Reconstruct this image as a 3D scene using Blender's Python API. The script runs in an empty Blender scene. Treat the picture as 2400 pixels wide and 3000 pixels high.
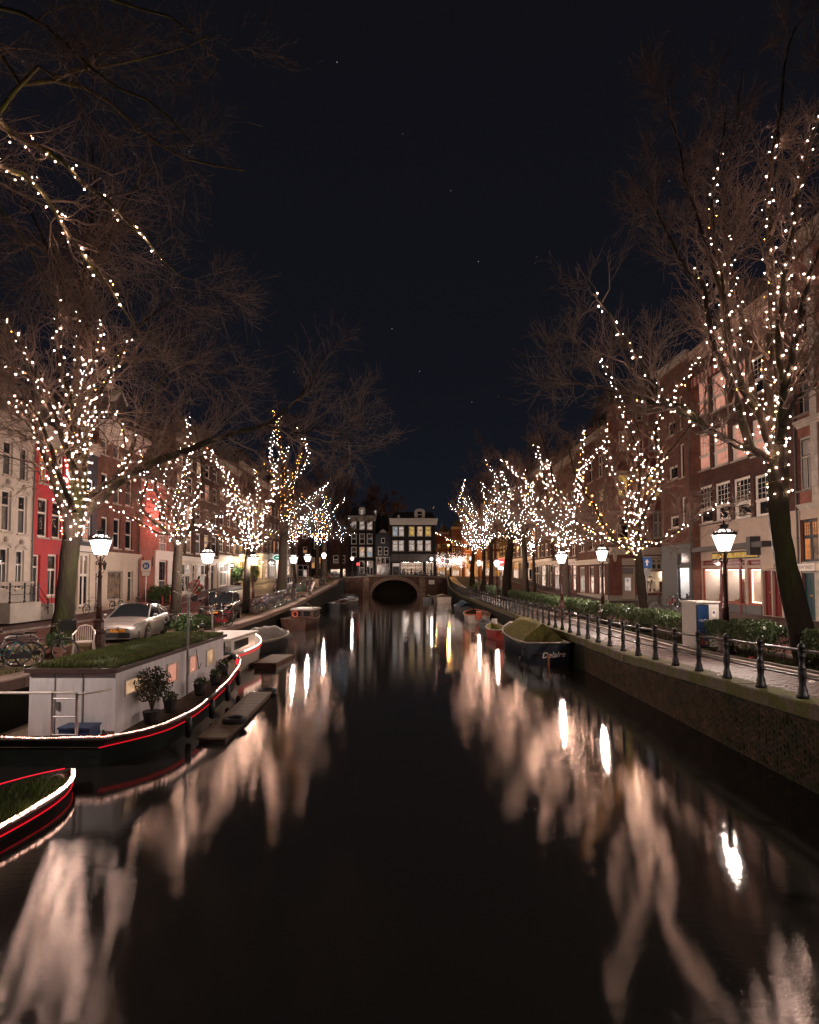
import bpy, bmesh, math, random
import numpy as np
from mathutils import Vector, Matrix
R = math.radians
random.seed(7); RNG = np.random.default_rng(11)
SC = bpy.context.scene
COL = SC.collection
# ------------------------------------------------------------------ camera
F = 1667.0; CX = 1190.0; YH = 1690.0; PITCH = R(2.5); CAMZ = 3.8
YC = YH - F * math.tan(PITCH)
cam_d = bpy.data.cameras.new('camera'); cam = bpy.data.objects.new('camera', cam_d); COL.objects.link(cam)
cam.location = (0, 0, CAMZ); cam.rotation_euler = (R(90) + PITCH, 0, 0)
cam_d.sensor_fit = 'VERTICAL'; cam_d.sensor_height = 36.0; cam_d.sensor_width = 28.8
cam_d.lens = F / 3000.0 * 36.0
cam_d.shift_x = (1200 - CX) / 3000.0
cam_d.shift_y = (YC - 1500) / 3000.0
cam_d.clip_start = 0.1; cam_d.clip_end = 3000
SC.camera = cam
# ------------------------------------------------------------------ night sky
W = bpy.data.worlds.new('World'); SC.world = W; W.use_nodes = True
nt = W.node_tree; nt.nodes.clear()
def nd(t, typ, **kw):
    n = t.nodes.new(typ)
    for k, v in kw.items():
        if k.startswith('i_'): n.inputs[k[2:].replace('_', ' ')].default_value = v
        else: setattr(n, k, v)
    return n
wo = nd(nt, 'ShaderNodeOutputWorld'); bg = nd(nt, 'ShaderNodeBackground')
tc = nd(nt, 'ShaderNodeTexCoord'); sx = nd(nt, 'ShaderNodeSeparateXYZ')
rp = nd(nt, 'ShaderNodeValToRGB')
nt.links.new(tc.outputs['Generated'], sx.inputs[0]); nt.links.new(sx.outputs['Z'], rp.inputs[0])
e = rp.color_ramp.elements
e[0].position = 0.0; e[0].color = (0.0078, 0.0098, 0.0150, 1)
e[1].position = 0.75; e[1].color = (0.0050, 0.0050, 0.0072, 1)
m = rp.color_ramp.elements.new(0.3); m.color = (0.0062, 0.0068, 0.0105, 1)
vo = nd(nt, 'ShaderNodeTexVoronoi'); vo.inputs['Scale'].default_value = 44
nt.links.new(tc.outputs['Generated'], vo.inputs['Vector'])
lt = nd(nt, 'ShaderNodeMath', operation='LESS_THAN'); lt.inputs[1].default_value = 0.030
nt.links.new(vo.outputs['Distance'], lt.inputs[0])
sc_ = nd(nt, 'ShaderNodeSeparateColor'); nt.links.new(vo.outputs['Color'], sc_.inputs[0])
pw = nd(nt, 'ShaderNodeMath', operation='POWER'); pw.inputs[1].default_value = 7.0
nt.links.new(sc_.outputs[0], pw.inputs[0])
mu = nd(nt, 'ShaderNodeMath', operation='MULTIPLY'); nt.links.new(lt.outputs[0], mu.inputs[0]); nt.links.new(pw.outputs[0], mu.inputs[1])
mu2 = nd(nt, 'ShaderNodeMath', operation='MULTIPLY'); nt.links.new(mu.outputs[0], mu2.inputs[0]); mu2.inputs[1].default_value = 0.42
mx = nd(nt, 'ShaderNodeMix', data_type='RGBA', blend_type='ADD'); mx.inputs[0].default_value = 1.0
nt.links.new(rp.outputs[0], mx.inputs[6])
cb = nd(nt, 'ShaderNodeCombineColor')
for i in range(3): nt.links.new(mu2.outputs[0], cb.inputs[i])
nt.links.new(cb.outputs[0], mx.inputs[7])
nt.links.new(mx.outputs[2], bg.inputs[0]); bg.inputs[1].default_value = 1.0
nt.links.new(bg.outputs[0], wo.inputs[0])
# ------------------------------------------------------------------ exposure and render
SC.view_settings.view_transform = 'Standard'; SC.view_settings.look = 'None'
SC.view_settings.exposure = 0.0; SC.view_settings.gamma = 1.0; SC.view_settings.use_curve_mapping = False
SC.render.engine = 'CYCLES'
cy = SC.cycles
cy.use_denoising = True
try: cy.denoiser = 'OPENIMAGEDENOISE'; cy.denoising_input_passes = 'RGB_ALBEDO_NORMAL'; cy.denoising_prefilter = 'ACCURATE'
except Exception: pass
cy.max_bounces = 5; cy.diffuse_bounces = 2; cy.glossy_bounces = 3; cy.transmission_bounces = 4; cy.transparent_max_bounces = 12
cy.sample_clamp_indirect = 3.0; cy.caustics_reflective = False; cy.caustics_refractive = False
cy.use_light_tree = True; cy.light_sampling_threshold = 0.0
cy.filter_width = 1.45

def P(x, y, Y):
    """photo pixel (2400x3000) at depth Y -> world point"""
    cp, sp = math.cos(PITCH), math.sin(PITCH)
    a = (x - CX) / F; b = -(y - YC) / F
    dx, dy, dz = a, cp - b * sp, sp + b * cp
    k = Y / dy
    return Vector((dx * k, Y, CAMZ + dz * k))
def ZP(y, Y): return P(CX, y, Y).z
def interp(x, pts):
    if x <= pts[0][0]: return pts[0][1]
    for (a, b), (c, d) in zip(pts, pts[1:]):
        if x <= c: return b + (d - b) * (x - a) / (c - a)
    return pts[-1][1]
# ------------------------------------------------------------------ materials
MATS = {}
def mat(name, color=(.5, .5, .5), rough=.6, var=.25, vscale=6.0, bump=0.0, bscale=40.0, metal=0.0, emit=None, estr=0.0, spec=None, coat=0.0, stretch=None):
    if name in MATS: return MATS[name]
    m = bpy.data.materials.new(name); m.use_nodes = True; t = m.node_tree
    b = t.nodes['Principled BSDF']
    b.inputs['Roughness'].default_value = rough; b.inputs['Metallic'].default_value = metal
    if spec is not None: b.inputs['Specular IOR Level'].default_value = spec
    if coat: b.inputs['Coat Weight'].default_value = coat; b.inputs['Coat Roughness'].default_value = .05
    tcn = nd(t, 'ShaderNodeTexCoord'); src = tcn.outputs['Object']
    if stretch:
        mp = nd(t, 'ShaderNodeMapping'); mp.inputs['Scale'].default_value = stretch
        t.links.new(src, mp.inputs[0]); src = mp.outputs[0]
    if var:
        n1 = nd(t, 'ShaderNodeTexNoise'); n1.inputs['Scale'].default_value = vscale; n1.inputs['Detail'].default_value = 6
        n1.inputs['Roughness'].default_value = .65
        t.links.new(src, n1.inputs['Vector'])
        r = nd(t, 'ShaderNodeValToRGB')
        lo = [max(0, c * (1 - var * 1.4)) for c in color]; hi = [min(1, c * (1 + var)) for c in color]
        r.color_ramp.elements[0].position = .3; r.color_ramp.elements[0].color = (*lo, 1)
        r.color_ramp.elements[1].position = .72; r.color_ramp.elements[1].color = (*hi, 1)
        t.links.new(n1.outputs[0], r.inputs[0]); t.links.new(r.outputs[0], b.inputs['Base Color'])
        rr = nd(t, 'ShaderNodeMapRange'); rr.inputs['To Min'].default_value = max(0, rough - .12); rr.inputs['To Max'].default_value = min(1, rough + .12)
        t.links.new(n1.outputs[0], rr.inputs[0]); t.links.new(rr.outputs[0], b.inputs['Roughness'])
    else: b.inputs['Base Color'].default_value = (*color, 1)
    if bump:
        n2 = nd(t, 'ShaderNodeTexNoise'); n2.inputs['Scale'].default_value = bscale; n2.inputs['Detail'].default_value = 5
        t.links.new(src, n2.inputs['Vector'])
        bp = nd(t, 'ShaderNodeBump'); bp.inputs['Strength'].default_value = bump; bp.inputs['Distance'].default_value = .03
        t.links.new(n2.outputs[0], bp.inputs['Height']); t.links.new(bp.outputs[0], b.inputs['Normal'])
    if emit:
        b.inputs['Emission Color'].default_value = (*emit, 1); b.inputs['Emission Strength'].default_value = estr
    MATS[name] = m; return m
def brick(name, c1, c2, mortar, horiz=False, bw=.22, bh=.065, dirt=.5, rough=.8, moss=None):
    if name in MATS: return MATS[name]
    m = bpy.data.materials.new(name); m.use_nodes = True; t = m.node_tree; b = t.nodes['Principled BSDF']
    tcn = nd(t, 'ShaderNodeTexCoord'); s = nd(t, 'ShaderNodeSeparateXYZ'); c = nd(t, 'ShaderNodeCombineXYZ')
    t.links.new(tcn.outputs['Object'], s.inputs[0])
    if horiz:
        t.links.new(s.outputs['X'], c.inputs[0]); t.links.new(s.outputs['Y'], c.inputs[1])
    else:
        ad = nd(t, 'ShaderNodeMath', operation='ADD'); t.links.new(s.outputs['X'], ad.inputs[0]); t.links.new(s.outputs['Y'], ad.inputs[1])
        t.links.new(ad.outputs[0], c.inputs[0]); t.links.new(s.outputs['Z'], c.inputs[1])
    br = nd(t, 'ShaderNodeTexBrick'); t.links.new(c.outputs[0], br.inputs['Vector'])
    br.inputs['Color1'].default_value = (*c1, 1); br.inputs['Color2'].default_value = (*c2, 1); br.inputs['Mortar'].default_value = (*mortar, 1)
    br.inputs['Scale'].default_value = 1.0; br.inputs['Brick Width'].default_value = bw; br.inputs['Row Height'].default_value = bh
    br.inputs['Mortar Size'].default_value = .007; br.inputs['Mortar Smooth'].default_value = .2; br.inputs['Bias'].default_value = -.1
    n = nd(t, 'ShaderNodeTexNoise'); n.inputs['Scale'].default_value = 1.3; n.inputs['Detail'].default_value = 8; n.inputs['Roughness'].default_value = .7
    t.links.new(tcn.outputs['Object'], n.inputs['Vector'])
    rr = nd(t, 'ShaderNodeMapRange'); rr.inputs['From Min'].default_value = .3; rr.inputs['From Max'].default_value = .7
    rr.inputs['To Min'].default_value = 1 - dirt; rr.inputs['To Max'].default_value = 1.15
    t.links.new(n.outputs[0], rr.inputs[0])
    mm = nd(t, 'ShaderNodeMix', data_type='RGBA', blend_type='MULTIPLY'); mm.inputs[0].default_value = 1
    t.links.new(br.outputs['Color'], mm.inputs[6])
    cc = nd(t, 'ShaderNodeCombineColor')
    for i in range(3): t.links.new(rr.outputs[0], cc.inputs[i])
    t.links.new(cc.outputs[0], mm.inputs[7])
    out = mm.outputs[2]
    if moss:
        n3 = nd(t, 'ShaderNodeTexNoise'); n3.inputs['Scale'].default_value = .9; n3.inputs['Detail'].default_value = 9; n3.inputs['Roughness'].default_value = .75
        t.links.new(tcn.outputs['Object'], n3.inputs['Vector'])
        r3 = nd(t, 'ShaderNodeValToRGB'); r3.color_ramp.elements[0].position = .45; r3.color_ramp.elements[1].position = .6
        t.links.new(n3.outputs[0], r3.inputs[0])
        m3 = nd(t, 'ShaderNodeMix', data_type='RGBA'); t.links.new(r3.outputs[0], m3.inputs[0]); t.links.new(out, m3.inputs[6]); m3.inputs[7].default_value = (*moss, 1)
        out = m3.outputs[2]
    t.links.new(out, b.inputs['Base Color']); b.inputs['Roughness'].default_value = rough; b.inputs['Specular IOR Level'].default_value = .2
    bp = nd(t, 'ShaderNodeBump'); bp.inputs['Strength'].default_value = .6; bp.inputs['Distance'].default_value = .012; bp.invert = True
    t.links.new(br.outputs['Fac'], bp.inputs['Height']); t.links.new(bp.outputs[0], b.inputs['Normal'])
    MATS[name] = m; return m
def mossy(name, base, moss, lo=.42, hi=.6, scale=2.5, rough=.85, bump=.6, bscale=25, stretch=None):
    if name in MATS: return MATS[name]
    m = bpy.data.materials.new(name); m.use_nodes = True; t = m.node_tree; b = t.nodes['Principled BSDF']
    tcn = nd(t, 'ShaderNodeTexCoord'); src = tcn.outputs['Object']
    if stretch:
        mp = nd(t, 'ShaderNodeMapping'); mp.inputs['Scale'].default_value = stretch; t.links.new(src, mp.inputs[0]); src = mp.outputs[0]
    n = nd(t, 'ShaderNodeTexNoise'); n.inputs['Scale'].default_value = scale; n.inputs['Detail'].default_value = 9; n.inputs['Roughness'].default_value = .7
    t.links.new(src, n.inputs['Vector'])
    r = nd(t, 'ShaderNodeValToRGB'); r.color_ramp.elements[0].position = lo; r.color_ramp.elements[0].color = (*base, 1)
    r.color_ramp.elements[1].position = hi; r.color_ramp.elements[1].color = (*moss, 1)
    t.links.new(n.outputs[0], r.inputs[0])
    n2 = nd(t, 'ShaderNodeTexNoise'); n2.inputs['Scale'].default_value = bscale; n2.inputs['Detail'].default_value = 6
    t.links.new(src, n2.inputs['Vector'])
    mr = nd(t, 'ShaderNodeMapRange'); mr.inputs['To Min'].default_value = .45; mr.inputs['To Max'].default_value = 1.5; t.links.new(n2.outputs[0], mr.inputs[0])
    mm = nd(t, 'ShaderNodeMix', data_type='RGBA', blend_type='MULTIPLY'); mm.inputs[0].default_value = 1
    cc = nd(t, 'ShaderNodeCombineColor')
    for i in range(3): t.links.new(mr.outputs[0], cc.inputs[i])
    t.links.new(r.outputs[0], mm.inputs[6]); t.links.new(cc.outputs[0], mm.inputs[7]); t.links.new(mm.outputs[2], b.inputs['Base Color'])
    b.inputs['Roughness'].default_value = rough; b.inputs['Specular IOR Level'].default_value = .12
    bp = nd(t, 'ShaderNodeBump'); bp.inputs['Strength'].default_value = bump; bp.inputs['Distance'].default_value = .04
    t.links.new(n2.outputs[0], bp.inputs['Height']); t.links.new(bp.outputs[0], b.inputs['Normal'])
    MATS[name] = m; return m
def glow(name, color, strength):
    if name in MATS: return MATS[name]
    m = bpy.data.materials.new(name); m.use_nodes = True; t = m.node_tree; t.nodes.clear()
    o = nd(t, 'ShaderNodeOutputMaterial'); e = nd(t, 'ShaderNodeEmission'); e.inputs[0].default_value = (*color, 1); e.inputs[1].default_value = strength
    t.links.new(e.outputs[0], o.inputs[0]); MATS[name] = m; return m
def lit(name, color, strength, dark=(.25, .12, .06), fold=9.0, amount=.5):
    """a lit room seen through curtains: folds, blotches and things standing behind the glass"""
    if name in MATS: return MATS[name]
    m = bpy.data.materials.new(name); m.use_nodes = True; t = m.node_tree; b = t.nodes['Principled BSDF']
    b.inputs['Base Color'].default_value = (.05, .05, .05, 1); b.inputs['Roughness'].default_value = .06
    tcn = nd(t, 'ShaderNodeTexCoord'); oi = nd(t, 'ShaderNodeObjectInfo')
    ad = nd(t, 'ShaderNodeVectorMath', operation='ADD'); sc2 = nd(t, 'ShaderNodeMath', operation='MULTIPLY'); sc2.inputs[1].default_value = 37.0
    t.links.new(oi.outputs['Random'], sc2.inputs[0]); t.links.new(tcn.outputs['Object'], ad.inputs[0]); t.links.new(sc2.outputs[0], ad.inputs[1])
    wv = nd(t, 'ShaderNodeTexWave'); wv.inputs['Scale'].default_value = fold; wv.inputs['Distortion'].default_value = 3; wv.inputs['Detail'].default_value = 2
    mp = nd(t, 'ShaderNodeMapping'); mp.inputs['Scale'].default_value = (1, 1, .12); t.links.new(ad.outputs[0], mp.inputs[0]); t.links.new(mp.outputs[0], wv.inputs['Vector'])
    n = nd(t, 'ShaderNodeTexNoise'); n.inputs['Scale'].default_value = 2.6; n.inputs['Detail'].default_value = 4; t.links.new(ad.outputs[0], n.inputs['Vector'])
    r = nd(t, 'ShaderNodeValToRGB'); r.color_ramp.elements[0].position = .34; r.color_ramp.elements[1].position = .56; t.links.new(n.outputs[0], r.inputs[0])
    a1 = nd(t, 'ShaderNodeMapRange'); a1.inputs['To Min'].default_value = 1 - amount; a1.inputs['To Max'].default_value = 1.0; t.links.new(wv.outputs['Fac'], a1.inputs[0])
    m1 = nd(t, 'ShaderNodeMath', operation='MULTIPLY'); t.links.new(a1.outputs[0], m1.inputs[0])
    a2 = nd(t, 'ShaderNodeMapRange'); a2.inputs['To Min'].default_value = 1 - amount; t.links.new(r.outputs[0], a2.inputs[0]); t.links.new(a2.outputs[0], m1.inputs[1])
    mc = nd(t, 'ShaderNodeMix', data_type='RGBA'); mc.inputs[6].default_value = (*dark, 1); mc.inputs[7].default_value = (*color, 1); t.links.new(m1.outputs[0], mc.inputs[0])
    t.links.new(mc.outputs[2], b.inputs['Emission Color']); b.inputs['Emission Strength'].default_value = strength
    MATS[name] = m; return m

BULB_WARM = glow('bulb_warm', (1, .65, .51), 740); BULB_ORANGE = glow('bulb_orange', (1, .36, .07), 190); BULB_COOL = glow('bulb_cool', (.60, .80, 1), 220)
BULB_FAR = [glow('bulb_far_warm', (1, .57, .40), 230), glow('bulb_far_orange', (1, .36, .07), 55), glow('bulb_far_cool', (.60, .80, 1), 60)]
def halo_glow(name, color, s_, k=.5):
    m = bpy.data.materials.new(name); m.use_nodes = True; t = m.node_tree; t.nodes.clear()
    o = nd(t, 'ShaderNodeOutputMaterial'); mx_ = nd(t, 'ShaderNodeMixShader'); mx_.inputs[0].default_value = k; tr = nd(t, 'ShaderNodeBsdfTransparent'); em = nd(t, 'ShaderNodeEmission'); em.inputs[0].default_value = (*color, 1); em.inputs[1].default_value = s_
    t.links.new(tr.outputs[0], mx_.inputs[1]); t.links.new(em.outputs[0], mx_.inputs[2]); t.links.new(mx_.outputs[0], o.inputs[0]); m.cycles.emission_sampling = 'NONE'; return m
HALOS = [halo_glow('halo_warm', (1, .50, .31), 1.5), halo_glow('halo_orange', (1, .32, .05), 1.3), halo_glow('halo_cool', (.55, .78, 1), 1.0)]  # weakly glowing shells that paint a soft halo around the bulbs
BULB_NEAR = glow('bulb_near', (1, .63, .49), 960)
BARK_NEAR = mossy('bark_mossy', (.018, .013, .010), (.026, .032, .007), .44, .68, 1.6, .9, 1.0, 14, (1, 1, .25))
BARK = mossy('bark_grey', (.030, .022, .017), (.032, .036, .012), .5, .7, 1.2, .9, .8, 12, (1, 1, .3))
TWIG = mat('twig_bark', (.135, .098, .080), .75, .35, 3, spec=.15)
LIMB_LIT = mossy('limb_bark', (.11, .085, .060), (.13, .135, .035), .42, .62, 1.4, .9, .7, 14, (1, 1, .4))  # mossy bark lightened: light on these limbs is put into the colour
IRON = mat('black_iron', (.018, .018, .020), .42, .3, 12, .25, 60, metal=.3)
LAMPPOST = mat('lamp_post_paint', (.060, .024, .020), .33, .3, 10, .15, 40)
STONE = mat('pale_stone', (.42, .37, .32), .75, .22, 3, .3, 40)
STONE_D = mat('dark_stone', (.20, .17, .145), .8, .3, 3, .4, 30)
COPE = mossy('coping_stone', (.15, .12, .10), (.095, .10, .026), .42, .60, 1.7, .8, .5, 30)
COPE_L = mossy('left_coping_stone', (.27, .19, .16), (.14, .13, .05), .56, .75, 1.1, .8, .5, 30)
WHITE = mat('white_paint', (.74, .68, .62), .45, .08, 4)
CREAM = mat('cream_paint', (.62, .52, .42), .5, .1, 4)
WHITE_WALL = mat('white_plaster', (.56, .50, .44), .8, .14, 1.2, .15, 60)
GREY_WALL = mat('grey_plaster', (.40, .37, .33), .8, .15, 1.5, .15, 60)
TAN_WALL = mat('tan_plaster', (.46, .36, .29), .8, .1, 1.2, .1, 60)
RED_WALL = mat('red_plaster', (.42, .022, .030), .62, .16, 1.6, .12, 60)
NAVY = mat('navy_wall', (.030, .036, .052), .6, .2, 2)
BLACKWALL = brick('black_brick', (.028, .024, .024), (.020, .018, .019), (.03, .026, .024), dirt=.3)
BR_BROWN = brick('brown_brick', (.21, .080, .056), (.145, .056, .040), (.20, .155, .13))
BR_RED = brick('red_brick', (.33, .105, .078), (.24, .075, .055), (.28, .21, .175))
BR_PINK = brick('rose_brick', (.40, .15, .115), (.30, .11, .085), (.34, .24, .20), dirt=.35)
BR_DARK = brick('dark_brick', (.11, .046, .037), (.075, .034, .028), (.10, .075, .065))
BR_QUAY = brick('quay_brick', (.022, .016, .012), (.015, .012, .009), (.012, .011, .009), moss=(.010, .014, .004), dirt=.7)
BR_BRIDGE = brick('bridge_brick', (.17, .085, .064), (.125, .064, .050), (.11, .08, .065), dirt=.6)
PAVE_RED = brick('street_clinker', (.155, .060, .052), (.115, .046, .040), (.065, .045, .04), True, .21, .07, .35, .55)
PAVE_GREY = brick('pavement_brick', (.125, .085, .078), (.10, .064, .060), (.055, .045, .042), True, .21, .105, .4, .6)
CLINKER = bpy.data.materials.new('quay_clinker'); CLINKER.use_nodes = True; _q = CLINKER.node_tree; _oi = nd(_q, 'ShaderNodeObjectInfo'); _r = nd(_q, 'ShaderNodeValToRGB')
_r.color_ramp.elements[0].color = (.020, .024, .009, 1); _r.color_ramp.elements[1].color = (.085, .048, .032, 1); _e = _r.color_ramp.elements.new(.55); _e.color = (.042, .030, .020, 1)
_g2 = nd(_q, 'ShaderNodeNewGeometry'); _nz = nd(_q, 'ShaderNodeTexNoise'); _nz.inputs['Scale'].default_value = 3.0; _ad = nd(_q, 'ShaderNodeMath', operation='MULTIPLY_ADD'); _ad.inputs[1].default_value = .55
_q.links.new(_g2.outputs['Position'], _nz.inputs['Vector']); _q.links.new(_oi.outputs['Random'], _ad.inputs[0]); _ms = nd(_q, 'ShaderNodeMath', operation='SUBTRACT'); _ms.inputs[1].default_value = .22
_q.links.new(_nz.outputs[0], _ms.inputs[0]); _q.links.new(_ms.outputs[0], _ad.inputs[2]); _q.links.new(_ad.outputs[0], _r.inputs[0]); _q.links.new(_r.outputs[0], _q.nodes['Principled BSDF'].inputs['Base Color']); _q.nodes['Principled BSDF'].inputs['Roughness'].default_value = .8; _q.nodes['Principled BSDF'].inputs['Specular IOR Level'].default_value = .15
PAVER = mat('paver_clinker', (.135, .085, .078), .55, .35, 2.2, .4, 60)
MOSS_G = mossy('moss_ground', (.13, .085, .055), (.085, .095, .028), .46, .66, 1.3, .9, .7, 18)
SOIL = mossy('soil', (.055, .038, .026), (.05, .07, .02), .5, .66, 1.6, .95, .9, 20)
GRASS = mat('grass_blade', (.095, .140, .035), .6, .6, 2.2, spec=.2)
BSTONE = mat('bridge_stone', (.25, .17, .13), .8, .35, 2, .4, 20, spec=.2)
LEAF = mat('hedge_leaf', (.115, .170, .075), .45, .4, 4, spec=.45)
LEAF2 = mat('shrub_leaf', (.060, .105, .032), .45, .4, 4)
WOODM = mat('weathered_wood', (.15, .105, .07), .75, .35, 4, .4, 20, stretch=(1, 8, 8))
DARKWOOD = mat('varnished_wood', (.075, .032, .022), .3, .3, 3, coat=.4)
GLASS = mat('dark_window', (.014, .016, .019), .04, .0, spec=.75)
CURTAIN = mat('curtained_window', (.10, .105, .105), .10, .35, 2.0, stretch=(9, 9, .5), spec=.7)
GLASS_BLIND = mat('blind_window', (.30, .28, .26), .15, .15, 2.0, stretch=(1, 1, 20), spec=.6)
L_SALMON = lit('salmon_curtain_light', (1, .44, .30), .72, (.45, .14, .09), 9, .45)
L_ORANGE = lit('orange_curtain_light', (1, .30, .06), .75, (.25, .06, .01), 8, .6)
L_WARM = lit('warm_room_light', (1, .62, .36), .95, (.2, .1, .05), 6, .75)
L_WHITE = lit('pale_room_light', (1, .80, .68), .80, (.12, .09, .08), 6, .75)
L_COOL = lit('cool_room_light', (.72, .86, .95), .62, (.06, .08, .09), 6, .75)
L_YELLOW = lit('yellow_room_light', (1, .66, .14), .8, (.2, .08, .01), 6, .7)
L_SHOP = lit('shop_display_light', (1, .74, .58), 1.9, (.10, .05, .03), 4, .85)
L_AMBER = lit('amber_shop_light', (1, .45, .12), 1.1, (.12, .03, .01), 4, .85)
L_DIM = lit('dim_room_light', (.55, .28, .16), .42, (.05, .02, .01), 7, .8)
def pick_pane(k): return {'dark': GLASS, 'cur': CURTAIN, 'blind': GLASS_BLIND, 'salmon': L_SALMON, 'orange': L_ORANGE, 'warm': L_WARM, 'white': L_WHITE, 'cool': L_COOL, 'yellow': L_YELLOW, 'shop': L_SHOP, 'amber': L_AMBER, 'dim': L_DIM}[k]
STEEL = mat('galvanised_steel', (.42, .40, .40), .35, .2, 8, metal=.8)
RUBBER = mat('tyre_rubber', (.016, .016, .017), .75, .2, 10)
ALLOY = mat('alloy_rim', (.60, .58, .57), .25, .1, 8, metal=.9)
PLASTIC_W = mat('white_plastic', (.72, .62, .56), .4, .06, 5)
BLACK_PL = mat('black_plastic', (.015, .015, .016), .5, .2, 8)
# ------------------------------------------------------------------ mesh helpers
KIDS = {}
class MB:
    def __init__(s): s.v = []; s.f = []; s.m = []
    def add(s, vs, fs, mi=0):
        o = len(s.v); s.v.extend(vs)
        for f in fs: s.f.append(tuple(i + o for i in f)); s.m.append(mi)
    def box(s, x0, y0, z0, x1, y1, z1, mi=0):
        s.add([(x0, y0, z0), (x1, y0, z0), (x1, y1, z0), (x0, y1, z0), (x0, y0, z1), (x1, y0, z1), (x1, y1, z1), (x0, y1, z1)],
              [(3, 2, 1, 0), (4, 5, 6, 7), (0, 1, 5, 4), (1, 2, 6, 5), (2, 3, 7, 6), (3, 0, 4, 7)], mi)
    def quad(s, a, b, c, d, mi=0): s.add([tuple(a), tuple(b), tuple(c), tuple(d)], [(0, 1, 2, 3)], mi)
    def tube(s, pts, rs, n=6, mi=0, cap=True):
        pts = [Vector(p) for p in pts]
        if not hasattr(rs, '__len__'): rs = [rs] * len(pts)
        N = len(pts); t0 = (pts[1] - pts[0]).normalized()
        up = Vector((0, 0, 1)) if abs(t0.z) < .9 else Vector((1, 0, 0))
        u = t0.cross(up).normalized(); o = len(s.v)
        for i in range(N):
            t = (pts[min(i + 1, N - 1)] - pts[max(i - 1, 0)])
            t = t.normalized() if t.length > 1e-9 else t0
            u = (u - t * u.dot(t)); u = u.normalized() if u.length > 1e-6 else t.orthogonal().normalized()
            w = t.cross(u)
            for k in range(n):
                a = 2 * math.pi * k / n; q = pts[i] + (u * math.cos(a) + w * math.sin(a)) * rs[i]
                s.v.append((q.x, q.y, q.z))
        for i in range(N - 1):
            for k in range(n):
                k2 = (k + 1) % n
                s.f.append((o + i * n + k, o + i * n + k2, o + (i + 1) * n + k2, o + (i + 1) * n + k)); s.m.append(mi)
        if cap:
            s.f.append(tuple(o + k for k in range(n))[::-1]); s.m.append(mi)
            s.f.append(tuple(o + (N - 1) * n + k for k in range(n))); s.m.append(mi)
    def lathe(s, prof, n=12, c=(0, 0, 0), mi=0, rot=0.0):
        o = len(s.v)
        for r, z in prof:
            for k in range(n):
                a = 2 * math.pi * (k + rot) / n; s.v.append((c[0] + r * math.cos(a), c[1] + r * math.sin(a), c[2] + z))
        for i in range(len(prof) - 1):
            for k in range(n):
                k2 = (k + 1) % n; s.f.append((o + i * n + k, o + i * n + k2, o + (i + 1) * n + k2, o + (i + 1) * n + k)); s.m.append(mi)
        s.f.append(tuple(o + k for k in range(n))[::-1]); s.m.append(mi)
        s.f.append(tuple(o + (len(prof) - 1) * n + k for k in range(n))); s.m.append(mi)
    def prism(s, poly, y0, y1, mi=0):
        """poly of (x,z), extruded along y"""
        n = len(poly)
        s.add([(x, y0, z) for x, z in poly] + [(x, y1, z) for x, z in poly],
              [tuple(range(n)), tuple(range(2 * n - 1, n - 1, -1))] + [(i, i + n, (i + 1) % n + n, (i + 1) % n) for i in range(n)], mi)
    def ball(s, c, r, n=8, mi=0, sz=1.0):
        pr = [(max(1e-4, r * math.sin(math.pi * i / n)), -r * sz * math.cos(math.pi * i / n)) for i in range(n + 1)]
        s.lathe(pr, n, c, mi)
    def mesh(s, name, mats, smooth=False):
        me = bpy.data.meshes.new(name); me.from_pydata(s.v, [], s.f)
        if not isinstance(mats, (list, tuple)): mats = [mats]
        for m_ in mats: me.materials.append(m_)
        if len(mats) > 1: me.polygons.foreach_set('material_index', s.m)
        if smooth: me.polygons.foreach_set('use_smooth', [True] * len(me.polygons))
        me.update(); return me
    def build(s, name, mats, parent=None, smooth=False, **kw):
        return obj(name, s.mesh(name, mats, smooth), parent, **kw)
def obj(name, me, parent=None, loc=None, rot=None, kind=None):
    o = bpy.data.objects.new(name, me); COL.objects.link(o)
    if parent is not None: o.parent = parent
    if loc is not None: o.location = loc
    if rot is not None: o.rotation_euler = rot
    if kind: o['kind'] = kind
    if parent is not None: KIDS.setdefault(parent.name, []).append(o)
    return o
def thing(name, label, cat, loc=(0, 0, 0), rz=0.0, group=None):
    o = bpy.data.objects.new(name, None); COL.objects.link(o); o.empty_display_size = .2
    o.location = loc; o.rotation_euler = (0, 0, rz); return tag(o, label, cat, group)
def tag(o, label, cat, group=None):
    o['label'] = label; o['category'] = cat
    if group: o['group'] = group
    return o
def dup(root, loc, rz=None, label=None, group=None, swap=None):
    r = root.copy(); COL.objects.link(r); r.location = loc
    if rz is not None: r.rotation_euler = (0, 0, rz)
    if label: r['label'] = label
    if group: r['group'] = group
    def rec(a, b):
        for ch in KIDS.get(a.name, ()):
            c = ch.copy(); COL.objects.link(c); c.parent = b
            KIDS.setdefault(b.name, []).append(c)
            if swap and c.type == 'MESH':
                for i, sl in enumerate(c.material_slots):
                    if sl.material and sl.material.name in swap:
                        nm = sl.material.name; sl.link = 'OBJECT'; sl.material = swap[nm]
            rec(ch, c)
    rec(root, r); return r
def text_mesh(s, size, depth=.004, shear=0.0, name='lettering'):
    cu = bpy.data.curves.new(name, 'FONT'); cu.body = s; cu.size = size; cu.extrude = depth; cu.shear = shear
    cu.align_x = 'CENTER'; cu.align_y = 'CENTER'; cu.resolution_u = 3
    o = bpy.data.objects.new(name, cu); COL.objects.link(o)
    me = bpy.data.meshes.new_from_object(o.evaluated_get(bpy.context.evaluated_depsgraph_get())); me.name = name
    bpy.data.objects.remove(o); bpy.data.curves.remove(cu); return me
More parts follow.
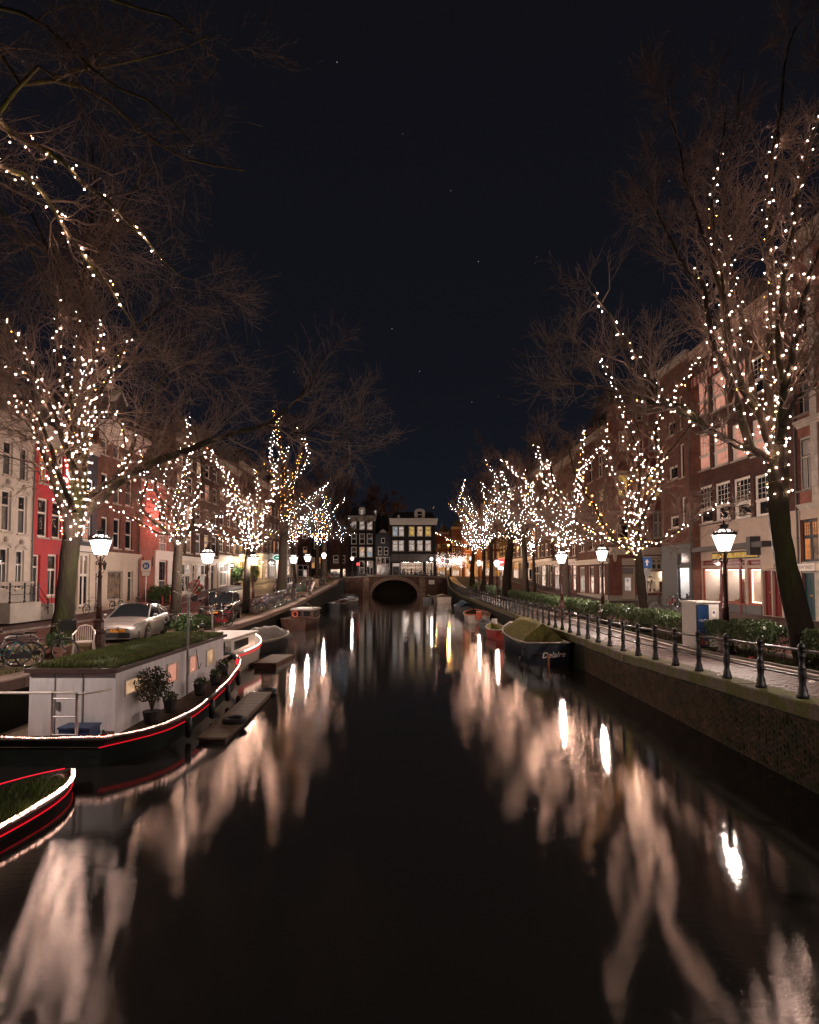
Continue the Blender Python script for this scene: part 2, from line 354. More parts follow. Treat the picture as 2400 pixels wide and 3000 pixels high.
def lettering(s, size, m_, parent, loc, rot, shear=0.0, depth=.004):
    me = text_mesh(s, size, depth, shear); me.materials.clear(); me.materials.append(m_)
    return obj('lettering', me, parent, loc, rot)
# ------------------------------------------------------------------ ground, water, quays, bridge
def XL(Y): return interp(Y, [(75, -9.1), (114, -12.2)])
def XR(Y): return interp(Y, [(95, 7.15), (115, 8.2)])
def ZL(Y): return interp(Y, [(-8, 1.7), (12, 1.46), (25, 1.22), (36, 1.28), (46, 1.52), (61, 2.3), (83, 3.45), (110, 3.78)])
def ZR(Y): return interp(Y, [(-8, 1.75), (10, 1.56), (19, 1.27), (60, 1.40), (75, 1.42), (90, 1.9), (105, 2.75), (114, 3.7)])
def ZS(Y): return interp(Y, [(-8, 1.5), (20, 1.34), (55, 1.34), (75, 1.95), (95, 3.1), (110, 3.8)])
YS = list(range(-8, 20, 2)) + list(range(20, 116, 3)) + [116]
def strip(name, xa, xb, za, zb, m_, ys=None, kind='structure', parent=None, nx=1):
    mb = MB(); ys = ys or YS
    g = lambda f, Y: f(Y) if callable(f) else f
    for i, Y in enumerate(ys):
        for k in range(nx + 1):
            t = k / nx
            mb.v.append((g(xa, Y) * (1 - t) + g(xb, Y) * t, Y, g(za, Y) * (1 - t) + g(zb, Y) * t))
    for i in range(len(ys) - 1):
        for k in range(nx):
            a = i * (nx + 1) + k; mb.f.append((a, a + 1, a + nx + 2, a + nx + 1)); mb.m.append(0)
    return mb.build(name, m_, parent, kind=kind)
# water: long-exposure canal, almost calm
def water_material():
    m = bpy.data.materials.new('canal_water'); m.use_nodes = True; t = m.node_tree; t.nodes.clear()
    o = nd(t, 'ShaderNodeOutputMaterial'); mix = nd(t, 'ShaderNodeMixShader'); d = nd(t, 'ShaderNodeBsdfDiffuse'); g = nd(t, 'ShaderNodeBsdfAnisotropic')
    d.inputs[0].default_value = (.0172, .0160, .0148, 1)
    g.distribution = 'BECKMANN'; g.inputs['Color'].default_value = (1, 1, 1, 1); g.inputs['Roughness'].default_value = .076; g.inputs['Anisotropy'].default_value = .50
    tv = nd(t, 'ShaderNodeCombineXYZ'); tv.inputs[0].default_value = 1.0; t.links.new(tv.outputs[0], g.inputs['Tangent'])
    fr = nd(t, 'ShaderNodeFresnel'); fr.inputs['IOR'].default_value = 1.46
    tcn = nd(t, 'ShaderNodeTexCoord'); mp = nd(t, 'ShaderNodeMapping'); mp.inputs['Scale'].default_value = (1.0, 2.2, 1)
    n = nd(t, 'ShaderNodeTexNoise'); n.inputs['Scale'].default_value = 5.0; n.inputs['Detail'].default_value = 3; n.inputs['Roughness'].default_value = .5
    n2 = nd(t, 'ShaderNodeTexNoise'); n2.inputs['Scale'].default_value = 34; n2.inputs['Detail'].default_value = 2
    t.links.new(tcn.outputs['Object'], mp.inputs[0]); t.links.new(mp.outputs[0], n.inputs['Vector']); t.links.new(mp.outputs[0], n2.inputs['Vector'])
    ad = nd(t, 'ShaderNodeMath', operation='MULTIPLY_ADD'); t.links.new(n2.outputs[0], ad.inputs[0]); ad.inputs[1].default_value = .35; t.links.new(n.outputs[0], ad.inputs[2])
    bp = nd(t, 'ShaderNodeBump'); bp.inputs['Strength'].default_value = .034; bp.inputs['Distance'].default_value = .03
    t.links.new(ad.outputs[0], bp.inputs['Height']); t.links.new(bp.outputs[0], g.inputs['Normal'])
    t.links.new(fr.outputs[0], mix.inputs[0]); t.links.new(d.outputs[0], mix.inputs[1]); t.links.new(g.outputs[0], mix.inputs[2]); t.links.new(mix.outputs[0], o.inputs[0])
    return m
mb = MB(); mb.quad((-30, -20, 0), (30, -20, 0), (30, 210, 0), (-30, 210, 0)); mb.build('canal_water', water_material(), kind='structure')
# ground either side
mb = MB()
for (x0, y0, x1, y1, z) in ((-400, -40, -13, 124, 1.0), (11, -40, 400, 124, 1.0)): mb.box(x0, y0, z - 3, x1, y1, z)
mb.box(-400, 124, -2, 400, 700, 3.4); mb.build('ground', SOIL, kind='structure')
cop = .55
strip('left_quay_verge', lambda Y: -14.0, lambda Y: XL(Y) - cop + .01, ZL, lambda Y: ZL(Y) - .01, MOSS_G, nx=6)
strip('left_street', -18.8, -14.12, lambda Y: ZL(Y) - .09, lambda Y: ZL(Y) - .09, PAVE_RED, nx=3)
strip('left_pavement', -22.2, -18.9, lambda Y: ZL(Y) + .01, lambda Y: ZL(Y) + .01, PAVE_GREY, nx=2)
def kerb(name, xa, xb, z, m_=STONE_D):
    mb = MB()
    for i in range(len(YS) - 1):
        Y0, Y1 = YS[i] + .006, YS[i + 1]
        x0, x1 = xa, xb
        mb.add([(x0, Y0, z(Y0) - .25), (x1, Y0, z(Y0) - .25), (x1, Y1, z(Y1) - .25), (x0, Y1, z(Y1) - .25), (x0, Y0, z(Y0)), (x1, Y0, z(Y0)), (x1, Y1, z(Y1)), (x0, Y1, z(Y1))],
               [(3, 2, 1, 0), (4, 5, 6, 7), (0, 1, 5, 4), (1, 2, 6, 5), (2, 3, 7, 6), (3, 0, 4, 7)])
    mb.build(name, m_, kind='structure')
kerb('street_side_kerb', -14.115, -14.005, lambda Y: ZL(Y) + .012)
kerb('house_side_kerb', -18.895, -18.785, lambda Y: ZL(Y) + .018)
# right side
strip('towpath', lambda Y: XR(Y) + cop - .01, 9.56, lambda Y: ZR(Y) - .012, lambda Y: ZR(Y) - .012, PAVE_GREY, nx=2)
kerb('towpath_kerb', 9.55, 9.72, lambda Y: ZR(Y) + .05, STONE)
kerb('bed_kerb', 9.86, 9.98, lambda Y: ZR(Y) + .09, STONE_D)
strip('hedge_bed', 9.70, 11.52, lambda Y: ZR(Y) + .03, lambda Y: ZS(Y) + .03, SOIL, nx=4)
kerb('street_kerb', 11.5, 11.64, lambda Y: ZS(Y) + .10, STONE_D)
strip('right_street', 11.62, 17.6, ZS, ZS, PAVE_RED, nx=3)
kerb('shop_kerb', 17.58, 17.72, lambda Y: ZS(Y) + .10, STONE_D)
strip('right_pavement', 17.70, 36, lambda Y: ZS(Y) + .09, lambda Y: ZS(Y) + .09, PAVE_GREY, nx=3)
mb = MB(); mb.box(-90, 115.9, 3.0, 90, 136, 3.80); mb.build('cross_street', PAVE_RED, kind='structure')
mb = MB(); mb.box(-90, 136.02, 3.0, 90, 230, 3.86); mb.build('far_pavement', PAVE_GREY, kind='structure')
# quay walls with separate coping stones
def quay(label, xf, zf, side, y1, cope_m, group):
    t = thing('quay_wall', label, 'wall', (0, 0, 0))
    mb = MB(); s = side
    for i in range(len(YS) - 1):
        a, b = YS[i], YS[i + 1]
        if b > y1 + 2: break
        for z0, z1 in ((-1.0, 0.0), (0.0, 1.0)):
            za0 = z0 if z0 < 0 else 0; f = lambda Y, q: -1.0 if q == 0 else zf(Y) - .27
        mb.quad((xf(a) + .05 * s, a, -1.0), (xf(b) + .05 * s, b, -1.0), (xf(b) + .05 * s, b, zf(b) - .2), (xf(a) + .05 * s, a, zf(a) - .2))
        mb.quad((xf(a) + .05 * s, a, zf(a) - .27), (xf(b) + .05 * s, b, zf(b) - .27), (xf(b) + .5 * s, b, zf(b) - .27), (xf(a) + .5 * s, a, zf(a) - .27))
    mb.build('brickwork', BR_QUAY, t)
    Y = -6.0; rng = random.Random(3)
    while Y < y1:
        L = rng.uniform(1.0, 1.35); Y2 = min(Y + L - .012, y1); d = rng.uniform(-.008, .012)
        x0, x1 = xf(Y), xf(Y2)
        w = cop * s; o = rng.uniform(-.015, .015)
        mb = MB()
        pr = [(o, -.27), (o, -.03), (o + .03 * s, 0), (w, 0), (w, -.27)]
        n = len(pr)
        mb.add([(x0 + a, Y, zf(Y) + b + d) for a, b in pr] + [(x1 + a, Y2, zf(Y2) + b + d) for a, b in pr],
               [tuple(range(n)), tuple(range(2 * n - 1, n - 1, -1))] + [(i, i + n, (i + 1) % n + n, (i + 1) % n) for i in range(n)])
        mb.build('coping_stone', cope_m, t); Y += L
    return t
ql = quay('dark brick quay wall of the left bank behind the houseboat', XL, ZL, -1, 113, COPE_L, None)
qr = quay('mossy brick quay wall under the black iron railing', XR, ZR, 1, 113, COPE, None)
# near bricks of the right wall: single bricks, then one joined part
def brick_box(mb, Y, z, rng, L=.21, h=.058):
    p = rng.uniform(.004, .014); x = XR(Y) + .05
    mb.box(x - p, Y + .005, z, x + .04, Y + L - .005, z + h)
cand = []
for r in range(21):
    z = .02 + r * .0665
    Y = 9.2 + (r % 2) * .11
    while Y < 23:
        if z + .06 < ZR(Y) - .28: cand.append((Y, z))
        Y += .22
cand.sort()
rng = random.Random(5); meshes = []
for k in range(6):
    mb = MB(); mb.box(-.004 - .0018 * k, .005, 0, .04, .205, .058); meshes.append(mb.mesh('brick', CLINKER))
for (Y, z) in cand[:300]:
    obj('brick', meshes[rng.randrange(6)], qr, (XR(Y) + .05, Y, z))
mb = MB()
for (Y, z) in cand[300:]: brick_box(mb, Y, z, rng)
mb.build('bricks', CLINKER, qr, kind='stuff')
# hanging weed and moss along the water line of the walls
mb = MB()
for i in range(900):
    Y = 8 + 26 * rng.random() ** 1.6; z = rng.uniform(.1, ZR(Y) - .25); l = rng.uniform(.05, .28); x = XR(Y) + rng.uniform(-.0, .03); w = rng.uniform(.006, .03)
    mb.add([(x, Y - w, z), (x, Y + w, z), (x - rng.uniform(.01, .05), Y + rng.uniform(-w, w), z - l)], [(0, 1, 2)])
mb.build('wall_moss', mat('wall_moss', (.030, .040, .010), .9, .4, 5, spec=.1), qr, kind='stuff')
# pavers of the towpath
TP = bpy.data.objects['towpath']
pm = []
for k in range(5):
    mb = MB(); t_ = .004 + .0025 * k; mb.box(-.097, -.0465, -.03, .097, .0465, t_); pm.append(mb.mesh('paver', PAVER))
cand = []
row = 0; Y = 9.2
while Y < 25:
    x = XR(Y) + cop + .1 + (row % 2) * .1
    while x < 9.46: cand.append((x, Y)); x += .203
    Y += .1; row += 1
for (x, Y) in cand[:300]: obj('paver', pm[rng.randrange(5)], TP, (x, Y, ZR(Y) - .012), (math.atan2(ZR(Y + .1) - ZR(Y), .1), 0, rng.uniform(-.02, .02)))
mb = MB()
for (x, Y) in cand[300:]:
    z = ZR(Y) - .012 + rng.uniform(.002, .014); mb.box(x - .097, Y - .0465, z - .03, x + .097, Y + .0465, z)
mb.build('pavers', PAVER, TP, kind='stuff')
# fallen leaves and litter
def litter(name, label, cat, x, Y, z, m_, s):
    mb = MB(); mb.add([(-s, -s * .6, 0), (s, -s * .5, .01), (s * .8, s * .6, .05), (-s * .7, s * .5, .02), (0, 0, .05)], [(0, 1, 4), (1, 2, 4), (2, 3, 4), (3, 0, 4)])
    tag(mb.build(name, m_, None, loc=(x, Y, z)), label, cat)
litter('paper_scrap', 'crumpled white paper scrap lying on the coping by the railing', 'litter', 7.5, 13.7, ZR(13.7) + .01, WHITE, .09)
litter('paper_scrap', 'small pale scrap on the towpath near the frame edge', 'litter', 8.9, 12.6, ZR(12.6) + .01, PLASTIC_W, .07)
litter('food_wrapper', 'red food wrapper lying at the foot of the hedge', 'litter', 10.0, 16.6, ZR(16.6) + .10, mat('red_wrapper', (.5, .03, .03), .4, .1), .10)
# ------------------------------------------------------------------ arch bridge
YB = 115.0
ACX, AA, AB = -2.3, 4.6, 3.2
def deck(x): return 4.18 - .45 * ((x - ACX) / 10.6) ** 2
bt = thing('arch_bridge', 'low brick bridge with a stone arch at the end of the canal', 'bridge', (0, 0, 0))
mb = MB(); K = 36
pts = [(ACX - AA * math.cos(math.pi * k / K), AB * math.sin(math.pi * k / K)) for k in range(K + 1)]
for (xa, za), (xb, zb) in zip(pts, pts[1:]):
    mb.quad((xa, YB, za), (xb, YB, zb), (xb, YB, deck(xb) - .28), (xa, YB, deck(xa) - .28))
for x0, x1 in ((-14.5, ACX - AA), (ACX + AA, 10.0)):
    n = 8
    for k in range(n):
        a = x0 + (x1 - x0) * k / n; b = x0 + (x1 - x0) * (k + 1) / n
        mb.quad((a, YB, -1), (b, YB, -1), (b, YB, deck(b) - .28), (a, YB, deck(a) - .28))
mb.build('spandrel_wall', BR_BRIDGE, bt)
mb = MB()
for (xa, za), (xb, zb) in zip(pts, pts[1:]): mb.quad((xa, YB, za), (xa, YB + 9, za), (xb, YB + 9, zb), (xb, YB, zb))
mb.build('vault', BR_BRIDGE, bt)
nv = 25
for k in range(nv):
    a0 = math.pi * (k + .03) / nv; a1 = math.pi * (k + .97) / nv; th = .80 + (.12 if k == nv // 2 else 0)
    q = [(ACX - (AA + e) * math.cos(a), (AB + e * .9) * math.sin(a)) for a, e in ((a0, 0), (a1, 0), (a1, th), (a0, th))]
    q = [(x, min(z, deck(x) - .29)) for x, z in q]
    mb = MB(); mb.prism(q, YB - .07, YB + .25); mb.build('voussoir', BSTONE, bt)
for cxp in (ACX - AA - 1.15, ACX + AA + .95):
    for k in range(9):
        z0 = -.3 + k * .44; z1 = min(z0 + .425, deck(cxp) - .29); w = .62 if k % 2 else .5
        mb = MB(); mb.box(cxp - w, YB - .16, z0, cxp + w, YB + .1, z1); mb.build('quoin_stone', BSTONE, bt)
n = 21
for k in range(n):
    a = -14.4 + 24.4 * k / n; b = -14.4 + 24.4 * (k + 1) / n - .02
    mb = MB(); mb.add([(a, YB - .14, deck(a) - .28), (b, YB - .14, deck(b) - .28), (b, YB + .5, deck(b) - .28), (a, YB + .5, deck(a) - .28), (a, YB - .14, deck(a)), (b, YB - .14, deck(b)), (b, YB + .5, deck(b)), (a, YB + .5, deck(a))],
               [(3, 2, 1, 0), (4, 5, 6, 7), (0, 1, 5, 4), (1, 2, 6, 5), (2, 3, 7, 6), (3, 0, 4, 7)])
    mb.build('coping_stone', STONE_D, bt)
mb = MB()
for k in range(24):
    a = -14.4 + 24.4 * k / 24; b = -14.4 + 24.4 * (k + 1) / 24
    mb.quad((a, YB + .5, deck(a) - .03), (b, YB + .5, deck(b) - .03), (b, YB + 9, 3.83), (a, YB + 9, 3.83))
mb.build('deck', PAVE_GREY, bt)
mb = MB(); mb.ball((3.05, YB - .06, 3.28), .16, 10); mb.build('wall_anchor_plate', STONE, bt)
# plaque on the bridge
t = thing('notice_board', 'white notice board fixed to the brick bridge beside the arch', 'sign', (5.15, YB - .08, 2.32))
mb = MB(); mb.box(-.55, -.03, 0, .55, 0, .85); mb.build('board', WHITE, t)
for k in range(4):
    mb = MB(); w = (.40, .22, .34, .26)[k]; mb.box(-w, -.034, .66 - k * .17, w, -.031, .70 - k * .17); mb.build('printed_line', mat('sign_print', (.12, .12, .13), .6, 0), t)
# orange marker board at the water left of the bridge
t = thing('channel_marker', 'narrow orange board standing at the left foot of the bridge', 'marker', (-7.9, 106, -.4))
mb = MB(); mb.box(-.12, -.05, 0, .12, 0, 2.5); mb.build('board', mat('orange_board', (.5, .16, .03), .5, .2), t)
mb = MB(); mb.box(-.05, 0.0, 0, .05, .06, 2.6); mb.build('stake', WOODM, t)
# ------------------------------------------------------------------ railings
def post_mesh(name, h=1.0, n=10):
    pr = [(.135, 0), (.135, .08), (.112, .095), (.105, .17), (.088, .205), (.072, .27), (.080, .34), (.094, .44), (.094, .50), (.072, .545), (.085, .555), (.085, .585), (.062, .60), (.066, .76), (.085, .775), (.085, .80), (.078, .81), (.078, .95), (.088, .955), (.088, .975), (.07, 1.0), (.045, 1.03), (.012, 1.045)]
    mb = MB(); mb.lathe([(r * .78, z * h) for r, z in pr], n); return mb.mesh(name, IRON, True)
t = thing('canal_railing', 'black cast iron railing with turned posts along the right quay', 'railing')
pmesh = post_mesh('post'); RX = lambda Y: XR(Y) + .26
ys = []; Y = 6.95
while Y < 113: ys.append(Y); Y += 1.26
for Y in ys: obj('post', pmesh, t, (RX(Y), Y, ZR(Y) - .01), (0, 0, rng.uniform(0, .6)))
for nm, hh, r_ in (('top_rail', .89, .028), ('lower_rail', .40, .023)):
    mb = MB(); mb.tube([(RX(Y), Y, ZR(Y) + hh) for Y in [5.0] + ys], r_, 7); mb.build(nm, mat('rail_iron', (.05, .042, .042), .33, .3, 10, metal=.4), t, True)
t = thing('bridge_railing', 'black iron railing across the arch bridge', 'railing')
pm2 = MB(); pm2.lathe([(.06, 0), (.06, .12), (.035, .16), (.03, .9), (.05, .95), (.06, 1.02), (.02, 1.1)], 6); pm2 = pm2.mesh('post', IRON)
x = -12.6; xs = []
while x < 9.0: xs.append(x); x += .92
for x in xs: obj('post', pm2, t, (x, YB + .2, deck(x)))
for nm, hh in (('top_rail', 1.0), ('middle_rail', .55)):
    mb = MB(); mb.tube([(x, YB + .2, deck(x) + hh) for x in xs], .03, 5); mb.build(nm, IRON, t)
# ------------------------------------------------------------------ street lamps
def lamp_glass_mat(name, color, estr):
    m = bpy.data.materials.new(name); m.use_nodes = True; t = m.node_tree; t.nodes.clear()
    o = nd(t, 'ShaderNodeOutputMaterial'); mx = nd(t, 'ShaderNodeMixShader'); mx.inputs[0].default_value = .22
    tr = nd(t, 'ShaderNodeBsdfTransparent'); em = nd(t, 'ShaderNodeEmission'); em.inputs[0].default_value = (*color, 1); em.inputs[1].default_value = estr
    t.links.new(tr.outputs[0], mx.inputs[1]); t.links.new(em.outputs[0], mx.inputs[2]); t.links.new(mx.outputs[0], o.inputs[0]); return m
LAMP_GLASS = lamp_glass_mat('lantern_glass', (1, .80, .70), 16)
LAMP_COL = (1, .79, .67)
def make_lamp(x, Y, z, label, power=1100, group='street lamps along the canal'):
    t = thing('street_lamp', label, 'street lamp', (x, Y, z), rng.uniform(0, 1), group)
    mb = MB()
    mb.lathe([(.30, 0), (.30, .07), (.25, .10), (.235, .16), (.215, .52), (.245, .56), (.245, .62), (.18, .68), (.155, .90), (.185, .93), (.185, .98), (.12, 1.04)], 10)
    mb.build('base', LAMPPOST, t)
    mb = MB(); mb.lathe([(.105, 1.02), (.088, 1.4), (.10, 1.42), (.10, 1.46), (.08, 1.5), (.062, 2.45), (.085, 2.48), (.085, 2.53), (.058, 2.56), (.052, 2.95), (.075, 2.98), (.04, 3.04), (.03, 3.2)], 10)
    mb.build('pole', LAMPPOST, t, True)
    for k in range(3):
        a = 2 * math.pi * k / 3 + .5; c, s_ = math.cos(a), math.sin(a); mb = MB()
        mb.tube([(c * r, s_ * r, zz) for r, zz in ((.05, 2.95), (.12, 2.93), (.15, 2.99), (.11, 3.04), (.07, 3.06), (.09, 3.14), (.15, 3.22), (.155, 3.27))], [.022, .022, .02, .02, .02, .018, .016, .014], 5)
        mb.build('scroll_bracket', LAMPPOST, t, True)
    rb, rt_, z0, z1 = .175, .355, 3.26, 3.78
    mb = MB(); n = 6
    mb.lathe([(rb, z0 - .02), (rb + .02, z0), (rb, z0 + .02)], n)
    for k in range(n):
        a = 2 * math.pi * k / n; mb.tube([(rb * math.cos(a), rb * math.sin(a), z0), (rt_ * math.cos(a), rt_ * math.sin(a), z1)], .011, 4)
    mb.build('lantern_frame', IRON, t)
    for k in range(n):
        a0 = 2 * math.pi * (k + .04) / n; a1 = 2 * math.pi * (k + .96) / n; mb = MB()
        q = [(r * math.cos(a), r * math.sin(a), zz) for a, r, zz in ((a0, rb, z0 + .02), (a1, rb, z0 + .02), (a1, rt_, z1), (a0, rt_, z1))]
        mb.quad(*q); mb.build('lantern_pane', LAMP_GLASS, t)
    mb = MB(); mb.lathe([(rt_ + .005, z1 - .01), (rt_ + .045, z1 + .01), (rt_ + .05, z1 + .055), (rt_ + .02, z1 + .095), (rt_ - .07, z1 + .10)], n)
    for k in range(18):
        a = 2 * math.pi * k / 18; r = rt_ + .02
        mb.add([(r * math.cos(a - .1), r * math.sin(a - .1), z1 + .06), (r * math.cos(a + .1), r * math.sin(a + .1), z1 + .06), ((r + .035) * math.cos(a), (r + .035) * math.sin(a), z1 + .19), ((r - .04) * math.cos(a), (r - .04) * math.sin(a), z1 + .06)], [(0, 1, 2), (1, 3, 2), (3, 0, 2)])
    mb.build('crown_rim', IRON, t)
    for k in range(n):
        a0 = 2 * math.pi * (k + .14) / n; a1 = 2 * math.pi * (k + .86) / n; mb = MB()
        mb.tube([(math.cos(a0 - .1) * (rt_ - .06), math.sin(a0 - .1) * (rt_ - .06), z1 + .09), (math.cos(a0 - .1) * .175, math.sin(a0 - .1) * .175, z1 + .205)], .022, 4, 1)
        q = [(r * math.cos(a), r * math.sin(a), zz) for a, r, zz in ((a0, rt_ - .08, z1 + .105), (a1, rt_ - .08, z1 + .105), (a1, .17, z1 + .20), (a0, .17, z1 + .20))]
        mb.quad(*q); mb.build('roof_pane', [LAMP_GLASS, IRON], t)
    mb = MB(); mb.lathe([(.185, z1 + .195), (.19, z1 + .22), (.13, z1 + .24), (.12, z1 + .29), (.155, z1 + .30), (.14, z1 + .34), (.06, z1 + .37), (.03, z1 + .40), (.045, z1 + .43), (.01, z1 + .50)], 10)
    mb.build('chimney_finial', IRON, t, True)
    ld = bpy.data.lights.new('lantern_light', 'POINT'); ld.energy = power * 1.42; ld.color = LAMP_COL; ld.shadow_soft_size = .10
    lo = bpy.data.objects.new('lantern_light', ld); COL.objects.link(lo); lo.parent = t; lo.location = (0, 0, 3.52)
    return t
LAMPS = []
for (x, Y, z, lab, pwr) in [
    (-10.75, 20.0, 1.33, 'nearest left street lamp in front of the silver car', 1150),
    (-10.4, 29.8, 1.35, 'street lamp on the left bank beside the black car', 1150),
    (-10.3, 38.4, 1.38, 'left street lamp rising over the crowded bicycle row', 1100),
    (-9.95, 50.3, 1.70, 'left street lamp just beyond the thick dark tree trunk', 1000),
    (-9.7, 56.0, 2.05, 'left street lamp second beyond the thick tree trunk', 1000),
    (-10.4, 72.0, 2.95, 'pinkish street lamp under the orange lit tree', 900),
    (-10.6, 112.0, 3.8, 'street lamp at the left end of the bridge', 900),
    (10.3, 18.4, 1.36, 'nearest right street lamp behind the hedge', 1200),
    (10.2, 29.6, 1.36, 'right street lamp in front of the corner shop', 1200),
    (9.5, 34.8, 1.36, 'right street lamp between two lit tree trunks', 1100),
    (9.9, 62.0, 1.65, 'far right street lamp standing before the no entry sign', 900),
    (9.6, 75.0, 2.0, 'small far right street lamp behind the hedge end', 900),
    (11.5, 100.0, 3.4, 'most distant right street lamp near the shopping street', 900),
    (-10.9, 9.6, 1.5, 'left street lamp standing outside the frame before the near bicycles', 1150),
    (10.4, 7.0, 1.5, 'right street lamp standing outside the frame before the leaning tree', 1150),
    (5.2, 116.5, 3.85, 'street lamp on the bridge beside the lit shop', 800)]:
    LAMPS.append(make_lamp(x, Y, ZL(Y) - .01 if x < 0 else z, lab, pwr))
# ------------------------------------------------------------------ bare trees
def nrm(a): return a / np.maximum(np.linalg.norm(a, axis=-1, keepdims=True), 1e-9)
def batch_tubes(pl, rad, n=3):
    """pl [N,K,3], rad [N,K] -> verts, faces"""
    N, K, _ = pl.shape
    tg = nrm(np.gradient(pl, axis=1)); ref = np.zeros((N, 1, 3)); ch = nrm(pl[:, -1] - pl[:, 0])
    ref[:, 0, 2] = np.where(np.abs(ch[:, 2]) < .85, 1, 0); ref[:, 0, 0] = np.where(np.abs(ch[:, 2]) < .85, 0, 1)
    u = nrm(np.cross(tg, ref)); w = np.cross(tg, u)
    an = 2 * np.pi * np.arange(n) / n
    v = pl[:, :, None, :] + rad[:, :, None, None] * (u[:, :, None, :] * np.cos(an)[None, None, :, None] + w[:, :, None, :] * np.sin(an)[None, None, :, None])
    idx = np.arange(N * K * n).reshape(N, K, n)
    a = idx[:, :-1, :]; b = np.roll(a, -1, axis=2); d = idx[:, 1:, :]; c = np.roll(d, -1, axis=2)
    return v.reshape(-1, 3), np.stack([a, b, c, d], -1).reshape(-1, 4)
def np_mesh(name, v, f, m_, smooth=True):
    me = bpy.data.meshes.new(name); nv, nf = len(v), len(f); k = f.shape[1]
    me.vertices.add(nv); me.vertices.foreach_set('co', np.asarray(v, np.float32).ravel())
    me.loops.add(nf * k); me.loops.foreach_set('vertex_index', np.asarray(f, np.int32).ravel())
    me.polygons.add(nf); me.polygons.foreach_set('loop_start', np.arange(0, nf * k, k, dtype=np.int32)); me.polygons.foreach_set('loop_total', np.full(nf, k, np.int32))
    if smooth: me.polygons.foreach_set('use_smooth', np.ones(nf, bool))
    me.materials.append(m_); me.update(); me.validate(); return me
def resample(pts, n):
    p = np.array([tuple(q) for q in pts], float)
    # catmull-rom
    d = np.r_[0, np.cumsum(np.linalg.norm(np.diff(p, axis=0), axis=1))]; s = np.linspace(0, d[-1], n)
    out = np.empty((n, 3)); pp = np.vstack([2 * p[0] - p[1], p, 2 * p[-1] - p[-2]])
    for i, q in enumerate(s):
        k = min(np.searchsorted(d, q, 'right') - 1, len(p) - 2); t = (q - d[k]) / max(d[k + 1] - d[k], 1e-9)
        a, b, c, e = pp[k], pp[k + 1], pp[k + 2], pp[k + 3]
        out[i] = .5 * ((2 * b) + (c - a) * t + (2 * a - 5 * b + 4 * c - e) * t * t + (3 * b - a - 3 * c + e) * t ** 3)
    return out
def sprout(par, prad, per, lmin, lmax, ang, up, K, rg, t0=.2, taper=True, rmax=1.0, noise=.12):
    """children of parent polylines par [N,Kp,3]"""
    N, Kp, _ = par.shape; M = N * per
    pi = np.repeat(np.arange(N), per); t = t0 + (1 - t0) * rg.random(M)
    q = t * (Kp - 1); i0 = np.minimum(q.astype(int), Kp - 2); fr = (q - i0)[:, None]
    base = par[pi, i0] * (1 - fr) + par[pi, i0 + 1] * fr
    tan = nrm(par[pi, i0 + 1] - par[pi, i0]); rb = prad[pi, i0] * (1 - fr[:, 0]) + prad[pi, i0 + 1] * fr[:, 0]
    rnd = nrm(rg.normal(size=(M, 3))); perp = nrm(rnd - tan * (rnd * tan).sum(1, keepdims=True))
    a = (ang[0] + (ang[1] - ang[0]) * rg.random(M))[:, None]
    d = nrm(tan * np.cos(a) + perp * np.sin(a) + np.array([0, 0, up]))
    L = (lmin + (lmax - lmin) * rg.random(M)) * (1 - .45 * t if taper else 1)
    s = np.linspace(0, 1, K)[None, :, None]
    bend = rg.normal(size=(M, 1, 3)) * noise; bend[:, :, 2] += up * .4
    pl = base[:, None] + L[:, None, None] * (d[:, None] * s + bend * s ** 2)
    if K > 3: pl[:, 1:-1] += rg.normal(size=(M, K - 2, 3)) * (L[:, None, None] * .03)
    rr = np.minimum(rb * .62, rmax)[:, None] * np.linspace(1, .28, K)[None]
    return pl, rr
MERGE = lambda parts: (np.vstack([v for v, f in parts]), np.vstack([f + o for (v, f), o in zip(parts, np.r_[0, np.cumsum([len(v) for v, f in parts])[:-1]])]))
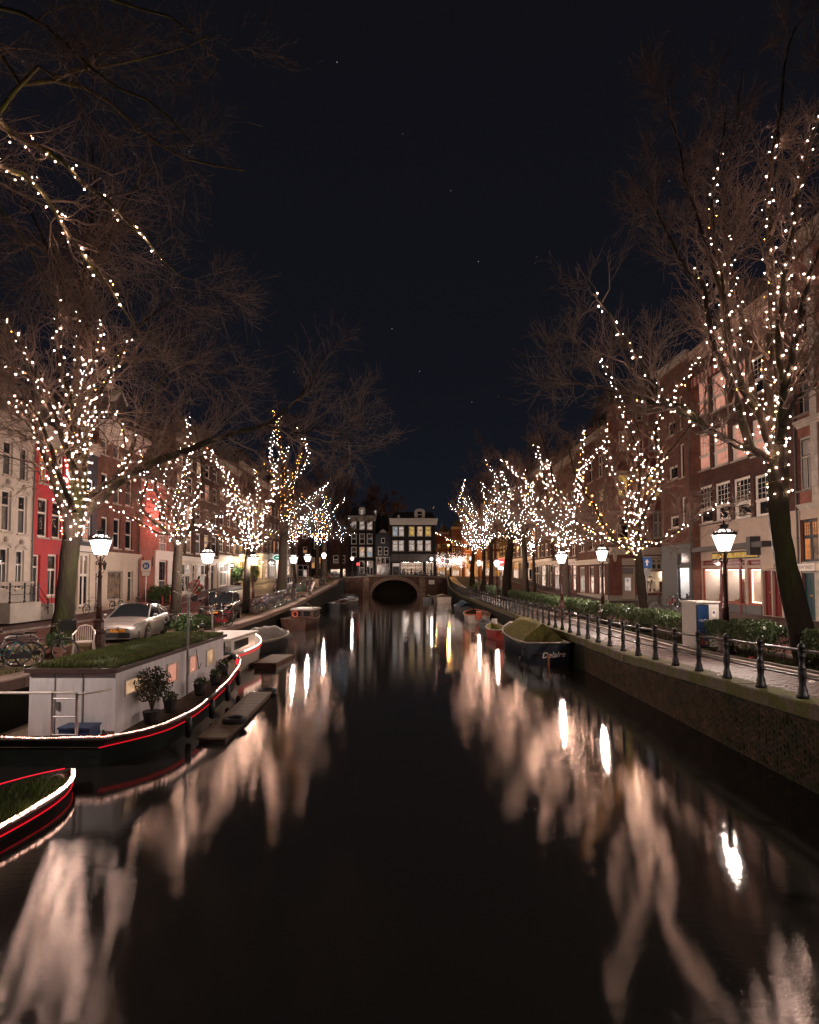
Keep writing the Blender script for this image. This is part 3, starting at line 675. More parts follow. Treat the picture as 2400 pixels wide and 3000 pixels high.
def make_tree(label, trunk, trunk_r, limbs, seed, dens=1.0, twig_scale=1.0, up=.25, bark=BARK, bare_t0=.15, group='bare elm trees lining the canal', levels=3, twig_r=.006, minr=.0, limb_bark=None):
    """trunk: points; limbs: list of (points, r0, r1)"""
    rg = np.random.default_rng(seed); base = Vector(tuple(trunk[0]))
    root = thing('bare_tree', label, 'tree', base, 0, group); b = np.array(tuple(base))
    tp = resample(trunk, 16); tr = np.interp(np.linspace(0, 1, 16), np.linspace(0, 1, len(trunk_r)), trunk_r)
    tp2 = tp - b
    v, f = batch_tubes(tp2[None], tr[None], 14)
    ringn = rg.normal(size=(len(v), 3)) * .012; v = v + ringn; o = obj('trunk', np_mesh('trunk', v, f, bark), root)
    K = 20; lp = []; lr = []
    for pts, r0, r1 in limbs:
        p = resample(pts, K) - b; p[2:-1] += rg.normal(size=(K - 3, 3)) * .02
        r = r0 + (r1 - r0) * np.linspace(0, 1, K) ** .8; lp.append(p); lr.append(r)
        v, f = batch_tubes(p[None], r[None], 8); obj('limb', np_mesh('limb', v, f, limb_bark or bark), root)
    lp = np.array(lp); lr = np.array(lr)
    parts = []; ts = twig_scale
    ln = np.linalg.norm(lp[:, -1] - lp[:, 0], axis=1).mean()
    b1, r1_ = sprout(lp, lr, max(2, int(9 * dens)), .9 * ts, 2.9 * ts, (.5, 1.15), up, 7, rg, bare_t0, True, .05)
    r1_ = np.maximum(r1_, minr); parts.append(batch_tubes(b1, r1_, 4))
    b2, r2 = sprout(b1, r1_, max(2, int(7 * dens)), .5 * ts, 1.5 * ts, (.4, 1.0), up * .6, 5, rg, .15, True, .018)
    r2 = np.maximum(r2, twig_r * .9 + minr); parts.append(batch_tubes(b2, r2, 3))
    if levels > 2:
        b3, r3 = sprout(b2, r2, max(2, int(5 * dens)), .25 * ts, .85 * ts, (.35, .9), up * .3, 4, rg, .15, True, twig_r)
        r3 = np.maximum(r3, twig_r * .45 + minr); parts.append(batch_tubes(b3, r3, 3))
    v, f = MERGE(parts); obj('twigs', np_mesh('twigs', v, f, TWIG), root, kind='stuff')
    return root
# ------------------------------------------------------------------ strings of lights
def ico(r):
    bm = bmesh.new(); bmesh.ops.create_icosphere(bm, subdivisions=1, radius=r); me = bpy.data.meshes.new('bulb'); bm.to_mesh(me); bm.free(); return me
OV = np.array([(1, 0, 0), (-1, 0, 0), (0, 1, 0), (0, -1, 0), (0, 0, 1), (0, 0, -1)], float)
OF = np.array([(0, 2, 4), (2, 1, 4), (1, 3, 4), (3, 0, 4), (2, 0, 5), (1, 2, 5), (3, 1, 5), (0, 3, 5)])
def merged_bulbs(name, pts, r, m_, parent, kind='stuff'):
    pts = np.asarray(pts); sz = np.random.default_rng(len(pts)).uniform(.65, 1.3, len(pts))[:, None, None]; v = (pts[:, None, :] + OV[None] * r * sz).reshape(-1, 3); f = (OF[None] + 6 * np.arange(len(pts))[:, None, None]).reshape(-1, 3)
    return obj(name, np_mesh(name, v, f, m_, False), parent, kind=kind)
def spiral(pts, r0, r1, pitch, spacing, rg, jitter=.25, gap=.05):
    """bulb and wire positions wound round a limb polyline"""
    p = resample(pts, 40); d = np.r_[0, np.cumsum(np.linalg.norm(np.diff(p, axis=0), axis=1))]; L = d[-1]
    out = []; s = 0; ph = rg.random() * 6.28; wire = []
    while s < L:
        t = s / L; q = np.array([np.interp(s, d, p[:, k]) for k in range(3)]); k = min(np.searchsorted(d, s, 'right'), 39)
        tg = nrm(p[k] - p[max(k - 1, 0)]); ref = np.array([0, 0, 1.]) if abs(tg[2]) < .8 else np.array([1., 0, 0])
        u = nrm(np.cross(tg, ref)); w = np.cross(tg, u); r = r0 + (r1 - r0) * t + gap; a = ph + 2 * math.pi * s / pitch
        pos = q + (u * math.cos(a) + w * math.sin(a)) * r; wire.append(pos)
        out.append(pos + rg.normal(size=3) * jitter * .12)
        step_arc = math.sqrt((2 * math.pi * r) ** 2 + pitch ** 2) / pitch
        s += spacing / step_arc * rg.uniform(1 - jitter, 1 + jitter)
    return out, wire
def lights(label, chains, single=0, r=.03, m_=None, seed=1, base=None, r_rest=None, extra=None, group='fairy lights wound round the trees', mats=None):
    """chains: (pts, r0, r1, pitch, spacing)"""
    rg = np.random.default_rng(seed); base = base or Vector(tuple(chains[0][0][0]))
    t = thing('string_lights', label, 'fairy lights', base, 0, group); b = np.array(tuple(base))
    allp = []; mb = MB()
    for ch in chains:
        pts, wire = spiral(*ch[:5], rg); kd_ = ch[5] if len(ch) > 5 else 0; allp += [(p, kd_ if kd_ or rg.random() > .07 else 1) for p in pts if rg.random() > .04]
        if len(wire) > 2: mb.tube([Vector(w - b) for w in wire], .006, 3)
    mb.build('wire', mat('light_wire', (.02, .03, .02), .6, 0), t)
    mats = mats or [m_ or BULB_WARM, BULB_ORANGE, BULB_COOL]
    allp.sort(key=lambda q: (q[0][1]))
    for mi in range(3):
        ps = [p - b for p, k in allp if k == mi]
        if not ps: continue
        if single and mi == 0:
            me = ico(r); me.materials.append(mats[0])
            gm = ico(r * 2.1); gm.name = 'bulb_halo'; gm.materials.append(HALOS[0]); gm.polygons.foreach_set('use_smooth', [True] * len(gm.polygons))
            for p in ps[:single]:
                k_ = rg.uniform(.6, 1.35); b_ = obj('bulb', me, t, p); b_.scale = (k_,) * 3; obj('frosted_globe', gm, b_)  # added shell around each bulb draws its halo
            ps = ps[single:]
        if ps and not single: merged_bulbs('bulbs', ps, r * 1.5, BULB_FAR[mi], t)
        elif ps: merged_bulbs('bulbs', ps, r_rest or r, mats[mi], t); merged_bulbs('halo_shells', ps, (r_rest or r) * 2.2, HALOS[mi], t)  # second mesh is added halo shells, not bulb glass
    return t
# --- near right tree
def PL(seq, Y): return [P(x, y, Y if len(q) == 0 else q[0]) for x, y, *q in seq]
D = 15.2
trunk = PL([(2376, 1965), (2352, 1860), (2322, 1740), (2296, 1620), (2283, 1500), (2281, 1400), (2280, 1310)], D)
ch = {
 'A': PL([(2278, 1360), (2215, 1322), (2150, 1300), (2075, 1258), (1990, 1205), (1945, 1178, 14.6), (1905, 1105, 14.2), (1872, 1050, 13.8), (1830, 995, 13.4), (1790, 935, 13.0), (1735, 858, 12.6)], D),
 'A2': PL([(2075, 1258), (2010, 1195), (1945, 1178), (1860, 1165), (1800, 1150), (1700, 1120), (1640, 1100)], D),
 'G': PL([(2200, 1320), (2165, 1200), (2130, 1100), (2085, 1000), (2072, 900), (2060, 830), (2005, 780), (1940, 650), (1895, 560)], D),
 'B': PL([(2270, 1330), (2215, 1190), (2160, 1110), (2132, 1000), (2128, 900), (2112, 790), (2090, 690), (2088, 590), (2096, 520), (2112, 440), (2125, 330)], D),
 'B2': PL([(2128, 900), (2100, 820), (2060, 690), (2020, 560), (1985, 420), (1955, 280)], D),
 'C': PL([(2215, 1190), (2190, 1050), (2172, 930), (2152, 830), (2140, 760), (2128, 680), (2120, 560), (2150, 380), (2175, 200)], 16.0),
 'D': PL([(2276, 1320), (2258, 1200), (2250, 1060), (2262, 900), (2258, 760), (2250, 610), (2258, 480), (2285, 355), (2300, 200), (2330, 80)], D),
 'E': PL([(2284, 1300), (2290, 1150), (2282, 960), (2300, 800), (2322, 660), (2345, 540), (2368, 440), (2398, 345), (2420, 200)], 14.6),
 'F': PL([(2288, 1290), (2302, 1130), (2330, 1000), (2350, 900), (2372, 800), (2405, 730), (2460, 600)], 14.2),
 'H': PL([(2290, 1250), (2330, 1170), (2390, 1120), (2450, 1040), (2520, 960)], 13.6),
}
RTREE = make_tree('big bare tree with a leaning mossy trunk at the right frame edge', trunk, [.36, .30, .285, .25, .235, .24, .24],
    [(ch['A'], .13, .02), (ch['A2'], .07, .012), (ch['G'], .12, .02), (ch['B'], .15, .02), (ch['B2'], .07, .015), (ch['C'], .09, .012), (ch['D'], .16, .02), (ch['E'], .13, .02), (ch['F'], .12, .03), (ch['H'], .07, .02)],
    21, 1.4, 1.05, .30, BARK_NEAR, .12, limb_bark=BARK, minr=.002)
tsec = PL([(2281, 1470), (2280, 1400), (2278, 1330), (2270, 1260)], D)
cut = lambda k, n: ch[k][:n]
lights('warm fairy lights wound up the leaning tree at the right edge',
    [(tsec, .235, .23, .34, .30), (cut('A', 11), .11, .02, .8, .27), (cut('A2', 4), .06, .03, .8, .26), (cut('G', 7), .10, .03, .6, .26), (cut('B', 10), .13, .03, .45, .24), (cut('C', 6), .08, .03, .6, .25),
     (cut('D', 8), .14, .04, .42, .25), (cut('D', 5), .14, .06, .9, .55, 1), (cut('E', 8), .11, .03, .5, .27), (cut('F', 6), .10, .04, .6, .28)], 300, .0125, BULB_NEAR, 5)
# --- near left tree
D = 21.8
trunk = PL([(181, 1885), (186, 1820), (194, 1730), (203, 1640), (212, 1560), (222, 1480), (232, 1400)], D)
cl = {
 'L': PL([(208, 1580), (190, 1500), (165, 1425), (140, 1350), (118, 1290), (100, 1238), (62, 1205), (10, 1185), (-60, 1150)], D - .8),
 'M': PL([(232, 1400), (238, 1320), (246, 1240), (255, 1150), (262, 1060), (250, 960), (240, 860), (262, 700), (280, 560), (270, 420)], D),
 'M2': PL([(228, 1440), (215, 1340), (218, 1240), (222, 1130), (232, 1010), (235, 900), (300, 760), (340, 640), (430, 500)], D + .8),
 'N': PL([(240, 1320), (205, 1180), (180, 1080), (170, 1000), (168, 920), (190, 850), (130, 700), (60, 570), (0, 480)], D - 1.0),
 'Rb': PL([(215, 1560), (250, 1500), (305, 1450), (352, 1412), (420, 1370), (500, 1335), (580, 1305), (680, 1270), (780, 1245), (850, 1190), (905, 1130), (940, 1060)], D + .5),
 'Rb2': PL([(780, 1245), (840, 1262), (890, 1270), (940, 1250), (990, 1262), (1030, 1295)], D + .5),
 'Rc': PL([(225, 1490), (290, 1430), (345, 1390), (385, 1320), (400, 1250), (470, 1120), (560, 1060), (680, 1110)], D + 1.2),
 'Rd': PL([(250, 1300), (300, 1210), (345, 1220), (365, 1300), (372, 1370)], D + .4),
 'Re': PL([(255, 1150), (330, 1080), (430, 1045), (520, 1060), (600, 1120), (700, 1160)], D + .4),
 'Q': PL([(246, 1240), (310, 1120), (390, 980), (480, 900), (570, 850), (660, 880)], D - .5),
}
cl['S1'] = PL([(234, 1330), (185, 1215), (140, 1150), (90, 1110), (40, 1085), (-30, 1055)], D - 1.4)
cl['S2'] = PL([(226, 1400), (175, 1255), (128, 1150), (85, 1050), (45, 975), (0, 930), (-50, 895)], D - 2.0)
cl['S3'] = PL([(216, 1500), (170, 1380), (128, 1255), (95, 1195), (45, 1165), (-20, 1180)], D - 2.6)
cl['S4'] = PL([(240, 1250), (275, 1180), (262, 1090), (295, 1010), (290, 930)], D - .6)
LT_limbs = [(cl['S1'], .11, .02), (cl['S2'], .12, .02), (cl['S3'], .12, .02), (cl['S4'], .09, .02), (cl['L'], .22, .05), (cl['M'], .30, .03), (cl['M2'], .22, .03), (cl['N'], .16, .02), (cl['Rb'], .25, .03), (cl['Rb2'], .07, .012), (cl['Rc'], .15, .02), (cl['Rd'], .07, .02), (cl['Re'], .10, .015), (cl['Q'], .09, .012)]
LTREE = make_tree('big bare tree with a thick mossy trunk beside the white chair', trunk, [.45, .355, .33, .315, .315, .32, .29], LT_limbs, 31, 1.35, 1.4, .10, BARK_NEAR, .2, limb_bark=BARK, minr=.002)
lights('warm fairy lights crowding the thick left trunk and its limbs',
    [(PL([(212, 1565), (222, 1490), (232, 1400)], D), 0.325, .31, .26, .25), (cl["M"][:5], .32, .16, .36, .30), (cl['M2'][:6], .24, .1, .5, .32), (cl['L'][:9], .2, .06, .42, .27), (cl['S1'], .10, .03, .6, .27), (cl['S2'], .11, .03, .6, .27), (cl['S3'], .11, .03, .5, .26), (cl['S4'], .08, .03, .5, .26), (cl['Q'][:3], .08, .04, .6, .3), (cl['N'][:6], .16, .05, .6, .3),
     (cl['Rb'][:5], .25, .2, .8, .36), (cl['Rc'][:5], .15, .05, .6, .3), (cl['Rd'], .07, .02, .6, .22), (cl['Re'][:2], .10, .08, .5, .3)], 300, .0155, BULB_NEAR, 6)
# --- limbs of a nearer tree whose trunk stands outside the frame on the left
D2 = 13.0
tr2 = [Vector((-13.6, 12.2, ZL(12) - .05)), Vector((-13.6, 12.3, 4.0)), Vector((-13.5, 12.4, 7.0)), Vector((-13.3, 12.5, 9.2))]
tip = Vector((-13.3, 12.5, 9.0))
cn = {
 'a': [tip] + PL([(-80, 340), (0, 378), (70, 412), (150, 445), (212, 505), (265, 545), (330, 600), (390, 668), (440, 712), (482, 760), (540, 820)], D2),
 'b': [tip] + PL([(-90, 470), (0, 492), (65, 512), (112, 552), (150, 600), (190, 665), (215, 712), (262, 770), (310, 825), (345, 870), (385, 935), (420, 1010)], D2 + .6),
 'k': [tip + Vector((0, .3, .4))] + PL([(-40, 200), (60, 248), (180, 236), (290, 280), (355, 330), (420, 392), (500, 445), (600, 482), (720, 500)], D2 + .5),
 'l': [tip + Vector((0, .5, .5))] + PL([(60, 246), (170, 228), (230, 204), (330, 188), (430, 172), (520, 145), (610, 105)], D2 - .3),
 'm': [tip + Vector((0, .2, .6))] + PL([(-60, 60), (80, 55), (160, 100), (260, 190), (330, 250), (450, 300), (560, 420)], D2 - .8),
 'n': [tip] + PL([(-80, 560), (0, 620), (60, 690), (110, 780), (135, 850), (165, 900)], D2 + 3),
 'o': [tip + Vector((0, .8, .8))] + PL([(-80, -60), (120, -40), (330, 0), (520, 60), (640, 180)], D2),
}
make_tree('bare tree at the left frame edge with only its limbs in view', tr2, [.5, .42, .40, .34], [(cn[k], a, b) for k, a, b in (('a', .16, .02), ('b', .15, .02), ('k', .12, .02), ('l', .10, .015), ('m', .10, .02), ('n', .1, .02), ('o', .1, .02))], 41, 1.3, 1.3, .0, BARK_NEAR, .12, limb_bark=LIMB_LIT, minr=.001)
lights('sparse warm fairy lights on the two long limbs from the left edge',
    [(cn['a'][1:11], .14, .03, 1.1, .27), (cn['b'][1:12], .13, .02, 1.1, .25)], 300, .0115, BULB_NEAR, 8)
# --- mid and far trees
def row_tree(label, x, Y, zb, h_fork, h_top, r0, seed, n_l, lean=(0, 0), spread=.5, dens=.8, lightlab=None, kinds=(0,), lit_to=.75, sp=.30, ts=1.0, br=0.0136, levels=3, bulbpitch=.5, drop=4, minr=.004):
    rg = np.random.default_rng(seed); b = Vector((x, Y, zb - .05)); tp = b + Vector((lean[0], lean[1], h_fork))
    mid = b + Vector((lean[0] * .35 + rg.normal() * .05, lean[1] * .35, h_fork * .5))
    trunk = [b, b.lerp(mid, .35), mid, tp]
    limbs = []; chains = [([tuple(mid.lerp(tp, .72)), tuple(mid.lerp(tp, .86)), tuple(tp)], r0 * .75, r0 * .7, .30, sp)]
    H = h_top - h_fork
    for k in range(n_l):
        a = 2 * math.pi * (k + rg.random() * .7) / n_l; sprd = spread * rg.uniform(.35, 1.15) * (1 if k else .2); st = tp - Vector((0, 0, rg.random() * h_fork * .22)) if k else tp
        hh = H * rg.uniform(.62, 1.0); pts = [st]
        for s in (.18, .4, .65, 1.0):
            o = Vector((math.cos(a), math.sin(a), 0)) * sprd * H * (s ** .75) + Vector((rg.normal(), rg.normal(), 0)) * .10 * H * s
            pts.append(st + o + Vector((0, 0, hh * s)))
        limbs.append((pts, r0 * rg.uniform(.38, .55), .02))
        kd = kinds[k % len(kinds)]
        chains.append(([tuple(q) for q in (pts[:5] if k % 3 else pts[:4])], r0 * .45, .05, bulbpitch, sp, kd))
    for k in range(drop):   # low side limbs that dip outwards
        a = rg.uniform(0, 6.28); st = mid.lerp(tp, rg.uniform(.75, .98)); Ld = H * rg.uniform(.35, .6); pts = [st]
        for s, dz in ((.3, .05), (.6, .16), (1.0, .34)): pts.append(st + Vector((math.cos(a) * Ld * s, math.sin(a) * Ld * s, Ld * dz + rg.normal() * .1)))
        limbs.append((pts, r0 * .25, .015)); chains.append(([tuple(q) for q in pts], r0 * .2, .03, .9, sp, kinds[(k + 1) % len(kinds)]))
    t = make_tree(label, trunk, [r0 * 1.25, r0, r0 * .9, r0 * .75], limbs, seed, dens, ts, .3, BARK, .12, levels=levels, minr=minr)
    if lightlab: lights(lightlab, chains, 0, br, BULB_WARM, seed + 100, base=Vector(tp))
    return t
row_tree('slim bare tree beside the blue arrow sign in front of the corner shop', 10.75, 25.7, 1.36, 4.3, 12.5, .20, 51, 7, (-.35, 0), .40, 1.0, 'fairy lights on the slim tree beside the blue arrow sign', (0, 0, 0, 1), sp=.26, br=0.0130)
row_tree('bare tree with a straight dark trunk next to the second right lamp', 10.85, 38.8, 1.36, 5.0, 14.0, .34, 52, 9, (-.1, 0), .45, 1.0, 'dense fairy lights on the straight tree next to the second right lamp', sp=.24, br=0.0143)
row_tree('thin bare tree standing on the red brick street by the shutter', 14.9, 66.0, 1.65, 6.0, 12.0, .16, 53, 7, (-.2, 0), .5, .8, 'fairy lights on the thin tree by the lit shutter', sp=0.46, br=0.0138, levels=2, minr=.008)
row_tree('thick bare tree with a leaning trunk at the bend of the hedge', 10.0, 57.0, 1.4, 7.0, 16.5, .42, 54, 10, (.7, 0), .40, .9, 'fairy lights over the leaning tree at the bend of the hedge', sp=0.40, br=0.0127, minr=.008)
row_tree('bare tree behind the far hedge end with a dense lit crown', 10.2, 75.0, 1.7, 7.0, 16.0, .26, 55, 10, (0, 0), .45, .8, 'dense fairy lights on the tree behind the far hedge end', sp=0.49, br=0.0152, levels=2, minr=.01)
row_tree('most distant right bare tree near the shopping street', 10.4, 90.0, 2.4, 6.5, 17.0, .36, 56, 9, (.4, 0), .45, .8, 'fairy lights on the most distant right tree', sp=0.54, br=0.0166, levels=2, minr=.012)
row_tree('second left bare tree beside the rose brick house', -12.5, 31.0, 1.34, 5.2, 12.6, .26, 61, 7, (.15, 0), .38, .9, 'fairy lights on the tree beside the rose brick house', sp=.25, br=0.0143)
row_tree('third left bare tree behind the black car', -10.9, 38.9, 1.38, 5.0, 11.8, .24, 62, 8, (.2, 0), .42, .9, 'fairy lights on the tree behind the black car', sp=.25, br=0.0149)
row_tree('thick dark bare tree with orange lights high in its limbs', -11.8, 54.0, 1.7, 8.4, 20.0, .44, 63, 7, (.3, 0), .30, .9, 'orange and white fairy lights on the thick dark left tree', (1, 0, 0, 1, 0), sp=0.43, br=0.0127, minr=.008)
row_tree('slender pale leaning tree beyond the thick dark trunk', -13.2, 68.0, 2.4, 6.4, 12.5, .20, 64, 6, (-.6, 0), .5, .6, 'fairy lights on the slender pale leaning tree', sp=0.46, br=0.0138, levels=2, minr=.01)
row_tree('bare tree with bluish white lights on the left bank', -12.4, 80.0, 3.2, 6.2, 15.0, .26, 65, 8, (0, 0), .5, .7, 'bluish white fairy lights on the distant left tree', (2, 2, 0), sp=0.54, br=0.0152, levels=2, minr=.012)
row_tree('dark trunked bare tree with an orange lit limb near the bridge', -10.9, 76.0, 3.1, 6.5, 14.0, .34, 66, 6, (0, 0), .45, .7, 'orange fairy lights on the tree near the pinkish lamp', (1, 0), sp=0.58, br=0.0147, levels=2, minr=.012)
row_tree('young pale tree close to the left bridge end', -11.6, 102.0, 3.75, 7.5, 12.5, .26, 67, 5, (.2, 0), .5, .5, 'a few fairy lights on the young tree at the bridge end', (2, 0), sp=0.99, br=0.0152, levels=2, minr=.012)
row_tree('unlit bare tree on the right bank behind the lit row', 12.5, 84.0, 2.4, 7.0, 20.5, .3, 68, 9, (0, 0), .45, .9, None, levels=3, minr=.012)
row_tree('unlit tall bare tree behind the leaning lit tree', 13.5, 64.0, 1.7, 8.0, 20.0, .3, 69, 9, (-.5, 0), .42, .9, None, levels=3, minr=.01)
row_tree('unlit bare tree towering behind the left house row end', -13.5, 92.0, 3.4, 8.0, 24.0, .34, 70, 10, (0, 0), .5, 1.0, None, levels=3, minr=.014)
for i, (x, Y, h, s) in enumerate([(-17, 150, 27, 71), (-7, 160, 26, 72), (26, 175, 24, 73)]):
    row_tree(['dark leafless treetop behind the left end house', 'dark leafless treetop above the narrow gabled house', 'dark leafless treetop above the shopping street'][i], x, Y, 3.8, 10, h, .5, s, 12, (0, 0), .55, 1.1, None, levels=3, minr=.03, ts=1.8)
# canopy of lights over the shopping street
rg = np.random.default_rng(77)
t = thing('light_canopy', 'glittering canopy of white lights hung over the shopping street', 'fairy lights', (11, 140, 8.5))
pp = np.stack([rg.uniform(-4.6, 3.9, 1500), rg.uniform(-3, 30, 1500), np.clip(rg.normal(size=1500) * .75, -1.7, 1.7) - .4], 1); pp[:, 0] += pp[:, 1] * .11
merged_bulbs('bulbs', pp, .028, glow('canopy_bulb', (1, .76, .66), 16), t)
mb = MB()
for k in range(12): mb.tube([(-4.8, -3 + 3 * k, .9), (0, -3 + 3 * k, .3), (4.4 + .3 * k, -3 + 3 * k, .9)], .02, 3)
mb.build('span_wire', IRON, t)
# ------------------------------------------------------------------ houses
XFL, XFR = -21.7, 21.9
WCACHE = {}
def window(par, u0, u1, z0, z1, style='T', kinds=('dark', 'dark'), fm=None, setb=.12, sill=STONE, sash=None):
    fm = fm or WHITE; w, h = round(u1 - u0, 2), round(z1 - z0, 2); ft = min(.11, w * .11)
    key = (w, h, style, fm.name, sash.name if sash else '')
    if key not in WCACHE:
        mb = MB(); d = .09
        mb.box(0, 0, 0, ft, d, h); mb.box(w - ft, 0, 0, w, d, h); mb.box(ft, 0, h - ft, w - ft, d, h); mb.box(ft, 0, 0, w - ft, d, ft * .9)
        rects = []; i0, i1, j0, j1 = ft, w - ft, ft * .9, h - ft
        bar = lambda a, b, c, e, t=0: mb.box(a, .02, b, c, .085, e, t)
        rb = min(.05, w * .05); gb = .022
        def sashframe(a, b, c, e):
            s = min(.055, (c - a) * .09)
            mb.box(a, .025, b, a + s, .075, e, 1); mb.box(c - s, .025, b, c, .075, e, 1); mb.box(a + s, .025, b, c - s, .075, b + s, 1); mb.box(a + s, .025, e - s, c - s, .075, e, 1)
            rects.append((a + s, b + s, c - s, e - s)); return a + s, b + s, c - s, e - s
        def grid(r, c, n):
            a, b, c1, e = r
            for k in range(1, c): x = a + (c1 - a) * k / c; mb.box(x - gb / 2, .03, b, x + gb / 2, .066, e, 1)
            for k in range(1, n): z = b + (e - b) * k / n; mb.box(a, .033, z - gb / 2, c1, .063, z + gb / 2, 1)
        if style[0] == 'X': sashframe(i0, j0, i1, j1)
        elif style[0] == 'T':
            zt = j0 + (j1 - j0) * .64; bar(i0, zt - rb, i1, zt + rb)
            if style == 'T2':
                xm = (i0 + i1) / 2; bar(xm - rb * .7, j0, xm + rb * .7, zt - rb); sashframe(i0, j0, xm - rb * .7, zt - rb); sashframe(xm + rb * .7, j0, i1, zt - rb)
            else: sashframe(i0, j0, i1, zt - rb)
            r = sashframe(i0, zt + rb, i1, j1)
            if style == 'T4': grid(r, 4, 3)
        elif style[0] == 'S':
            zt = (j0 + j1) / 2; bar(i0, zt - rb * .6, i1, zt + rb * .6); r1 = sashframe(i0, j0, i1, zt - rb * .6); r2 = sashframe(i0, zt + rb * .6, i1, j1)
            if len(style) > 1: c, n = int(style[1]), int(style[2]); grid(r1, c, n); grid(r2, c, n)
        elif style[0] == 'B':     # Amsterdam-school window: gridded top light over a casement
            zt = j0 + (j1 - j0) * .38; mb.box(-.12, -.06, zt - .06, w + .12, d, zt + .06)
            sashframe(i0 + w * .09, j0, i1, zt - .06); mb.box(i0, 0, j0, i0 + w * .09, d, zt - .06); r = sashframe(i0, zt + .06, i1, j1); grid(r, 4, 4)
        elif style[0] == 'G':
            r = sashframe(i0, j0, i1, j1); grid(r, int(style[1]), int(style[2]))
        elif style[0] == 'V':     # tall lights side by side
            n = int(style[1])
            for k in range(n):
                a = i0 + (i1 - i0) * k / n + (rb if k else 0); b = i0 + (i1 - i0) * (k + 1) / n - (rb if k < n - 1 else 0)
                if k: bar(a - 2 * rb, j0, a, j1)
                zt = j0 + (j1 - j0) * .6; bar(a, zt - rb, b, zt + rb); r = sashframe(a, zt + rb, b, j1); sashframe(a, j0, b, zt - rb)
                if len(style) > 2: grid(r, 3, 4)
        fme = mb.mesh('window', [fm, sash or fm]); pms = []
        for (a, b, c, e) in rects:
            q = MB(); q.quad((0, 0, 0), (c - a, 0, 0), (c - a, 0, e - b), (0, 0, e - b)); me = q.mesh('pane', GLASS); pms.append((me, a, b))
        q = MB(); q.box(-.08, -.10, -.10, w + .08, .02, -.004); WCACHE[key] = (fme, pms, q.mesh('sill', STONE))
    fme, pms, sm = WCACHE[key]
    o = obj('window', fme, par, (u0, setb, z0))
    for i, (me, a, b) in enumerate(pms):
        p = obj('pane', me, o, (a, .05, b)); k = kinds[i % len(kinds)]
        if k != 'dark': p.material_slots[0].link = 'OBJECT'; p.material_slots[0].material = pick_pane(k)
    if sill:
        s = obj('sill', sm, o, (0, -setb, 0))
        if sill is not STONE: s.material_slots[0].link = 'OBJECT'; s.material_slots[0].material = sill
    return o
def wall(par, w, H, holes, bands, dep=.22, name='wall'):
    """front wall with real openings; bands: [(z_top, material)]"""
    us = sorted({0, w, *[max(0, min(w, q)) for h in holes for q in h[:2]]}); zs = sorted({-.7, H, *[b[0] for b in bands if b[0] < H], *[q for h in holes for q in h[2:4]]})
    mb = MB(); mats = [b[1] for b in bands]
    for ua, ub in zip(us, us[1:]):
        if ub - ua < 1e-4: continue
        for za, zb_ in zip(zs, zs[1:]):
            if zb_ - za < 1e-4: continue
            um, zm = (ua + ub) / 2, (za + zb_) / 2
            if any(h[0] < um < h[1] and h[2] < zm < h[3] for h in holes): continue
            mi = next((i for i, b in enumerate(bands) if zm < b[0]), len(bands) - 1)
            mb.quad((ua, 0, za), (ub, 0, za), (ub, 0, zb_), (ua, 0, zb_), mi)
    for h in holes:
        a, b, c, e = h[:4]; mi = next((i for i, q in enumerate(bands) if (c + e) / 2 < q[0]), len(bands) - 1)
        mb.quad((a, 0, c), (a, dep, c), (a, dep, e), (a, 0, e), mi); mb.quad((b, dep, c), (b, 0, c), (b, 0, e), (b, dep, e), mi)
        mb.quad((a, dep, e), (b, dep, e), (b, 0, e), (a, 0, e), mi); mb.quad((a, 0, c), (b, 0, c), (b, dep, c), (a, dep, c), mi)
    return mb.build(name, mats, par)
def shell(par, w, H, D, m_, roof='flat', rh=2.5, rm=None, skip=''):
    mb = MB()
    if 'a' not in skip: mb.quad((0, D, -.7), (0, 0, -.7), (0, 0, H), (0, D, H))
    if 'b' not in skip: mb.quad((w, 0, -.7), (w, D, -.7), (w, D, H), (w, 0, H))
    mb.quad((w, D, -.7), (0, D, -.7), (0, D, H), (w, D, H))
    mb.build('side_wall', m_, par)
    rm = rm or mat('roof_slate', (.022, .021, .024), .6, .3, 3, .4, 25); mb = MB()
    if roof == 'flat': mb.quad((0, .02, H - .02), (w, .02, H - .02), (w, D, H - .02), (0, D, H - .02))
    elif roof == 'mansard':
        i = .9; mb.add([(0, .05, H), (w, .05, H), (w, D, H), (0, D, H), (i, i, H + rh), (w - i, i, H + rh), (w - i, D - i, H + rh), (i, D - i, H + rh)], [(0, 1, 5, 4), (1, 2, 6, 5), (2, 3, 7, 6), (3, 0, 4, 7), (4, 5, 6, 7)])
    elif roof == 'gable':
        mb.add([(0, .05, H), (w, .05, H), (w, D, H), (0, D, H), (w / 2, .05, H + rh), (w / 2, D, H + rh)], [(0, 4, 5, 3), (1, 2, 5, 4), (0, 1, 4), (2, 3, 5)])
    mb.build('roof', rm, par)
def cornice(par, w, z, h, proj, m_, name='cornice', steps=3, x0=0.0, brackets=0):
    mb = MB(); lo = z
    for k in range(steps):
        p = proj * (k + 1) / steps; hh = h / steps
        mb.box(x0 - .04 * k, -p, lo + .001 * k, x0 + w + .04 * k, .0 - .003, lo + hh); lo += hh
    for k in range(brackets):
        x = x0 + w * (k + .5) / brackets; mb.box(x - .06, -proj * .7, z - .28, x + .06, -.004, z - .002)
    return mb.build(name, m_, par)
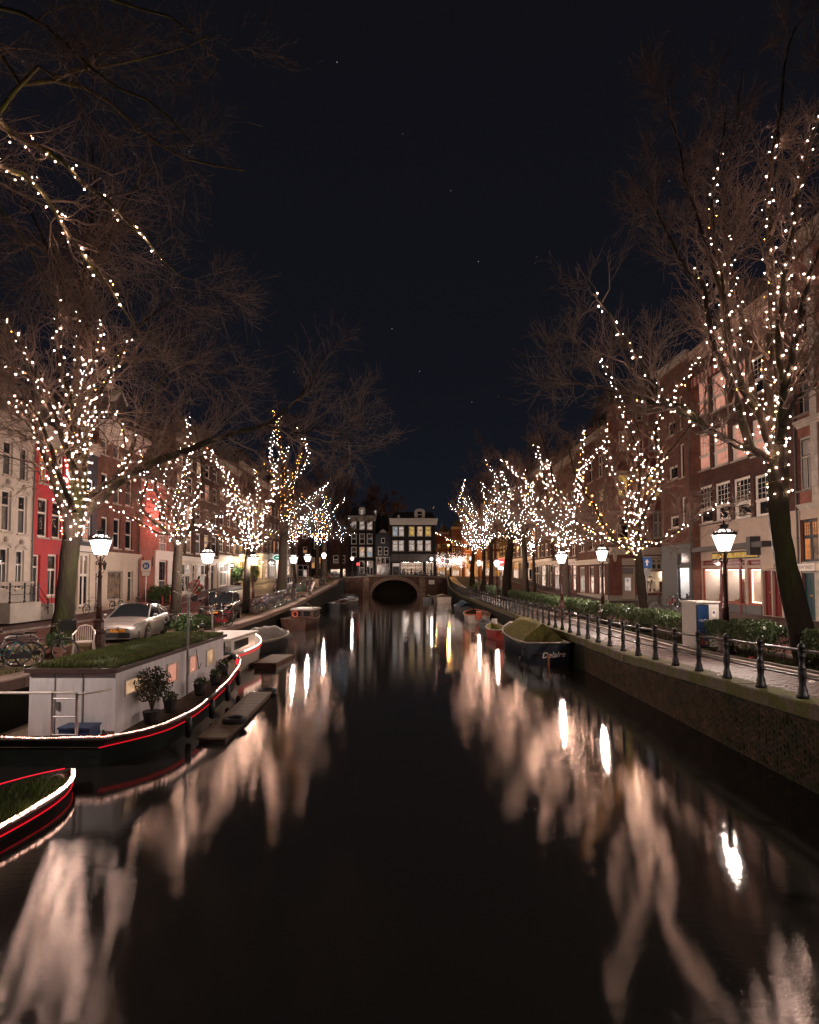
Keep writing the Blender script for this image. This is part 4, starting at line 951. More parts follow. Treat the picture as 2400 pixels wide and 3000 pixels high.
def door(par, u0, u1, z0, z1, m_, fm=WHITE, transom=True, setb=.14, kind='dark', panels=4, glass=False):
    w, h = u1 - u0, z1 - z0; mb = MB(); ft = .09
    zt = h * .76 if transom else h - ft
    mb.box(0, 0, 0, ft, .1, h); mb.box(w - ft, 0, 0, w, .1, h); mb.box(ft, 0, h - ft, w - ft, .1, h)
    if transom: mb.box(ft, 0, zt - .04, w - ft, .1, zt + .04)
    o = mb.build('door_frame', fm, par, loc=(u0, setb, z0))
    mb = MB(); a, b, e = ft, w - ft, zt - (.04 if transom else 0)
    mb.box(a, .05, .03, b, .09, e)
    pw_ = (b - a)
    for r in range(panels // 2):
        za = .18 + (e - .3) * r / (panels // 2); zb_ = za + (e - .3) / (panels // 2) - .10
        for c in range(2): mb.box(a + .07 + c * pw_ / 2, .036, za, a + pw_ / 2 - .04 + c * pw_ / 2, .052, zb_)
    dl = mb.build('door', m_, par, loc=(u0, setb, z0))
    mb = MB(); mb.ball((b - .12, .0, e * .48), .035, 6); mb.build('handle', mat('brass', (.45, .26, .09), .3, .1, metal=.9), dl)
    mb = MB(); mb.box(a + pw_ * .35, .028, e * .52, a + pw_ * .65, .034, e * .55); mb.build('letter_slot', mat('brass', (1, 1, 1)), dl)
    if transom:
        q = MB(); q.quad((a, .05, zt + .04), (b, .05, zt + .04), (b, .05, h - ft), (a, .05, h - ft)); q.build('pane', pick_pane(kind), o)
GREYRISER_ = mat('drainpipe_grey', (.10, .095, .09), .5, .2, 4)
class House:
    def __init__(s, label, side, a, b, zb, H, bands, group=None, XF=None, D=9, name='canal_house'):
        s.side, s.a, s.b, s.zb, s.H = side, a, b, zb, H; s.holes = []; s.todo = []; s.w = b - a; s.bands = bands; s.D = D
        if side == 'L': s.XF = XF or XFL; loc, rz = (s.XF, a, zb), R(90)
        elif side == 'R': s.XF = XF or XFR; loc, rz = (s.XF, b, zb), R(-90)
        else: s.XF = XF; loc, rz = (a, XF, zb), 0
        s.t = thing(name, label, 'house', loc, rz, group)
    def uz(s, x, y):
        if s.side == 'F': p = P(x, y, s.XF); return p.x - s.a, p.z - s.zb
        Y = abs(s.XF) * F / abs(x - CX) ; p = P(x, y, Y); Y = Y * abs(s.XF) / abs(p.x); p = P(x, y, Y)
        return (Y - s.a if s.side == 'L' else s.b - Y), p.z - s.zb
    def rect(s, x0, x1, y0, y1):
        xm = (x0 + x1) / 2; u0, _ = s.uz(x0, y0); u1, _ = s.uz(x1, y0); _, zt = s.uz(xm, y0); _, zl = s.uz(xm, y1)
        if u0 > u1: u0, u1 = u1, u0
        return [u0, u1, zl, zt]
    def win(s, r, style='T', kinds=('dark',), px=True, **kw):
        q = s.rect(*r) if px else list(r); s.holes.append(q); s.todo.append(lambda: window(s.t, *q, style, kinds, **kw)); return q
    def dr(s, r, m_, px=True, **kw):
        q = s.rect(*r) if px else list(r); q[2] = max(q[2], .02); s.holes.append(q); s.todo.append(lambda: door(s.t, *q, m_, **kw)); return q
    def hole(s, r, px=True):
        q = s.rect(*r) if px else list(r); s.holes.append(q); return q
    def done(s, side_m=None, roof='flat', rh=2.5, rm=None, skip=''):
        wall(s.t, s.w, s.H, s.holes, s.bands); shell(s.t, s.w, s.H, s.D, side_m or s.bands[-1][1], roof, rh, rm, skip)
        for f in s.todo: f()
        if s.w > 4: s.part('drainpipe', GREYRISER_, lambda mb: (mb.tube([(s.w - .14, -.07, .1), (s.w - .14, -.07, s.H - .7)], .045, 6), [mb.box(s.w - .2, -.12, z_, s.w - .08, -.003, z_ + .05) for z_ in (1.5, 4.5, 7.5)]))
        return s.t
    def part(s, name, m_, fn, **kw):
        mb = MB(); fn(mb); return mb.build(name, m_, s.t, **kw)
WFR = mat('dark_sash', (.018, .022, .028), .4, .1)
# ---- left bank
h = House('white plastered house at the left frame edge with a railed stoop', 'L', 25.6, 33.05, 1.36, 10.9, [(2.2, GREY_WALL), (99, WHITE_WALL)])
for (x0, x1, y0, y1) in ((12, 40, 1292, 1393), (60, 85, 1312, 1408), (7, 35, 1436, 1556), (55, 81, 1452, 1565)):
    h.win((x0, x1, y0, y1), 'T', ('cur', 'dark'), fm=WHITE, sash=WFR)
for (x0, x1, y0, y1) in ((1, 27, 1605, 1727), (48, 72, 1612, 1726)): h.win((x0, x1, y0, y1), 'T2', ('dark', 'cur', 'dark'), fm=WHITE, sash=WFR)
h.win((-52, -20, 1270, 1375), 'T', fm=WHITE, sash=WFR); h.win((-58, -26, 1420, 1545), 'T', fm=WHITE, sash=WFR); h.dr((-66, -30, 1600, 1740), BLACK_PL)
h.done(WHITE_WALL, 'mansard', 3.2)
cornice(h.t, h.w, 10.45, .75, .45, STONE, brackets=8); cornice(h.t, h.w, 1.95, .22, .12, STONE, 'plinth_band', 2)
for q in list(h.holes):
    mb = MB(); n = 8
    for k in range(n):
        a0 = q[0] - .12 + (q[1] - q[0] + .24) * k / n; a1 = q[0] - .12 + (q[1] - q[0] + .24) * (k + 1) / n; arc = lambda a: .16 * (1 - ((a - (q[0] + q[1]) / 2) / ((q[1] - q[0]) / 2 + .12)) ** 2)
        mb.add([(a0, -.05, q[3] + .02 + arc(a0)), (a1, -.05, q[3] + .02 + arc(a1)), (a1, -.05, q[3] + .17 + arc(a1)), (a0, -.05, q[3] + .17 + arc(a0)), (a0, 0, q[3] + .02 + arc(a0)), (a1, 0, q[3] + .02 + arc(a1)), (a1, 0, q[3] + .17 + arc(a1)), (a0, 0, q[3] + .17 + arc(a0))], [(0, 1, 2, 3), (3, 2, 6, 7), (0, 4, 5, 1)])
    um = (q[0] + q[1]) / 2; mb.lathe([(.09, 0), (.14, .1), (.08, .26), (.02, .3)], 6, (um, -.06, q[3] + .32)); mb.build('window_hood', STONE, h.t)
# stoop of the white house
def stoop(hs, u0, u1, hgt, n, rails=True, m_=STONE_D, dep=1.1):
    mb = MB(); mb.box(u0, -dep, 0, u1, -.005, hgt); mb.build('stoop_landing', GREY_WALL, hs.t)
    for k in range(n):
        mb = MB(); mb.box(u1 + .30 * k + .003, -dep, 0, u1 + .30 * (k + 1), -.005, hgt * (n - k) / (n + 1)); mb.build('step', m_, hs.t)
    if rails:
        pm_ = MB(); pm_.lathe([(.06, 0), (.06, .1), (.03, .14), (.045, .3), (.03, .45), (.05, .55), (.03, .62), (.045, .85), (.03, .92), (.055, 1.0), (.02, 1.08)], 8); pm_ = pm_.mesh('baluster', IRON, True)
        us = [u0 + .1, (u0 + u1) / 2, u1 - .1, u1 + .3 * n - .1]; zs_ = [hgt, hgt, hgt, .12]
        for u, z in zip(us, zs_): obj('baluster', pm_, hs.t, (u, -dep + .1, z))
        for dz in (.45, .9):
            mb = MB(); mb.tube([(u, -dep + .1, z + dz) for u, z in zip(us, zs_)], .018, 5); mb.build('handrail', IRON, hs.t)
stoop(h, 4.1, 6.6, 1.05, 3)
h = House('narrow red plastered house with white window frames', 'L', 33.07, 36.80, 1.36, 11.0, [(99, RED_WALL)])
h.win((117, 142, 1322, 1416), 'T2', ('orange', 'orange', 'orange'), sash=WFR); h.win((160, 189, 1330, 1430), 'T', ('dark', 'dark'), sash=WFR)
h.win((112, 143, 1460, 1574), 'T', sash=WFR); h.win((154, 182, 1470, 1578), 'T', sash=WFR)
h.dr((96, 119, 1625, 1774), WFR); h.win((141, 170, 1624, 1746), 'T2', ('cur', 'dark', 'dark'), sash=WFR)
h.done(RED_WALL, 'mansard', 3.0); cornice(h.t, h.w, 10.35, 1.0, .5, STONE, brackets=5)
h.part('plinth', STONE, lambda mb: mb.box(0, -.06, 0, h.w, -.003, .35))
stoop(h, .25, 1.35, .85, 4, False)
h.part('handrail', IRON, lambda mb: (mb.tube([(.25, -1.0, .9), (.25, -1.0, 1.75), (1.35, -1.0, 1.75), (2.5, -1.0, .9), (2.5, -1.0, 0)], .02, 5), mb.tube([(1.35, -1.0, 1.75), (1.35, -1.0, .85)], .02, 5)))
h = House('narrow dark blue house with glazed white double doors', 'L', 36.82, 39.8, 1.36, 11.4, [(4.1, CREAM), (99, NAVY)])
h.win((244, 270, 1505, 1584), 'S32', ('salmon', 'salmon'), sash=WFR); h.win((252, 276, 1405, 1470), 'S32', ('dark', 'dark'), sash=WFR); h.win((214, 236, 1405, 1480), 'S32', ('dark',), sash=WFR)
h.win((236, 266, 1622, 1776), 'V2', ('dim', 'dark', 'dim', 'dark')); h.dr((212, 230, 1650, 1790), WFR)
h.done(NAVY, 'mansard', 2.6); cornice(h.t, h.w, 4.15, .35, .35, WHITE, 'shop_cornice', 3); cornice(h.t, h.w, 10.9, .6, .4, STONE)
h = House('brown brick house with a white plastered ground floor and big cornice', 'L', 39.82, 46.2, 1.36, 13.0, [(4.0, CREAM), (99, BR_BROWN)])
for cols, rows in (((298, 318), ((1250, 1332), (1386, 1469), (1514, 1598))), ((334, 354), ((1262, 1344), (1396, 1476), (1519, 1607))), ((369, 389), ((1276, 1350), (1404, 1483), (1524, 1610)))):
    for (y0, y1) in rows: h.win((*cols, y0, y1), 'S', ('cur', 'dark') if y0 < 1500 else ('dark', 'dark'), sash=WFR)
h.win((316, 361, 1672, 1757), 'X', ('dim',), fm=GREY_WALL, sash=WFR, sill=None); h.dr((276, 293, 1675, 1790), WFR); h.dr((375, 391, 1672, 1760), mat('green_door', (.03, .05, .04), .4, .1))
h.done(BR_BROWN, 'gable', 3.5); cornice(h.t, h.w, 12.3, 1.25, .8, WHITE, steps=4); cornice(h.t, h.w, 3.8, .45, .22, CREAM, 'shop_cornice', 3)
h.part('neck_gable', WHITE, lambda mb: mb.prism([(1.6, 13.55), (4.8, 13.55), (4.2, 14.4), (4.0, 15.6), (4.35, 15.9), (3.2, 16.8), (2.05, 15.9), (2.4, 15.6), (2.2, 14.4)], .1, .55))
h = House('rose brick house washed by a pink wall lamp, white door surround', 'L', 46.22, 53.1, 1.40, 10.6, [(99, BR_PINK)])
h.win((466, 492, 1467, 1533), 'S', ('dark', 'dark'), sash=WFR); h.win((466, 492, 1558, 1624), 'S22', ('blind', 'blind'), sash=WFR); q = h.win((464, 490, 1642, 1760), 'S23', ('cur', 'dark'), sash=WFR, sill=None)
h.done(BR_PINK, 'flat'); cornice(h.t, h.w, 10.25, .35, .2, STONE)
h.part('door_surround', WHITE, lambda mb: (mb.box(q[0] - .75, -.09, 0, q[0] - .01, -.004, q[3] + .03), mb.box(q[1] + .01, -.09, 0, q[1] + .95, -.004, q[3] + .03), mb.box(q[0] - .8, -.12, q[3] + .032, q[1] + 1.0, -.004, q[3] + .75), mb.box(q[0] - .85, -.2, q[3] + .752, q[1] + 1.05, -.004, q[3] + .85)))
for u, z in ((.7, 3.6), (2.4, 3.7), (.55, 9.0)): h.part('wall_anchor', IRON, lambda mb: mb.box(u - .03, -.05, z - .4, u + .03, -.004, z + .4))
u, z = h.uz(449, 1482)
t = thing('wall_lamp', 'glowing pink wall lamp high on the rose brick house', 'lamp', (XFL + .02, 46.22 + u, 1.4 + z))
mb = MB(); mb.tube([(0, 0, .1), (.35, 0, .16), (.5, 0, .1)], .02, 5); mb.build('arm', IRON, t)
mb = MB(); mb.lathe([(.16, 0), (.20, .05), (.10, .12), (.03, .16)], 8, (.5, 0, -.02)); mb.build('shade', IRON, t)
mb = MB(); mb.ball((.5, 0, -.06), .13, 8, 0, .6); mb.build('glowing_globe', glow('pink_lamp', (1, .22, .20), 30), t)
ld = bpy.data.lights.new('pink_light', 'POINT'); ld.energy = 560; ld.color = (1, .20, .18); ld.shadow_soft_size = .12
lo = bpy.data.objects.new('pink_light', ld); COL.objects.link(lo); lo.parent = t; lo.location = (1.1, 0, -.5)
def row_house(label, side, a, b, zb, H, wm, cols, rows, lits, ground, seed, XF=None, style='S22', roof='gable', corn=STONE, fh=3.9, name='canal_house', gm=None, D=9, wz=1.9, wfrac=.62):
    rg = random.Random(seed); h = House(label, side, a, b, zb, H, [(fh, gm or CREAM), (99, wm)], XF=XF, D=D, name=name); w = b - a
    bw = w / cols
    for r, z in enumerate(rows):
        for c in range(cols):
            u0 = bw * (c + .5 - wfrac / 2); k = lits[(r * cols + c) % len(lits)]
            hh = wz * (1 - .10 * r); h.win([u0, u0 + bw * wfrac, z, z + hh], style, (k, k), False, sash=WFR if rg.random() < .6 else None)
    for kind, f0, f1, z0, z1, k in ground:
        if kind == 'd': h.dr([w * f0, w * f1, z0, z1], WFR, False)
        else: h.win([w * f0, w * f1, z0, z1], kind, (k, k) if isinstance(k, str) else k, False, sill=None, sash=WFR if kind[0] == 'S' else None)
    h.done(wm, roof, 2.6)
    cornice(h.t, w, H - .55, .7, .45, corn); cornice(h.t, w, fh - .25, .42, .28, WHITE, 'shop_cornice', 3)
    return h
row_house('dark brick house with paired tall windows over a glazed white shopfront', 'L', 53.12, 65.6, 1.75, 15.5, BR_DARK, 5, (4.4, 7.4, 10.3, 12.8), ('dark', 'dim', 'cur', 'warm', 'dark', 'cur', 'salmon'),
    [('V3', .04, .36, .5, 3.4, ('dark', 'white', 'cur')), ('d', .38, .46, .1, 3.3, 0), ('V3', .5, .78, .5, 3.4, ('white', 'dark', 'cur')), ('d', .82, .93, .1, 3.4, 0)], 1, style='T', wz=2.2)
row_house('brown brick house with a bright white portico behind the black car', 'L', 65.62, 73.4, 2.3, 15.0, BR_BROWN, 3, (4.4, 7.6, 10.6), ('cur', 'dark', 'warm', 'dark'),
    [('V2', .1, .5, .4, 3.2, ('white', 'blind')), ('d', .6, .85, .1, 3.3, 0)], 2, style='S22')
row_house('brick house with golden lit windows over a lamp lit cream front', 'L', 73.42, 81.5, 2.7, 16.0, BR_DARK, 3, (4.3, 7.4, 10.5), ('yellow', 'yellow', 'dim', 'dark', 'dark', 'cur'),
    [('V2', .08, .42, .4, 3.3, ('yellow', 'warm')), ('d', .5, .66, .1, 3.3, 0), ('V1', .74, .92, .4, 3.3, 'warm')], 3, style='S33')
row_house('brick house with a warm glowing shopfront and yellow door light', 'L', 81.52, 89.8, 3.2, 14.8, BR_BROWN, 3, (4.3, 7.3, 10.2), ('yellow', 'dim', 'dark', 'dark', 'cur', 'dark'),
    [('V2', .06, .5, .4, 3.4, ('warm', 'amber')), ('d', .56, .7, .1, 3.3, 0), ('V1', .76, .94, .4, 3.3, 'shop')], 4, style='S22')
row_house('dark brick house behind the oval green hanging sign', 'L', 89.82, 100.5, 3.5, 15.5, BR_DARK, 4, (4.3, 7.3, 10.2), ('dark', 'orange', 'dark', 'orange', 'dark', 'cur', 'dark'),
    [('V3', .05, .48, .3, 3.4, ('cur', 'white')), ('d', .54, .66, .1, 3.3, 0), ('V2', .72, .95, .3, 3.3, ('white', 'dim'))], 5, style='S22')
row_house('last left brick house before the crossing with a pale lit front', 'L', 100.52, 113.5, 3.75, 14.5, BR_BROWN, 4, (4.3, 7.2, 10.0), ('dark', 'cur', 'orange', 'dark', 'dark'),
    [('V3', .06, .46, .3, 3.3, ('white', 'shop')), ('d', .54, .66, .1, 3.3, 0), ('V2', .72, .95, .3, 3.3, ('shop', 'white'))], 6, style='S22')
# wall lights of the left bank shops
def wall_light(label, x, Y, z, col, pw, r=.13):
    t = thing('wall_lantern', label, 'lamp', (x, Y, z)); mb = MB(); mb.tube([(0, 0, -.25), (.25, 0, -.3), (.32, 0, -.16)], .018, 5); mb.build('bracket', IRON, t)
    mb = MB(); mb.lathe([(.06, -.16), (.13, .1), (.14, .12), (.05, .22), (.01, .28)], 6, (.32, 0, 0)); mb.build('cap_frame', IRON, t)
    mb = MB(); mb.ball((.32, 0, -.01), r, 8); mb.build('glowing_globe', glow('wall_globe_%d' % int(col[2] * 100), col, 26), t)
    ld = bpy.data.lights.new('lantern_light', 'POINT'); ld.energy = pw; ld.color = col; ld.shadow_soft_size = .12
    lo = bpy.data.objects.new('lantern_light', ld); COL.objects.link(lo); lo.parent = t; lo.location = (.75, 0, -.05); return t
wall_light('bright amber wall lantern on the cream front with golden windows', XFL + .1, 74.2, 6.0, (1, .62, .26), 420)
wall_light('glaring warm wall lantern over the yellow lit shop door', XFL + .1, 84.0, 6.0, (1, .66, .30), 420)
wall_light('pale wall lantern beside the white portico', XFL + .1, 69.5, 5.2, (1, .84, .74), 300)
wall_light('white wall light by the green hanging sign', XFL + .1, 96.0, 6.2, (1, .86, .78), 350)
t = thing('wall_lantern', 'unlit black wall lantern beside the nearest left lamp post', 'lamp', (XFL + .02, 40.2, 1.36 + 3.3))
mb = MB(); mb.tube([(0, 0, -.5), (.3, 0, -.55), (.38, 0, -.35)], .02, 5); mb.build('bracket', IRON, t)
mb = MB(); mb.lathe([(.07, -.35), (.15, .05), (.17, .08), (.06, .2), (.02, .32)], 6, (.38, 0, 0)); mb.build('lantern', IRON, t)
# ---- end of the canal
def end_house(label, px0, px1, ytop, wm, XF, wins, extra=None, roof='mansard', rh=2.2, D=10, fh=3.4, gm=None):
    a, b = P(px0, 1690, XF).x, P(px1, 1690, XF).x; zb = 3.86; H = ZP(ytop, XF) - zb
    h = House(label, 'F', a, b, zb, H, [(fh, gm or wm), (99, wm)], XF=XF, D=D)
    for r, st, ks in wins: h.win(r, st, ks, sill=None if r[3] > 1640 else STONE)
    if extra: extra(h)
    h.done(wm, roof, rh); return h
def px_cornice(h, x0, x1, y0, y1, proj, m_, steps=4):
    q = h.rect(x0, x1, y0, y1); cornice(h.t, q[1] - q[0], q[2], q[3] - q[2], proj, m_, steps=steps, x0=q[0])
def dormer(h, x0, x1, y0, y1, k, m_=WHITE):
    q = h.rect(x0, x1, y0, y1); w = q[1] - q[0]; mb = MB(); um = (q[0] + q[1]) / 2
    mb.prism([(q[0], q[2]), (q[1], q[2]), (q[1], q[3] - .4), (um + w * .25, q[3]), (um - w * .25, q[3]), (q[0], q[3] - .4)], .25, 1.6); mb.build('dormer', m_, h.t)
    window(h.t, q[0] + w * .22, q[1] - w * .22, q[2] + .2, q[3] - .5, 'S', (k, k), setb=.16, sill=None)
h = end_house('black brick end house with white lit top floor windows', 1022, 1100, 1513, BLACKWALL, 130, [((a, b, y0, y1), 'S', ks) for (a, b) in ((1029, 1045), (1053, 1069), (1075, 1092)) for (y0, y1, ks) in ((1527, 1552, ('white', 'white')), (1563, 1594, ('dark', 'cur')))] +
    [((1029, 1045, 1602, 1632), 'S', ('dark', 'cur')), ((1053, 1069, 1602, 1632), 'S', ('white', 'warm')), ((1075, 1092, 1602, 1632), 'S', ('cool', 'white')), ((1053, 1069, 1643, 1682), 'S', ('cur', 'dark')), ((1074, 1094, 1643, 1686), 'V2', ('cur', 'dark'))])
px_cornice(h, 1021, 1101, 1511, 1527, .5, STONE); dormer(h, 1051, 1070, 1485, 1511, 'white')
window(h.t, *h.rect(1096, 1103, 1494, 1510), 'X', ('white',), setb=.6, sill=None)
h = end_house('plain black side wing of the end house with a mansard roof', 1101, 1137, 1522, BLACKWALL, 134, [])
h = end_house('narrow dark gabled house squeezed between the end houses', 1100, 1145, 1566, NAVY, 129, [((1117, 1128, 1576, 1591), 'X', ('dark',)), ((1107, 1120, 1602, 1626), 'S', ('cur', 'dark')), ((1125, 1138, 1602, 1626), 'S', ('dark', 'dark')), ((1102, 1143, 1632, 1684), 'V3', ('dark', 'cur'))], roof='gable', rh=1.4, D=4)
q = h.rect(1113, 1132, 1550, 1560); h.part('gable_pediment', STONE, lambda mb: mb.prism([(q[0], q[2]), (q[1], q[2]), (q[1] - .1, q[2] + .25), ((q[0] + q[1]) / 2, q[3]), (q[0] + .1, q[2] + .25)], -.12, .1))
kk = ('yellow', 'amber', 'yellow')
SHOPIN = []
def ex(h):
    h.dr((1150, 1171, 1650, 1688), WFR, kind='white'); SHOPIN.append((h, h.hole((1173, 1240, 1646, 1684)))); SHOPIN.append((h, h.hole((1247, 1271, 1646, 1686))))
h = end_house('broad black end house above a bright shop window', 1145, 1278, 1521, BLACKWALL, 128, [((a, b, 1542, 1571), 'T', (k,)) for (a, b), k in zip(((1150, 1166), (1168, 1184), (1198, 1215), (1222, 1239), (1246, 1263)), ('cool', 'white', 'yellow', 'warm', 'yellow'))] +
    [((a, b, 1583, 1614), 'T', ('white',)) for (a, b) in ((1150, 1166), (1168, 1184), (1198, 1215), (1222, 1239), (1246, 1263))], ex, rh=1.7)
px_cornice(h, 1143, 1280, 1519, 1538, .7, WHITE, 5); dormer(h, 1215, 1245, 1490, 1521, 'dark'); dormer(h, 1164, 1172, 1508, 1521, 'white')
h.part('fascia', mat('dark_fascia', (.03, .026, .024), .4, .2), lambda mb: mb.box(.05, -.14, 3.35, h.w - .05, -.005, 5.0))
for i, xx in enumerate((1158, 1180, 1202, 1224, 1258)):
    q = h.rect(xx - 9, xx + 9, 1623, 1640); h.part('fascia_panel', mat('fascia_panel', (.07, .05, .045), .5, .4), lambda mb: mb.box(q[0], -.18, q[2], q[1], -.142, q[3]))
h.part('hoist_beam', WHITE, lambda mb: mb.box(9.6, -1.0, 15.6 + 0, 9.8, 2.5, 15.85))
for lab, p0, p1, yt, wm, ws in (('dark brick house with a white gridded lit window left of the end house', 828, 912, 1520, BR_DARK, [((850, 865, 1599, 1620), 'G23', ('white',)), ((888, 900, 1602, 1620), 'S', ('amber', 'dark')), ((850, 864, 1556, 1578), 'S', ('dark',)), ((886, 900, 1556, 1578), 'S', ('dark',)), ((840, 905, 1655, 1690), 'V4', ('dark', 'cur', 'dark', 'white'))]),
        ('dark brick house with two amber ground windows at the left end', 913, 965, 1535, BLACKWALL, [((911 + 1, 923, 1633, 1665), 'S', ('amber', 'dim')), ((934, 944, 1633, 1665), 'S', ('dim', 'amber')), ((920, 934, 1585, 1608), 'S', ('dark',)), ((945, 958, 1585, 1608), 'S', ('dark',))]),
        ('dark house with a bright low doorway beside the black end house', 966, 1021, 1546, BR_DARK, [((976, 992, 1627, 1650), 'S', ('cur', 'dark')), ((999, 1012, 1627, 1650), 'S', ('dark',)), ((968, 999, 1667, 1692), 'V2', ('shop', 'white')), ((1003, 1013, 1666, 1690), 'X', ('shop',))])):
    h = end_house(lab, p0, p1, yt, wm, 131, ws, roof='gable', rh=2.5); px_cornice(h, p0, p1, yt - 1, yt + 7, .4, STONE_D)
# shopping street beyond the bridge
for lab, p0, p1, yt, Y, wm, seed in (('ochre lit shop house deep in the side street', 1279, 1322, 1560, 190, BR_RED, 1), ('shop house with orange lit ground floor left of the bare tree', 1323, 1362, 1545, 172, BR_BROWN, 2), ('tall brick shop house closing the side street on its right', 1363, 1412, 1505, 152, BR_RED, 3), ('brick shop house behind the most distant right lamp', 1413, 1470, 1480, 141, BR_BROWN, 4)):
    a, b = P(p0, 1690, Y).x, P(p1, 1690, Y).x
    row_house(lab, 'F', a, b, 3.86, ZP(yt, Y) - 3.86, wm, 3, (4.3, 7.0, 9.4), ('dim', 'dark', 'amber', 'dark', 'cur', 'dim'), [('V3', .05, .6, .2, 3.3, ('amber', 'shop')), ('V1', .66, .95, .2, 3.3, ('shop', 'amber'))], seed + 20, XF=Y, style='S22')
def sodium(label, x, y, Y):
    p = P(x, y, Y); t = thing('hanging_lamp', label, 'street lamp', p); mb = MB(); mb.lathe([(.04, .3), (.24, .16), (.30, .02), (.28, 0)], 10); mb.build('shade', IRON, t)
    mb = MB(); mb.ball((0, 0, -.02), .20, 8, 0, .7); mb.build('glowing_globe', glow('sodium', (1, .36, .05), 110), t)
    mb = MB(); mb.tube([(-6, 0, 1.2), (0, 0, .32), (6, 0, 1.2)], .015, 4); mb.build('span_wire', IRON, t)
    ld = bpy.data.lights.new('sodium_light', 'POINT'); ld.energy = 6000; ld.color = (1, .42, .08); ld.shadow_soft_size = .25
    lo = bpy.data.objects.new('sodium_light', ld); COL.objects.link(lo); lo.parent = t; lo.location = (0, -.1, -.5)
sodium('lower orange hanging street lamp beside the broad end house', 1275, 1611, 134); sodium('higher orange hanging street lamp above the canopy of lights', 1314, 1597, 146)
# ---- right bank
SHOPGLASS = bpy.data.materials.new('shop_glass'); SHOPGLASS.use_nodes = True
_t = SHOPGLASS.node_tree; _t.nodes.clear(); _o = nd(_t, 'ShaderNodeOutputMaterial'); _m = nd(_t, 'ShaderNodeMixShader'); _f = nd(_t, 'ShaderNodeFresnel'); _f.inputs[0].default_value = 1.45
_a = nd(_t, 'ShaderNodeBsdfTransparent'); _g = nd(_t, 'ShaderNodeBsdfGlossy'); _g.inputs['Roughness'].default_value = .03
_t.links.new(_f.outputs[0], _m.inputs[0]); _t.links.new(_a.outputs[0], _m.inputs[1]); _t.links.new(_g.outputs[0], _m.inputs[2]); _t.links.new(_m.outputs[0], _o.inputs[0])
def interior(h, q, dep, wm, col, estr, frame=None, nd_=0, floor=WOODM, n_panel=2):
    """a real shop room behind an opening: floor, walls, ceiling light, glass"""
    u0, u1, z0, z1 = q; mb = MB(); e_ = .03
    mb.quad((u0 + e_, .23, z0), (u1 - e_, .23, z0), (u1 - e_, dep, z0), (u0 + e_, dep, z0), 1)
    mb.quad((u0 + e_, dep, z0), (u1 - e_, dep, z0), (u1 - e_, dep, z1), (u0 + e_, dep, z1)); mb.quad((u0 + e_, .23, z0), (u0 + e_, dep, z0), (u0 + e_, dep, z1), (u0 + e_, .23, z1))
    mb.quad((u1 - e_, dep, z0), (u1 - e_, .23, z0), (u1 - e_, .23, z1), (u1 - e_, dep, z1)); mb.quad((u0 + e_, dep, z1), (u1 - e_, dep, z1), (u1 - e_, .23, z1), (u0 + e_, .23, z1))
    mb.build('shop_room', [wm, floor], h.t)
    for k in range(n_panel):
        a = u0 + (u1 - u0) * (k + .25) / n_panel; b = u0 + (u1 - u0) * (k + .75) / n_panel
        mb = MB(); mb.box(a, dep * .4, z1 - .06, b, dep * .4 + .22, z1 - .02); mb.build('ceiling_light', glow('shop_panel_%d' % int(estr), col, estr), h.t)
    rg_ = random.Random(int(u0 * 91)); n_it = max(3, int((u1 - u0) * 3.2))
    IT = [mat('ware_%d' % k, c, .45, .25, 6) for k, c in enumerate(((.10, .05, .03), (.30, .17, .08), (.05, .06, .06), (.42, .34, .26), (.20, .03, .03)))]
    for k in range(n_it):
        x = u0 + .15 + (u1 - u0 - .3) * (k + rg_.random()) / n_it; y = rg_.uniform(.32, dep * .8); hh = rg_.uniform(.15, .55) if y < .7 else rg_.uniform(.5, min(1.5, (z1 - z0) * .75)); w_ = rg_.uniform(.06, .2); mb = MB()
        if rg_.random() < .5: mb.box(x - w_, y, z0 + .005, x + w_, y + .2, z0 + hh)
        else: mb.lathe([(w_ * .5, 0), (w_ * .9, hh * .3), (w_ * .45, hh * .6), (w_ * .6, hh * .92), (w_ * .2, hh)], 8, (x, y + .1, z0 + .005))
        mb.build('display_item', rg_.choice(IT), h.t)
    for k in range(2):
        zz = z0 + (z1 - z0) * (.45 + .25 * k); mb = MB(); mb.box(u0 + .1, dep - .25, zz, u1 - .1, dep - .02, zz + .03); mb.build('wall_shelf', WOODM, h.t); mb = MB(); x = u0 + .2
        while x < u1 - .3: a_ = rg_.uniform(.05, .14); mb.box(x, dep - .2, zz + .032, x + a_, dep - .06, zz + rg_.uniform(.1, .28), rg_.randrange(3)); x += a_ + rg_.uniform(.05, .25)
        mb.build('shelf_wares', [IT[0], IT[1], IT[2]], h.t)
    mb = MB(); mb.quad((u0, .16, z0), (u1, .16, z0), (u1, .16, z1), (u0, .16, z1)); mb.build('display_glass', SHOPGLASS, h.t)
    if frame:
        ft = .09; mb = MB(); mb.box(u0, .1, z0, u0 + ft, .21, z1); mb.box(u1 - ft, .1, z0, u1, .21, z1); mb.box(u0 + ft, .1, z1 - ft, u1 - ft, .21, z1); mb.box(u0 + ft, .1, z0, u1 - ft, .21, z0 + ft)
        for k in range(1, nd_ + 1): x = u0 + (u1 - u0) * k / (nd_ + 1); mb.box(x - .04, .1, z0 + ft, x + .04, .2, z1 - ft)
        mb.build('display_frame', frame, h.t)
RIGHT_SHOP = None
MAROON = mat('maroon_paint', (.17, .022, .022), .32, .12, 3, coat=.3); REDWOOD = mat('red_brown_frame', (.27, .055, .03), .4, .2, 4)
GREYRISER = mat('grey_riser', (.11, .115, .115), .6, .15, 2)
